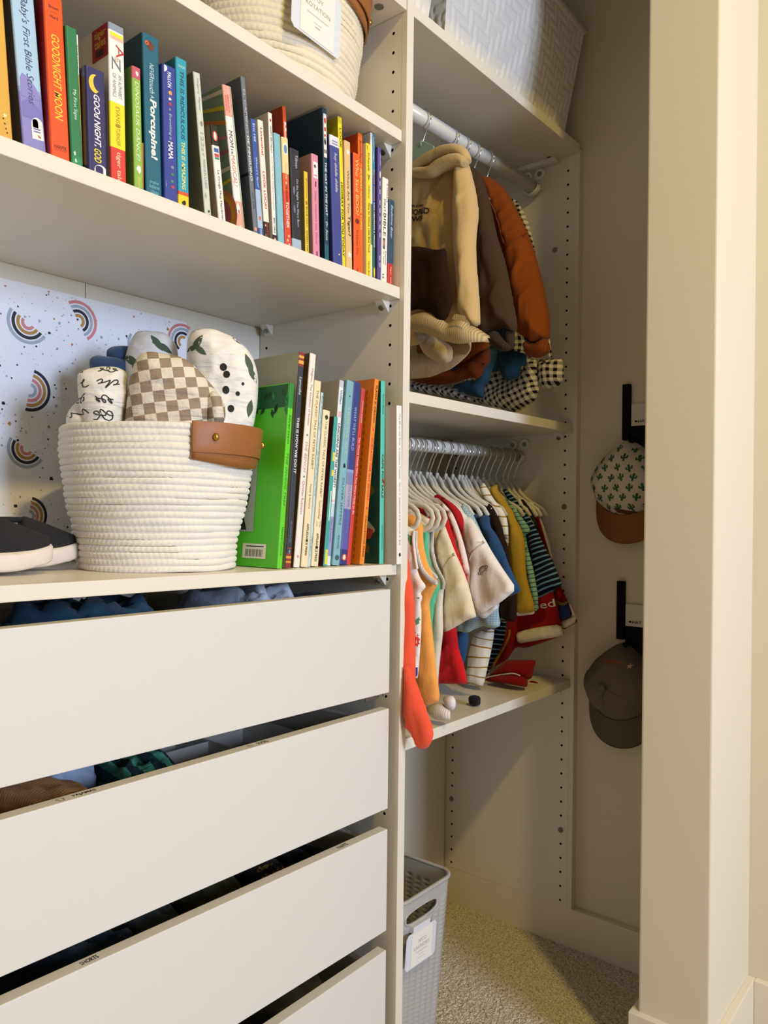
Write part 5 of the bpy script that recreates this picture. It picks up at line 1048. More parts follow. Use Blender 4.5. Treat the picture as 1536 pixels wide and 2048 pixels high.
def bundle(name, label, c, rx, ry, z0, z1, m, seed, rot=-35.6, rolls=0, p=2.6, wr=.004, group='rolled blankets in the rope basket'):
    """soft folded cloth standing upright: a rounded column with wrinkles, broadside to rot"""
    nu, nv = 72, 56; b = MB(); h = z1-z0
    for j in range(nv+1):
        t = j/nv
        kk = ((1-t**(p*2.2))**(1/p) if t < 1 else 0)*(.55+.45*min(1, t*1.25)**1.5)
        for i in range(nu):
            th = 2*math.pi*i/nu; cc, ss = math.cos(th), math.sin(th)
            ex = .75
            x = math.copysign(abs(cc)**ex, cc)*rx*kk; y = math.copysign(abs(ss)**ex, ss)*ry*kk
            f = 1.0
            if rolls: f = 1-.13*(1-abs(math.sin(math.pi*t*rolls+.25*cc)))**2.0
            w = wr*(noise.noise((cc*1.5+seed, ss*1.5, t*h*130))+.7*noise.noise((cc*4+seed, ss*4, t*h*55+seed)))
            n_ = Vector((cc, ss, 0))
            b.v.append((x*f+n_.x*w*min(1, kk*2), y*f+n_.y*w*min(1, kk*2), t*h+.004*noise.noise((cc*2, ss*2, seed+t*3))*t))
    for j in range(nv):
        for i in range(nu):
            b.f.append((j*nu+i, j*nu+(i+1) % nu, (j+1)*nu+(i+1) % nu, (j+1)*nu+i)); b.m.append(0)
    b.f.append(tuple(range(nu-1, -1, -1))); b.m.append(0)
    o = b.build(name, m, smooth=True); o.location = (c[0], c[1], z0); o.rotation_euler = (0, 0, math.radians(rot))
    return tag(o, label, 'blanket', group)
VD = Vector((.58, .81, 0)).normalized(); PD = Vector((.81, -.58, 0)).normalized()
def bp_(l, d): return (bx+.81*l+.58*d, by-.58*l+.81*d)
FRONT = Matrix.Rotation(math.radians(54.4), 4, 'Z')
ROLLS = 'rolled blankets in the rope basket'
def roll(keys, label, m, half, fold, fy, fz, width, extra_m=None):
    """a folded blanket standing in the basket: padded traced lobes, y runs across the basket, -x faces the room"""
    o = thing('rolled_blanket', label, 'blanket', (bx, by, .90), (0, 0, math.radians(54.4)), ROLLS)
    out = []
    for i, k in enumerate(keys):
        d, P = SHAPES[k]
        h = half if i == 0 else half*.62
        out.append(panel('blanket_roll' if i == 0 else 'folded_corner', [(a, c-.90) for a, c in P], d, h, m, o, res=.0045, fold=fold, seed=hash_key(k) % 31, fy=fy, fz=fz, width=min(width, h*1.5), smooth_it=2))
    return o, out
rl1, q1 = roll(('roll_script_a', 'roll_script_b'), 'white blanket with black script, folded at the left of the rope basket', muslin('#EFEAE0'), .030, .008, 8, 62, .04)
rl2, q2 = roll(('roll_check_a', 'roll_check_b'), 'taupe and cream checked blanket at the front of the rope basket', check_material('#9C8873', '#E3D9C6', .0140, .16, axes='YZ'), .034, .007, 16, 48, .045)
rl3, q3 = roll(('roll_dots',), 'tall white blanket with black dots at the right of the rope basket', muslin('#F1EDE6'), .040, .010, 30, 16, .05)
rl4, q4 = roll(('roll_leaf',), 'white blanket with green leaves behind the checked one', muslin('#EEEAE2'), .030, .009, 30, 20, .04)
rl5, q5 = roll(('roll_blue_a', 'roll_blue_b'), 'dark blue blanket behind the script blanket', mat('#2E4A6E', .9, 'blue_plush', bump=.4, bscale=200, sheen=.2), .024, .006, 20, 40, .03)
bv3, bv1, bv4 = bvh_of(*q3), bvh_of(*q1), bvh_of(*q4)
def on(par, l, z): return Vector((bx, by, z))+PD*l
wrap_print('dot_print', bv3, [disc(l, z, .0048*k, .0054*k) for l, z, k in ((.083, 1.173, 1), (.0872, 1.163, .95), (.0868, 1.142, 1), (.103, 1.138, .62), (.094, 1.117, .95), (.098, 1.085, 1), (.110, 1.152, .4))], (bx, by, 0), PD, (0, 0, 1), VD, mat('#1C1B1A', .8, 'black_print'), rl3)
LEAF = mat('#4E5E48', .85, 'leaf_print')
def leaf(cx, cz, L, a, w=.35):
    o = []
    for i in range(17):
        t = i/8 if i <= 8 else (16-i)/8; s = 1 if i <= 8 else -1
        u = (t-.5)*L; v = s*w*L*.5*math.sin(math.pi*t)
        o.append((cx+u*math.cos(a)-v*math.sin(a), cz+u*math.sin(a)+v*math.cos(a)))
    return o
wrap_print('leaf_print', bv3, [leaf(.048, 1.206, .026, 1.0), leaf(.052, 1.196, .022, 2.4), leaf(.042, 1.200, .020, .2), leaf(.119, 1.182, .030, -1.2), leaf(.124, 1.168, .026, -1.0), leaf(.121, 1.12, .026, 1.4), leaf(.105, 1.215, .020, -.4)], (bx, by, 0), PD, (0, 0, 1), VD, LEAF, rl3)
wrap_print('leaf_print', bv4, [leaf(-.006, 1.212, .028, 2.2), leaf(.004, 1.206, .026, 2.6), leaf(-.040, 1.186, .030, 2.4), leaf(-.033, 1.174, .028, 2.0), leaf(.022, 1.186, .026, .6)], (bx, by, 0), PD, (0, 0, 1), VD, LEAF, rl4)
def squiggle(x, z, w, h, seed, wd=.0007):
    rr = random.Random(seed); P = []; n = 26
    for i in range(n+1):
        t = i/n; P.append((x+w*t+h*.35*math.sin(t*math.pi*2*rr.choice((3, 3.02))), z+h*.5*math.cos(t*math.pi*6+seed)*(.6+.4*math.sin(seed*3+t*9))))
    o = []
    for (a, b_), (c, d) in zip(P, P[1:]):
        L = math.hypot(c-a, d-b_) or 1; nx_, ny_ = -(d-b_)/L*wd, (c-a)/L*wd
        o.append([(a+nx_, b_+ny_), (c+nx_, d+ny_), (c-nx_, d-ny_), (a-nx_, b_-ny_)])
    return o
sq = []
for k, (l, z, w, h) in enumerate(((-.140, 1.170, .034, .014), (-.085, 1.172, .026, .011), (-.142, 1.150, .042, .012), (-.086, 1.150, .03, .014), (-.130, 1.128, .026, .013), (-.088, 1.126, .024, .012), (-.150, 1.108, .05, .011), (-.09, 1.106, .026, .016), (-.10, 1.086, .03, .016))): sq += squiggle(l*.86-.002, 1.0847+(z-1.093)*.90, w*.9, h, k+2)
wrap_print('script_print', bv1, sq, (bx, by, 0), PD, (0, 0, 1), VD, mat('#2A2826', .8, 'black_print'), rl1, maxe=.02)

# ---- slip-on shoes
def shoe(label, loc, rot):
    o = thing('slip_on_shoe', label, 'shoe', loc, (0, 0, rot), group='black slip-on shoes at the left of the shelf')
    L = .150
    def wd(s): return .027*(math.sin(math.pi*min(1, s*.94+.06))**.42)*(.86+.22*s) if s < 1 else 0
    ns, na = 36, 18
    def rise(s): return .010*max(0, (s-.62)/.38)**2
    sole = MB(); ring = []
    N = 64
    for i in range(N):
        a = 2*math.pi*i/N; s = .5+.5*math.cos(a); x = L*s; y = math.copysign(wd(min(max(s, .0), 1.0))+.004*math.sin(a)**2, math.sin(a)) if abs(math.sin(a)) > 1e-6 else 0
        ring.append((x, y, s))
    for k, (zz_, g) in enumerate(((0, .96), (.003, 1.0), (.017, 1.0), (.020, .96))):
        for x, y, s in ring: sole.v.append(((x-L/2)*(1+(g-1)*.6)+L/2+(.003 if s > .9 else 0), y*g, zz_+rise(s)))
    for k in range(3):
        for i in range(N): sole.f.append((k*N+i, k*N+(i+1) % N, (k+1)*N+(i+1) % N, (k+1)*N+i))
    sole.f += [tuple(range(N-1, -1, -1)), tuple(range(3*N, 4*N))]; sole.m = [0]*len(sole.f)
    sl = sole.build('sole', mat('#E2D6CA', .6, 'white_rubber', var=.12, vscale=50), o, smooth=True)
    up = MB()
    for j in range(ns+1):
        s = .02+.965*j/ns; w = wd(s)*.95
        hh = (.052-.010*s) if s < .5 else .047-.036*((s-.5)/.5)**1.6
        for i in range(na+1):
            a = math.pi*i/na; c, sn = math.cos(a), math.sin(a)
            y = w*math.copysign(abs(c)**.8, c); z = hh*sn**.75
            if .10 < s < .56 and abs(c) < .80:                            # the foot opening, lined inside
                k = min(1, (s-.10)/.05, (.56-s)/.06); z = hh*((1-k)*sn**.75+k*.22); 
            up.v.append((L*s, y, .018+rise(s)*.9+z))
    W = na+1
    for j in range(ns):
        for i in range(na): up.f.append((j*W+i, (j+1)*W+i, (j+1)*W+i+1, j*W+i+1)); up.m.append(0)
    up.f.append(tuple(range(W))); up.f.append(tuple(ns*W+i for i in range(W-1, -1, -1))); up.m += [0, 0]
    up.build('canvas_upper', mat('#1B1A1D', .9, 'black_canvas', bump=.4, bscale=700), o, smooth=True)
    rimp = []
    for i in range(28):
        a = 2*math.pi*i/28; s = .33+.235*math.cos(a); w = wd(s)*.80
        rimp.append((L*s, w*math.sin(a)*1.0, .018+(.052-.010*s)*(.76+.06*abs(math.sin(a)))+.004*math.cos(a)))
    MB().tube(rimp, .0035, 8, closed=True, up=(0, 0, 1)).build('padded_collar', mat('#121114', .8, 'black_padding'), o, smooth=True)
    return o
shoe('black canvas slip-on shoe with a white sole, nearest the rope basket', (-.604, .222, .9035), math.radians(-17))
shoe('black canvas slip-on shoe cut off by the left edge of the picture', (-.668, .158, .9038), math.radians(-10))

# ---- caps on wall hooks
def cap(label, cy, z_top, m_crown, m_brim, R=.078, tall=.165, brim_w=.082, brim_drop=.062, name='baseball_cap'):
    """cap hung by its back strap on the right wall: dome faces into the closet (-x), brim hangs down"""
    X0 = .6615
    o = thing(name, label, 'cap', (X0, cy, z_top))
    nu, nv = 56, 22; b = MB()
    for j in range(nv+1):
        ph = math.pi/2*j/nv
        for i in range(nu):
            th = 2*math.pi*i/nu; c, s = math.cos(th), math.sin(th)
            r = math.cos(ph)**.72
            y = R*1.02*c*r*(1-.50*max(0, s)**1.4); z = (-tall*.52)+tall*.5*s*r
            x = -.088*math.sin(ph)**.8
            w = .0045*noise.noise((y*42, z*42, R*100))+.0022*noise.noise((y*120, z*120, 3))
            b.v.append((x*(1+.0)-w*math.sin(ph)*1.2-.001, y+w*.7, z))
    for j in range(nv):
        for i in range(nu): b.f.append((j*nu+i, j*nu+(i+1) % nu, (j+1)*nu+(i+1) % nu, (j+1)*nu+i)); b.m.append(0)
    cr = b.build('crown', m_crown, o, smooth=True)
    bb = MB(); n = 30; k = 9
    for d in (0, .0028):
        for j in range(k+1):
            t = j/k
            for i in range(n+1):
                a = math.pi*i/n; c = math.cos(a); s = math.sin(a)
                yi, zi = R*1.0*c, -tall*.52-tall*.47*s**.9
                yo, zo = R*1.02*c, -tall*.52-.03-(tall*.47-.03+brim_drop)*s**.62
                y = yi+(yo-yi)*t; z = zi+(zo-zi)*t
                x = -.016-.030*s*(1-t*.35)+.026*(abs(c)**2)*.6
                bb.v.append((x-d, y, z))
    W = n+1; S_ = (k+1)*W
    for d in (0, 1):
        for j in range(k):
            for i in range(n):
                f = (d*S_+j*W+i, d*S_+j*W+i+1, d*S_+(j+1)*W+i+1, d*S_+(j+1)*W+i); bb.f.append(f if d else f[::-1]); bb.m.append(0)
    for i in range(n): bb.f.append((k*W+i, k*W+i+1, S_+k*W+i+1, S_+k*W+i)); bb.m.append(0)
    br = bb.build('brim', m_brim, o, smooth=True)
    return o, cr, br
def wall_hook(label, y0, z0, z1):
    o = thing('cap_hook', label, 'hook', (.663, y0, z0))
    BL = mat('#0E0D10', .6, 'black_plastic', spec=.1)
    MB().box(-.012, -.0008, -.0085, .0085, 0, z1-z0).build('hook_bar', BL, o, bevel=.001)
    MB().box(-.006, -.0008, -.11, -.009, -.035, .030).build('back_plate', BL, o, bevel=.001)
    MB().tube([(-.008, -.02, .004), (-.020, -.02, -.004), (-.030, -.02, -.010), (-.036, -.02, -.004)], .004, 10).build('peg', BL, o, smooth=True)
    c = MB().box(-.0072, -.0008, -.075, -.0105, .0305, .078).build('label_card', mat('#D9D2C4', .5, 'pale_card'), o)
    text('card_lettering', 'HAT', (-.0075, -.036, .040), (0, -1, 0), (0, 0, 1), .020, .0065, INK, o, bold=.02)
    b = MB(); b.add([(-.0075, -.021+a, .040+d) for a, d in poly2(0, 0, .0034, 12, .0022)], [tuple(range(12))]); b.add([(-.0075, -.0245, .0392), (-.0075, -.0285, .0388), (-.0075, -.0285, .0378), (-.0075, -.0245, .0378)], [(0, 1, 2, 3)])
    b.build('cap_icon', INK, o)
    return o
wall_hook('black wall hook with a pale label card, above the cactus cap', -.1105, 1.142, 1.264)
wall_hook('black wall hook with a pale label card, above the grey cap', -.1025, .707, .834)
CAPW = mat('#CFC5B2', .9, 'cream_cotton', bump=.4, bscale=400)
c1o, cr1, br1 = cap('cream cap printed with green cacti, its brown brim hanging down', -.1215, 1.142, CAPW, mat('#8A5420', .8, 'brown_suede', bump=.3, bscale=300))
c2o, cr2, br2 = cap('grey brown cap hanging on the lower wall hook', -.110, .703, mat('#6B6058', .9, 'grey_cotton', bump=.4, bscale=400), mat('#5E544C', .9, 'grey_cotton', bump=.4, bscale=400))
def cactus(cx, cz, h, a=0):
    w = h*.13; P = [[(-w, -h/2), (w, -h/2), (w, h*.42), (w*.6, h/2), (-w*.6, h/2), (-w, h*.42)],
        [(w, -h*.12), (h*.34, -h*.12), (h*.42, -h*.02), (h*.42, h*.30), (h*.24, h*.30), (h*.24, h*.06), (w, h*.06)],
        [(-w, -h*.2), (-h*.32, -h*.2), (-h*.40, -h*.1), (-h*.40, h*.18), (-h*.23, h*.18), (-h*.23, -h*.02), (-w, -h*.02)]]
    return [[(cx+x*math.cos(a)-z*math.sin(a), cz+x*math.sin(a)+z*math.cos(a)) for x, z in Q] for Q in P]
rr = random.Random(3); cs = []
for r_ in range(8):
    for k in range(7):
        y = (k-3)*.026+(.013 if r_ % 2 else 0); z = 1.118-r_*.0205
        cs += cactus(y+rr.uniform(-.003, .003), z+rr.uniform(-.002, .002), .0165, rr.uniform(-.35, .35))
wrap_print('cactus_print', bvh_of(cr1), cs, (.55, -.1215, 0), (0, -1, 0), (0, 0, 1), (1, 0, 0), mat('#2E5A3A', .85, 'green_print'), c1o, lift=.0008)
wrap_print('leather_patch', bvh_of(cr1), [[(-.012, .993), (.045, .983), (.048, .974), (-.009, .983)]], (.55, -.1215, 0), (0, -1, 0), (0, 0, 1), (1, 0, 0), mat('#5A3020', .7, 'brown_leather'), c1o, lift=.0012)
MB().sphere((-.093, .012, -.088), (.005, .008, .008), 16, 10).build('top_button', cr2.data.materials[0], c2o, smooth=True)
sv = bvh_of(cr2); seams = []
for a in (-90, -20, 200):
    pts = [(.012*0+.001*i*math.cos(math.radians(a))*.75, -.001*i*math.sin(math.radians(a))*-.75) for i in range(0, 85, 4)]
    for (u0, w0), (u1, w1) in zip(pts, pts[1:]):
        seams.append([(u0-.0005, w0), (u0+.0005, w0+.0004), (u1+.0005, w1+.0004), (u1-.0005, w1)])
wrap_print('panel_seam', sv, [[(a-.012, b_+.703-.088) for a, b_ in P] for P in seams], (.55, -.110, 0), (0, -1, 0), (0, 0, 1), (1, 0, 0), mat('#4A423C', .9, 'seam_thread'), c2o, lift=.0009)
rr = random.Random(8); lt = []
for i in range(9):
    a_ = -.020+i*.0052; h_ = .0022+.0012*rr.random(); y_ = .6685-.0000*i-((i-4)*.0011)**2*40
    lt += [[(a_-.0019, y_-h_), (a_-.0008, y_-h_), (a_-.0008, y_+h_), (a_-.0019, y_+h_)], [(a_-.0019, y_+h_*rr.uniform(-.3, .5)), (a_+.0017, y_-h_*.4), (a_+.0017, y_+h_*.4), (a_-.0019, y_+h_)]]
wrap_print('stitched_lettering', sv, lt, (.55, -.110, 0), (0, -1, 0), (0, 0, 1), (1, 0, 0), mat('#B5481E', .8, 'orange_thread'), c2o, lift=.001)
wrap_print('stitched_star', sv, [ministar(.036, .662, .0055, .0055)], (.55, -.110, 0), (0, -1, 0), (0, 0, 1), (1, 0, 0), mat('#D9B9A0', .8, 'pale_thread'), c2o, lift=.001)

# ------------------------------------------------------------------ clothes on the two rails
def cloth(color, rough=.9, var=.06, bump=.35, bscale=420, sheen=.10, name='cotton_cloth', crease=.55, cscale=22):
    return mat(color, rough, name, var=var, vscale=30, bump=bump, bscale=bscale, sheen=sheen, crease=crease, cscale=cscale, spec=.12)
def pattern_cloth(kind, c1_, c2_, s, ang=0, duty=.5, c3_=None, rough=.9, name='patterned_cloth'):
    """stripes / gingham / waffle woven in the y-z plane of the hanging garment"""
    m = bpy.data.materials.new(name); m.use_nodes = True; nt, bs = nodes_of(m)
    tc = nt.nodes.new('ShaderNodeTexCoord'); sp = nt.nodes.new('ShaderNodeSeparateXYZ')
    nz_ = nt.nodes.new('ShaderNodeTexNoise'); nz_.inputs['Scale'].default_value = 14; nz_.inputs['Detail'].default_value = 1
    nt.links.new(tc.outputs['Object'], nz_.inputs['Vector'])
    nt.links.new(tc.outputs['Object'], sp.inputs[0])
    wob = math_node(nt, 'MULTIPLY', nz_.outputs['Fac'], s*(1.4 if kind != 'waffle' else .2))
    ca, sa = math.cos(ang), math.sin(ang)
    v = math_node(nt, 'ADD', math_node(nt, 'ADD', math_node(nt, 'MULTIPLY', sp.outputs['Z'], ca), math_node(nt, 'MULTIPLY', sp.outputs['Y'], sa)), wob)
    u = math_node(nt, 'ADD', math_node(nt, 'SUBTRACT', math_node(nt, 'MULTIPLY', sp.outputs['Y'], ca), math_node(nt, 'MULTIPLY', sp.outputs['Z'], sa)), wob)
    hv = math_node(nt, 'GREATER_THAN', math_node(nt, 'FRACT', math_node(nt, 'MULTIPLY', math_node(nt, 'ADD', v, 10), 1/s)), duty)
    mx = nt.nodes.new('ShaderNodeMix'); mx.data_type = 'RGBA'
    mx.inputs[6].default_value = lin(c1_); mx.inputs[7].default_value = lin(c2_)
    if kind == 'stripe':
        nt.links.new(hv, mx.inputs[0])
    else:
        hu = math_node(nt, 'GREATER_THAN', math_node(nt, 'FRACT', math_node(nt, 'MULTIPLY', math_node(nt, 'ADD', u, 10), 1/s)), duty)
        nt.links.new(math_node(nt, 'MULTIPLY', math_node(nt, 'ADD', hv, hu), .5), mx.inputs[0])
    nt.links.new(mx.outputs[2], bs.inputs['Base Color']); bs.inputs['Roughness'].default_value = rough; bs.inputs['Sheen Weight'].default_value = .05; bs.inputs['Specular IOR Level'].default_value = .12
    if kind == 'waffle':
        bp = nt.nodes.new('ShaderNodeBump'); bp.inputs['Strength'].default_value = .8; bp.inputs['Distance'].default_value = .0015
        nt.links.new(math_node(nt, 'MULTIPLY', math_node(nt, 'ADD', hv, hu), .5), bp.inputs['Height']); nt.links.new(bp.outputs[0], bs.inputs['Normal'])
        crinkle(nt, bs, tc, .45, 22, (1, 1, .45), prev=bp.outputs[0])
    else: crinkle(nt, bs, tc, .5, 22 if kind == 'stripe' else 45, (1, 1, .45))
    return m
def rib_cloth(color, s=.0035):
    return pattern_cloth('stripe', color, shade(color, .84), s, ang=math.pi/2, name='ribbed_knit')

def local(parent, X, P):
    return X-parent.location.x, [(a-parent.location.y, c-parent.location.z) for a, c in P]
def piece(parent, key, half, m, name='sleeve', dx=0, **kw):
    X, P = SHAPES[key]; X, P = local(parent, X, P)
    kw.setdefault('seed', (hash_key(key) % 97)/7.0)
    return panel(name, P, X+dx, half, m, parent, **kw)
def mirrored(F, axis=.148, lo=.335):
    """front contour from neck to hem, completed by its mirror image behind the rail"""
    back = [(min(lo, 2*axis-a), c) for a, c in F]
    return F+back[::-1]
def line(parent, key, r, m, name, dx=0, flat=1.0, n=8, follow=None):
    X, P = SHAPES[key]; X, P = local(parent, X, P); P = smooth_poly(P, closed=False)
    if follow:
        bv = bvh_of(follow); px = parent.location; pts = []
        for a, c in P:
            hit = bv.ray_cast(Vector((X+px.x-.12, a+px.y, c+px.z)), Vector((1, 0, 0)))
            pts.append((hit[0].x-px.x-r*.8 if hit[0] else X+dx, a, c))
    else: pts = [(X+dx, a, c) for a, c in P]
    return MB().tube(pts, r, n, up=(1, 0, 0), flat=flat).build(name, m, parent, smooth=True)
NECKZ = 1.052
HANGM = mat('#DAD4C4', .75, 'flocked_hanger', bump=.3, bscale=500, sheen=.2)
def hanger(label, X, rail_, m, z_neck, short=False, loop=False, group='hangers on the lower rail', twist=0.0):
    ry, zl, zr, rr_ = rail_; zr_ = zl+(zr-zl)*X/.64
    o = thing('clothes_hanger', label, 'hanger', (X, ry, z_neck), (0, 0, twist), group)
    zc = zr_-z_neck; R = rr_+.0016+.0045
    hook = [(0, 0, -.004), (0, 0, zc-R-.010)]
    for a in range(-90+25, 215, 15):
        t = math.radians(a); hook.append((0, -R*math.cos(t)*1.0*(1 if True else 1), zc+(rr_+.0016-R)+R*math.sin(t)))
    hook = [(0, 0, -.004), (0, 0, zc-R-.030), (0, -R*.5, zc-R*1.05-.006)]+[(0, -R*math.cos(math.radians(a)), zc+(rr_+.0016-R)+R*math.sin(math.radians(a))) for a in range(-30, 200, 14)]
    MB().tube(hook, .0015, 8).build('hook', CHROME, o, smooth=True)
    b = MB()
    arm = [(0, 0, .0), (0, .007, -.007), (0, .016, -.024), (0, .030, -.037), (0, .046, -.048), (0, .062, -.0555)]
    pts = []
    for s in (-1, 1):
        A = [(p[0], s*p[1], p[2]) for p in arm]
        if short: pts.append(A[:4])
        elif loop: pts.append(A+[(0, s*y_, z_) for y_, z_ in ((.085, -.060), (.105, -.060), (.122, -.064), (.134, -.073), (.138, -.084), (.133, -.096), (.120, -.104), (.10, -.106), (.05, -.106), (0, -.106))])
        else: pts.append(A+[(0, s*.076, -.064), (0, s*.0865, -.079)])
    for P in pts: b.tube(P, [.0052]*len(P), 10, up=(1, 0, 0), flat=.55)
    b.cyl((0, 0, -.005), (0, 0, .007), .0048, 12, r1=.0034)
    # thin web under the neck
    b.add([(-.0012, -.046, -.048), (-.0012, .046, -.048), (-.0012, .009, -.008), (-.0012, -.009, -.008), (.0012, -.046, -.048), (.0012, .046, -.048), (.0012, .009, -.008), (.0012, -.009, -.008)],
          [(0, 1, 2, 3), (7, 6, 5, 4), (0, 4, 5, 1)])
    b.build('hanger_arms', m, o, smooth=True)
    return o
TOP = 'children\'s tops on the lower rail'
def garment(name, label, cat, X, z=1.05, group=TOP, y=.1435): return thing(name, label, cat, (X, y, z), group=group)
def body(o, X, m, z_hem, yf=.030, half=.007, top=.99, ysh=.055, name='body', **kw):
    """plain torso of a short-sleeved top: sloping shoulders, straight sides"""
    F = [(.148, top-.03), (.115, top), (ysh, top-.022), (yf, top-.07), (yf-.002, (top+z_hem)/2), (yf-.006, z_hem)]
    X2, P = local(o, X, mirrored(F, lo=.318))
    return panel(name, P, X2, half, m, o, seed=X*31, **kw)
def tank(key, label, half, m, **kw):
    X, F = SHAPES[key]; o = garment('tank_top', label, 'tank top', X)
    X2, P = local(o, X, mirrored(F, lo=.325))
    return o, panel('body', P, X2, half, m, o, seed=X*40, **kw)

# --- lower rail: sleeveless tops
CORAL = cloth('#F0583A')
o, k = tank('coral_body', 'coral romper at the left end of the lower rail, its leg hanging below the shelf', .010, CORAL, fold=.004)
leg = piece(o, 'coral_flap', .012, CORAL, 'leg', fold=.006, width=.018)
X, P = SHAPES['coral_flap']
x2, Q = local(o, X, [(-.013, .668), (-.030, .655), (-.048, .652), (-.052, .64)])
pr = cloth('#EFE8E2')
o, k = tank('print_body', 'white tank top printed with green and red figures', .006, pr, fold=.003)
line(o, 'print_trim', .0026, cloth('#EADFD8'), 'armhole_binding', dx=-.004)
bv = bvh_of(k); gl = []; g2 = []
for (y, z, L, a) in ((.0, .70, .03, .6), (-.008, .745, .02, 1.2), (.01, .78, .026, .4), (-.004, .80, .02, 2.0), (.012, .93, .03, 1.0), (-.006, .835, .015, .2)):
    gl.append([(y+(p[0]), z+p[1]) for p in [(u*math.cos(a)-v*math.sin(a), u*math.sin(a)+v*math.cos(a)) for u, v in [(-L/2, 0), (-L*.1, L*.22), (L/2, 0), (-L*.1, -L*.22)]]])
wrap_print('leaf_print', bv, gl, (0, 0, 0), (0, 1, 0), (0, 0, 1), (1, 0, 0), mat('#4E8A58', .85, 'green_print'), o)
wrap_print('figure_print', bv, [poly2(-.004, .765, .011, 14), poly2(.0, .69, .008, 12)], (0, 0, 0), (0, 1, 0), (0, 0, 1), (1, 0, 0), mat('#D8402E', .85, 'red_print'), o)
wrap_print('figure_print', bv, [[(-.006, .68), (.004, .68), (.003, .72), (-.004, .72)]], (0, 0, 0), (0, 1, 0), (0, 0, 1), (1, 0, 0), mat('#3A4A9A', .85, 'blue_print'), o)
OR_ = cloth('#F2A552'); WTRIM = rib_cloth('#EFE4E2', .003)
o, k = tank('orange_body', 'orange tank top with a white ribbed armhole', .008, OR_, fold=.004)
line(o, 'orange_trim', .0052, WTRIM, 'armhole_binding', dx=-.005, flat=.5); line(o, 'orange_trim2', .0044, WTRIM, 'armhole_binding', dx=-.003, flat=.5)
o, k = tank('green_body', 'mint green tank top behind the orange one', .006, cloth('#58B98C'), fold=.004)
GREY_ = cloth('#D9D2C2')
o, k = tank('grey_body', 'pale oatmeal sleeper with ribbed armholes, its feet on the shelf', .006, GREY_, fold=.004)
line(o, 'grey_trim', .0042, rib_cloth('#DCCFC6', .003), 'armhole_binding', dx=-.004, flat=.5)
piece(o, 'cuff_b', .007, cloth('#E4DEE0'), 'leg', dx=.004, fold=.005, width=.02)
piece(o, 'cuff_a', .011, rib_cloth('#EFE3D6', .0035), 'leg_cuff', fold=.003, width=.02)
# --- short and long sleeved tops
BEIGE = cloth('#E6D6B8')
o = garment('t_shirt', 'beige short-sleeved shirt, first of the sleeved tops from the divider', 't-shirt', .158)
body(o, .160, BEIGE, .77, yf=.02); bsl = piece(o, 'beige_sleeve', .009, BEIGE, 'sleeve', dx=.002, fold=.007, width=.014, fy=20, fz=9, skew=.5)
line(o, 'beige_seam', .0008, cloth('#B09C78'), 'shoulder_seam', follow=bsl)
RED = cloth('#C4161C')
o = garment('t_shirt', 'bright red shirt between the beige and pale pink ones', 't-shirt', .174)
X, F = SHAPES['red_body']; X2, P = local(o, .176, mirrored(F, lo=.31)); panel('body', P, X2, .009, RED, o, seed=3.3, fold=.006, fy=30)
pass
PINKC = cloth('#EBD9CF')
o = garment('t_shirt', 'pale pink shirt with a drooping narrow sleeve', 't-shirt', .192)
body(o, .196, PINKC, .86, yf=.02); piece(o, 'pink_sleeve', .007, PINKC, fold=.003)
o = garment('t_shirt', 'dark red shirt showing only its shoulder behind the pale pink one', 't-shirt', .210)
body(o, .212, cloth('#B3141A'), .84, yf=.02); piece(o, 'red2_sleeve', .009, cloth('#B3141A'), fold=.004)
CARC = cloth('#EFE6DA')
o = garment('t_shirt', 'off white shirt with a small car drawing on its sleeve', 't-shirt', .252)
body(o, .262, CARC, .80, yf=.03)
cs_ = piece(o, 'car_sleeve', .010, CARC, dx=.002, fold=.0085, width=.015, fy=17, fz=8, skew=.6)
piece(o, 'car_under', .006, cloth('#E6E4E6'), 'inner_sleeve', fold=.002)
line(o, 'car_seam', .0010, cloth('#CDBFA8'), 'shoulder_seam', follow=cs_)
cx, (cc,) = SHAPES['car_print'][0], SHAPES['car_print'][1]
def stroke(P, w):
    o_ = []
    for (a, b_), (c, d) in zip(P, P[1:]):
        L = math.hypot(c-a, d-b_) or 1e-9; nx_, ny_ = -(d-b_)/L*w/2, (c-a)/L*w/2
        o_.append([(a+nx_, b_+ny_), (c+nx_, d+ny_), (c-nx_, d-ny_), (a-nx_, b_-ny_)])
    return o_
carp = stroke([(-1, -.1), (-.95, .08), (-.6, .14), (-.35, .42), (.25, .44), (.6, .16), (.95, .1), (1, -.1), (.72, -.14)], .07)+stroke([(-.28, -.14), (.28, -.14)], .07)+stroke([(-1, -.1), (-.72, -.14)], .07)+stroke([(-.5, .16), (-.28, .36), (.18, .37), (.42, .16), (-.5, .16)], .05)+stroke([(-.04, .16), (-.04, .36)], .05)
for wx in (-.5, .5): carp += stroke([(wx+.2*math.cos(i*.7), -.16+.2*math.sin(i*.7)) for i in range(10)], .06)+[poly2(wx, -.16, .07, 8)]
carp.append([(.5, .2), (.8, .2), (.95, .1), (.62, .16)])
ca, sa = math.cos(math.radians(38)), math.sin(math.radians(38))
def carxf(a, b_):
    a, b_ = a*.0135, b_*.0150
    return (-(a*ca-b_*sa), a*sa+b_*ca)
wrap_print('car_print', bvh_of(cs_), [[carxf(*p) for p in Q] for Q in carp], (0, cc[0], cc[1]), (0, 1, 0), (0, 0, 1), (1, 0, 0), mat('#26231F', .85, 'black_print'), o, lift=.0008)
WAF = pattern_cloth('waffle', '#8FABB0', '#B4CCD0', .0045, name='waffle_knit')
o = garment('t_shirt', 'light blue waffle knit shirt, its collar and hem showing beside the off white one', 't-shirt', .283)
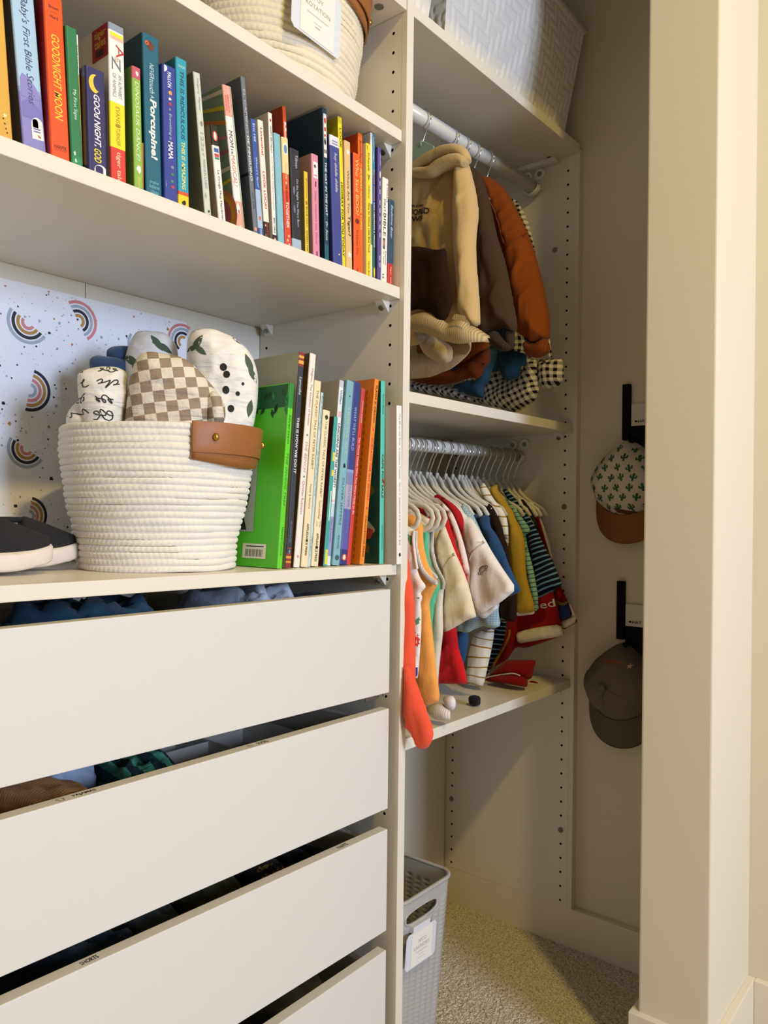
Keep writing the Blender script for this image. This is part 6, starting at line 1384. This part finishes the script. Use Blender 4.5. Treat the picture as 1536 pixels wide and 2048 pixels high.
body(o, .296, WAF, .80, yf=.03); piece(o, 'waffle_top', .008, WAF, 'shoulder'); piece(o, 'waffle_hem', .010, WAF, 'sleeve', fold=.006, width=.016)
BLUE = cloth('#27496F')
o = garment('t_shirt', 'denim blue shirt with a folded collar', 't-shirt', .347)
body(o, .352, BLUE, .80, yf=.03); piece(o, 'blue_sleeve', .008, BLUE, fold=.007, width=.013, skew=.5); piece(o, 'blue_low', .010, BLUE, 'body_hem', fold=.006)
BRN = cloth('#261710', sheen=0)
o = garment('t_shirt', 'very dark brown shirt between the denim blue and mustard ones', 't-shirt', .388)
body(o, .392, BRN, .78, yf=.04); piece(o, 'brown_sleeve', .008, BRN, fold=.006, width=.014)
STR = pattern_cloth('stripe', '#F0EADC', '#A9832E', .0200, duty=.86)
o = garment('t_shirt', 'cream shirt with thin mustard stripes, its long sleeve reaching the shelf', 't-shirt', .412)
body(o, .418, STR, .78, yf=.05); piece(o, 'stripe_sleeve', .008, STR, 'shoulder', fold=.004); piece(o, 'stripe_leg', .012, STR, 'sleeve', fold=.004, width=.018)
MUS = pattern_cloth('waffle', '#B8922A', '#CDA83C', .0030, name='mustard_knit')
o = garment('t_shirt', 'mustard yellow knit top with a ribbed cuff', 't-shirt', .447)
body(o, .452, MUS, .80, yf=.04); ms = piece(o, 'mustard_sleeve', .010, MUS, fold=.006, width=.016); piece(o, 'mustard_cuff', .007, cloth('#E9E2D6'), 'inner_cuff', fold=.001)
piece(o, 'mustard_hem', .0135, cloth('#9A7820'), 'cuff_seam', fold=0, dx=.0)
TEA = pattern_cloth('stripe', '#8FC0B4', '#37607A', .0090, duty=.80, ang=.15)
o = garment('t_shirt', 'pale teal shirt with dark pinstripes beside the mustard one', 't-shirt', .478)
body(o, .483, TEA, .82, yf=.04); piece(o, 'teal_sleeve', .008, TEA, fold=.005, width=.014)
NAV = pattern_cloth('stripe', '#10152E', '#6F9AC8', .0105, duty=.66, ang=.42)
NAV2 = pattern_cloth('stripe', '#10152E', '#6F98C4', .0105, duty=.70, ang=-.1)
o = garment('t_shirt', 'navy shirt with light blue stripes and a wide sleeve', 't-shirt', .522)
body(o, .530, NAV2, .84, yf=.05); piece(o, 'navy_sleeve', .008, NAV, fold=.006, width=.013, skew=.5); piece(o, 'navy_low', .010, NAV2, 'body_hem', fold=.004)
o = garment('t_shirt', 'white shirt, only its collar showing behind the navy striped one', 't-shirt', .549)
body(o, .551, cloth('#E9E0D4'), .84, yf=.06, half=.004); piece(o, 'white_sleeve', .006, cloth('#E9E0D4'), 'shoulder', fold=.002)
o = garment('t_shirt', 'black shirt, only its shoulder showing before the red jerseys', 't-shirt', .561)
body(o, .563, cloth('#17151A'), .84, yf=.06, half=.004); piece(o, 'black_sleeve', .006, cloth('#17151A'), 'shoulder', fold=.002)
JR = cloth('#9A1216', bump=.2); JC = cloth('#E9E0CC')
o = garment('sports_jersey', 'red jersey with white letters and a cream sleeve band', 'jersey', .576)
j1 = piece(o, 'jersey1', .007, JR, 'body', fold=.003, width=.02); piece(o, 'jersey1_band', .005, JC, 'sleeve_band', dx=-.002, fold=.002, width=.006); piece(o, 'jersey1_band_in', .004, cloth('#B9AF9C'), 'sleeve_lining', dx=-.004, fold=.001)
line(o, 'jersey1_pipe', .0030, cloth('#B5861E'), 'piping', follow=j1, flat=.6)
X, ((y0, z0), (y1, z1), (y2, z2)) = SHAPES['jersey_text']
uu = Vector((0, y1-y0, z1-z0)); up_ = Vector((0, y2-y1, z2-z1)); up_ = up_-uu.normalized()*up_.dot(uu.normalized())
wrap_print('lettering', bvh_of(j1), text_polys('ped', uu.length, up_.length*1.02, bold=.0), tuple(Vector((0, (y0+y1)/2, (z0+z1)/2))+up_*.42), uu, up_, (1, 0, 0), cloth('#EFEADF'), o, lift=.0008)
o = garment('sports_jersey', 'red jersey with a blue and gold sleeve patch, at the right end of the rail', 'jersey', .607)
piece(o, 'jersey2', .007, JR, 'body', fold=.003, width=.02)
piece(o, 'jersey2_white', .005, JC, 'shoulder_stripe', fold=.001); piece(o, 'jersey2_collar', .006, JC, 'collar', fold=.001)
piece(o, 'jersey2_cuff', .005, JC, 'sleeve_band', fold=.001); piece(o, 'jersey2_blue', .005, cloth('#26386E'), 'sleeve_patch', dx=-.001, fold=.001); piece(o, 'jersey2_red', .005, cloth('#B3161A'), 'sleeve_panel', dx=.001, fold=.001)
X, P = SHAPES['jersey2_blue']
g = MB()
cyy, czz = P[1][0]+.006, P[1][1]+.006
for r_, w_ in ((.012, .0012), (.0155, .0012)):
    g.tube([(.5855-.607, cyy-.1435+r_*math.cos(math.radians(a)), czz-1.05+r_*math.sin(math.radians(a))) for a in range(-150, -20, 10)], w_, 6)
g.build('patch_ring', cloth('#8E8A3A'), o, smooth=True)
# red shorts and a blue sleeve lying on the low shelf
o = thing('folded_shorts', 'red shorts with white piping, crumpled on the low shelf', 'shorts', (.48, .12, .606))
SHM = cloth('#8E1014', bump=.2)
piece(o, 'shorts_back', .022, SHM, 'rear_panel', fold=.008, width=.03); sf = piece(o, 'shorts_front', .026, SHM, 'front_panel', fold=.008, width=.03)
line(o, 'shorts_pipe', .0013, cloth('#E9E4E0'), 'piping', follow=sf); line(o, 'shorts_pipe2', .0013, cloth('#E9E4E0'), 'piping', follow=sf); piece(o, 'shorts_tail', .014, SHM, 'drawstring_end', fold=.003)
o = thing('folded_sleeve_top', 'light blue knit top whose sleeve lies flat on the low shelf', 'knit top', (.33, .08, .606))
piece(o, 'sock_piece', .012, pattern_cloth('stripe', '#9DBCC0', '#7E9CA4', .006, ang=1.4), 'sleeve', fold=.003, width=.02)
lump('sock', 'small black sock balled up on the low shelf', 'sock', (.290, .040, .6150), .010, .010, .0095, cloth('#141318'), 5, n=24)

# --- hangers of the lower rail
hx = [.2118, .2287, .2437, .2677, .2786, .3024, .3334, .3593, .3844, .3959, .4090, .4324, .4552, .4807, .5057, .5345, .5664, .5875, .6150]
near = ['second', 'third', 'fourth', 'fifth', 'sixth', 'seventh', 'eighth', 'ninth', 'tenth']
def hl(i):
    n = len(hx)
    if i == 0: return 'cream flocked hanger, first hook beside the divider on the lower rail'
    if i == n-1: return 'cream flocked hanger, last hook beside the right bracket of the lower rail'
    if i < 10: return 'cream flocked hanger, %s visible hook from the divider on the lower rail' % near[i-1]
    return 'cream flocked hanger, %s hook from the right bracket on the lower rail' % near[n-2-i]
for i, x in enumerate(hx): hanger(hl(i), x, RL+(.0126,), HANGM, 1.0525)
for x, w_ in ((.055, 'white printed'), (.095, 'orange'), (.113, 'mint green'), (.132, 'oatmeal')):
    hanger('cream flocked hanger whose rounded end shows at the %s tank top' % w_, x, RL+(.0126,), HANGM, 1.0525, loop=True)
for x, w_ in ((.022, 'coral romper'), (.158, 'beige short-sleeved shirt'), (.174, 'bright red shirt'), (.192, 'pale pink shirt')):
    hanger('cream flocked hanger carrying the %s' % w_, x, RL+(.0126,), HANGM, 1.0525)

# --- upper rail
UP = 'sweatshirts on the upper rail'
def up_garment(name, label, cat, X): return thing(name, label, cat, (X, RU[0], 1.66), group=UP)
TAN = cloth('#C6A46C', bump=.5, bscale=300, sheen=.3); TANRIB = rib_cloth('#CDAF80', .0042); DKB = cloth('#2A190C', bump=.5, bscale=300, sheen=0)
o = up_garment('hoodie', 'sand coloured hooded sweatshirt with a dark brown pocket', 'hoodie', .215)
hb = piece(o, 'hoodie_body', .036, TAN, 'body', fold=.010, fy=26, fz=7, width=.05, res=.005)
hs = piece(o, 'hoodie_sleeve', .026, TAN, 'sleeve', dx=.004, fold=.009, fy=34, fz=8, width=.035, res=.0045)
pk = piece(o, 'hoodie_pocket', .012, DKB, 'pocket', dx=-.016, fold=.004, width=.03)
# the hem: an open ribbed ring, seen from below
def ring_band(parent, ku, kl, kf, m, m_in):
    Xu, U = SHAPES[ku]; _, L_ = SHAPES[kl]; Xf, Fz = SHAPES[kf]
    U = resample(smooth_poly(U, closed=False), .004, False); L_ = resample(smooth_poly(L_, closed=False), .004, False); Fz = resample(smooth_poly(Fz, closed=False), .004, False)
    px = parent.location; n = 50; b = MB()
    def at(P, t):
        k = t*(len(P)-1); i = min(int(k), len(P)-2); f = k-i; return (P[i][0]*(1-f)+P[i+1][0]*f, P[i][1]*(1-f)+P[i+1][1]*f)
    rows = []
    for i in range(n+1):
        t = i/n; u_, l_ = at(U, t), at(L_, t)
        bul = .016*math.sin(math.pi*min(1, t*1.0))
        xa = Xu+(Xf-Xu)*.28*max(0, (t-.75)/.25)**2
        rows.append([(xa+.010-.4*bul, u_[0], u_[1]), (xa-.35*bul-.004, u_[0]*.6+l_[0]*.4, u_[1]*.6+l_[1]*.4), (xa-.2*bul, l_[0], l_[1])])
    for i in range(1, n+1):
        t = i/n; f_ = at(Fz, t); xa = Xf-(Xf-Xu)*.72*max(0, (.25-t)/.25)**2
        up_ = .050*min(1, t*4)
        rows.append([(xa+.008, f_[0]+.012, f_[1]+up_), (xa+.006, f_[0]+.004, f_[1]+up_*.5), (xa, f_[0], f_[1])])
    for r_ in rows: b.v += [(p[0]-px.x, p[1]-px.y, p[2]-px.z) for p in r_]
    for i in range(len(rows)-1):
        for k in range(2): b.f.append((i*3+k, i*3+k+1, i*3+k+4, i*3+k+3)); b.m.append(0)
    ob = b.build('hem_band', m, parent, smooth=True)
    sd = ob.modifiers.new('thick', 'SOLIDIFY'); sd.thickness = .004; sd.offset = 0
    return ob
ring_band(o, 'hoodie_band_u', 'hoodie_band_l', 'hoodie_far_l', TANRIB, TAN)
piece(o, 'hoodie_lining', .020, cloth('#B9A27C', bump=.8, bscale=160), 'fleece_lining', fold=.008, width=.03)
piece(o, 'hoodie_cuff', .016, TANRIB, 'sleeve_cuff', fold=.002, width=.015)
for kf in ('hood_fold1', 'hood_fold2'):
    X, P = SHAPES[kf]; X, P = local(o, X, P); P = smooth_poly(P, closed=False)
    n = len(P); MB().tube([(X-.004, a, c) for a, c in P], [.012*(.55+.45*math.sin(math.pi*i/(n-1))) for i in range(n)], 12, up=(1, 0, 0), flat=1.5).build('hood', TAN, o, smooth=True)
X, ((y0, z0), (y1, z1), (y2, z2)) = SHAPES['hoodie_text']
uu = Vector((0, y1-y0, z1-z0)); vv = Vector((0, y2-y1, z2-z1)); vv = vv-uu.normalized()*vv.dot(uu.normalized()); L_ = uu.length; H_ = vv.length
bvH = bvh_of(hb, hs)
def hood_text(s, r, f0, f1, up_to):
    wrap_print('lettering', bvH, text_polys(s, r*L_, (f1-f0)*H_, L_*(up_to-r/2), H_*(f0+f1)/2, bold=.03), (0, y0, z0), uu, vv, (1, 0, 0), mat('#2A211A', .9, 'dark_print'), o, lift=.0012)
hood_text('EXPLORE', .95, .84, .98, .62); hood_text('WORLD', 1.35, .38, .74, 1.0); hood_text('VIEWS', 1.35, .0, .32, .68)
DSW = cloth('#42301F', bump=.5, bscale=300, sheen=.03); DRIB = rib_cloth('#3C2B1D', .004)
o = up_garment('sweatshirt', 'dark brown sweatshirt with its sleeve hanging in front', 'sweatshirt', .305)
piece(o, 'dark_sleeve', .028, DSW, fold=.009, fy=34, fz=9, width=.035, res=.0045); piece(o, 'dark_cuff1', .016, DRIB, 'sleeve_cuff', fold=.002, width=.02); piece(o, 'dark_cuff2', .010, DRIB, 'sleeve_cuff', fold=.002, width=.012)
RST = cloth('#7C3A05', bump=.5, bscale=300, sheen=.03); RRIB = rib_cloth('#783806', .004)
o = up_garment('sweatshirt', 'rust orange sweatshirt with a drop shoulder seam', 'sweatshirt', .40)
rs = piece(o, 'rust_sleeve', .030, RST, fold=.009, fy=32, fz=9, width=.04, res=.0045); piece(o, 'rust_cuff', .020, RRIB, 'sleeve_cuff', fold=.003, width=.025)
line(o, 'rust_seam1', .0012, cloth('#7A390C'), 'shoulder_seam', follow=rs); line(o, 'rust_seam2', .0012, cloth('#7A390C'), 'shoulder_seam', follow=rs)
o = up_garment('sweatshirt', 'second rust sweatshirt, only its hem showing below the sand hoodie', 'sweatshirt', .352)
r2 = piece(o, 'rust2_hem', .022, cloth('#652A06', bump=.5, sheen=.02), 'body_hem', fold=.006, width=.03); line(o, 'rust2_seam', .0012, cloth('#5E280A'), 'hem_seam', follow=r2)
X2, P = local(o, .352, mirrored([(.13, 1.60), (.06, 1.585), (.045, 1.50), (.045, 1.28)], axis=.14, lo=.30)); panel('body', P, X2, .016, RST, o, seed=2, fold=.004)
BSW = cloth('#25445A', bump=.4, sheen=.03); BRIB = rib_cloth('#31506A', .004)
o = up_garment('sweatshirt', 'blue sweatshirt, its sleeves showing below the brown and rust ones', 'sweatshirt', .425)
piece(o, 'bluesweat_a', .016, BSW, 'sleeve', fold=.006, width=.03); piece(o, 'bluesweat_b', .016, BSW, 'sleeve', fold=.006, width=.03)
X2, P = local(o, .435, mirrored([(.13, 1.62), (.07, 1.60), (.055, 1.50), (.055, 1.28)], axis=.14, lo=.30)); panel('body', P, X2, .014, BSW, o, seed=5, fold=.004)
GIN = pattern_cloth('gingham', '#14151F', '#D9D6CE', .0135, duty=.5, name='gingham_cloth')
GIN2 = pattern_cloth('gingham', '#14151F', '#DEDBD2', .0125, duty=.45, ang=.35, name='gingham_cloth')
o = up_garment('checked_shirt', 'black and white gingham shirt at the right end of the upper rail', 'shirt', .485)
piece(o, 'ging_body', .026, GIN2, 'body', fold=.014, fy=34, fz=26, width=.035); piece(o, 'ging_cuff', .022, GIN, 'sleeve_cuff', fold=.010, fy=12, fz=60, width=.03); piece(o, 'ging_sleeve', .010, GIN2, 'sleeve', fold=.004)
X2, P = local(o, .51, mirrored([(.13, 1.64), (.06, 1.61), (.045, 1.45), (.045, 1.26)], axis=.14, lo=.30)); panel('body', P, X2, .010, GIN, o, seed=7, fold=.004)
SAGE = mat('#8FA595', .5, 'sage_plastic')
for x, m_, l in ((.193, SAGE, 'sage green plastic hanger holding the sand hoodie'), (.2883, HANGM, 'hanger of the dark brown sweatshirt, second hook on the upper rail'), (.3313, HANGM, 'hanger with the third hook from the divider on the upper rail'), (.3709, HANGM, 'hanger with the fourth hook from the divider on the upper rail'), (.4222, HANGM, 'hanger with the last visible hook on the upper rail')):
    h_ = hanger(l, x, RU+(.0150,), m_, RU[1]-(.050 if m_ is SAGE else .066)+.022*x/.64, group='hangers on the upper rail', short=m_ is not SAGE)
    if m_ is SAGE:
        MB().add([(-.003, -.035, -.040), (-.003, .035, -.040), (-.003, .030, -.012), (-.003, .008, .004), (-.003, -.008, .004), (-.003, -.030, -.012), (.003, -.035, -.040), (.003, .035, -.040), (.003, .030, -.012), (.003, .008, .004), (.003, -.008, .004), (.003, -.030, -.012)],
                 [(0, 1, 2, 3, 4, 5), (11, 10, 9, 8, 7, 6)]+[(i, 6+i, 6+(i+1) % 6, (i+1) % 6) for i in range(6)]).build('hanger_plate', SAGE, h_, bevel=.001)

# ------------------------------------------------------------------ folded things inside the drawers
def folded(name, label, cat, c, rx, ry, rz, m, seed, rot=0, group=None, amp=.5):
    """a soft folded stack: rounded slab with creases"""
    b = MB(); n = 44; b.sphere((0, 0, 0), 1, n, 22); v = []
    for p in b.v:
        q_ = Vector(tuple(math.copysign(abs(a)**.5, a) for a in p))
        w = noise.noise((q_.x*2.6+seed, q_.y*2.2, q_.z*5))+.6*noise.noise((q_.x*7+seed, q_.y*5, q_.z*9))
        v.append((q_.x*rx*(1+.05*w), q_.y*ry*(1+.05*w), q_.z*rz*(1+amp*.35*w)))
    b.v = v; o = b.build(name, m, smooth=True); o.location = (c[0], c[1], c[2]); o.rotation_euler = (0, 0, rot)
    return tag(o, label, cat, group)
G1, G2, G3, G4 = 'clothes in the top drawer', 'clothes in the second drawer', 'clothes in the third drawer', 'clothes in the bottom drawer'
folded('folded_shirt', 'dark teal cloth bunched at the left of the top drawer', 'clothes', (-.47, .14, .79), .075, .10, .068, cloth('#24506A'), 1, .2, G1, 1.0)
folded('folded_shirt', 'dark navy cloth between the teal and white ones in the top drawer', 'clothes', (-.335, .17, .765), .05, .11, .055, cloth('#141A2A'), 2, 0, G1)
p1 = folded('folded_shirt', 'white cloth with small blue print in the middle of the top drawer', 'clothes', (-.222, .14, .800), .050, .10, .060, cloth('#C9D2E2'), 3, .1, G1, 1.1)
folded('folded_shirt', 'black cloth at the right of the top drawer', 'clothes', (-.105, .18, .775), .062, .11, .066, cloth('#10131F'), 4, 0, G1)
folded('folded_pajamas', 'pale orange ribbed pajamas at the left of the second drawer', 'clothes', (-.545, .115, .622), .040, .075, .034, rib_cloth('#D99A5E', .004), 5, .2, G2)
folded('folded_pajamas', 'light blue pajamas behind the orange ones in the second drawer', 'clothes', (-.478, .20, .610), .034, .07, .045, cloth('#A9B9D6'), 6, 0, G2)
folded('folded_pajamas', 'green and white gingham pajamas in the second drawer', 'clothes', (-.405, .12, .612), .045, .08, .042, check_material('#173A40', '#4FA88A', .016, 0, 'gingham_cloth'), 7, -.2, G2, .9)
folded('folded_pajamas', 'lavender blue pajamas behind the gingham ones in the second drawer', 'clothes', (-.375, .235, .615), .036, .05, .045, cloth('#8E9CC8'), 8, 0, G2)
folded('folded_pajamas', 'mustard pajamas lying lowest at the left of the second drawer', 'clothes', (-.60, .09, .590), .04, .05, .026, cloth('#B5751C'), 18, 0, G2)
DIV = mat('#E2DED6', .5, 'white_organiser')
def organiser(label, x0, x1, y0, y1, z0, z1, n):
    o = thing('drawer_organiser', label, 'drawer organiser', ((x0+x1)/2, (y0+y1)/2, z0)); cx_, cy_ = o.location.x, o.location.y
    b = MB(); t = .002
    b.box(x0-cx_, x1-cx_, y0-cy_, y1-cy_, 0, .002)
    for a in (x0, x1-t): b.box(a-cx_, a+t-cx_, y0-cy_, y1-cy_, .002, z1-z0)
    for a in (y0, y1-t): b.box(x0-cx_+t, x1-cx_-t, a-cy_, a+t-cy_, .002, z1-z0)
    b.build('box', DIV, o)
    for i in range(1, n):
        yy = y0+(y1-y0)*i/n; MB().box(x0-cx_+t, x1-cx_-t, yy-cy_-.001, yy-cy_+.001, .002, z1-z0-.002).build('partition', DIV, o)
organiser('white partitioned box at the middle of the second drawer', -.318, -.205, .05, .31, .522, .612, 3)
organiser('white partitioned box at the right of the second drawer', -.198, -.060, .05, .31, .522, .606, 2)
folded('folded_shorts', 'dark blue shorts with a frilled edge at the left of the third drawer', 'clothes', (-.50, .12, .405), .05, .09, .055, cloth('#20303E'), 9, .2, G3, 1.1)
folded('folded_shorts', 'grey edged dark shorts left of the olive pair in the third drawer', 'clothes', (-.40, .14, .410), .04, .09, .048, cloth('#3A3E3E'), 10, 0, G3)
folded('folded_shorts', 'olive green shorts in the middle of the third drawer', 'clothes', (-.300, .14, .405), .048, .09, .052, cloth('#3A3A1E'), 11, 0, G3)
p3 = folded('folded_pants', 'black pants with gold lettering in the third drawer', 'clothes', (-.205, .13, .398), .038, .09, .052, cloth('#121210'), 12, .0, G3, .3)
folded('folded_pants', 'charcoal pants at the right of the third drawer', 'clothes', (-.115, .14, .390), .045, .09, .050, cloth('#191C20'), 13, 0, G3)
wrap_print('gold_lettering', bvh_of(p3), text_polys('great', .046, .013, 0, .022, bold=.03)+text_polys('day', .034, .013, 0, .003, bold=.03)+text_polys('ahead', .046, .013, 0, -.016, bold=.03), (-.205, .085, .5), (1, 0, 0), (0, 1, .0), (0, 0, -1), mat('#8E7A3A', .7, 'gold_print'), p3)
folded('folded_cloth', 'folded grey cloth standing at the right of the bottom drawer', 'clothes', (-.14, .12, .20), .045, .085, .045, cloth('#8A8478'), 14, .1, G4)
folded('folded_cloth', 'black cloth beside the grey one in the bottom drawer', 'clothes', (-.235, .13, .19), .04, .09, .045, cloth('#141416'), 15, 0, G4)
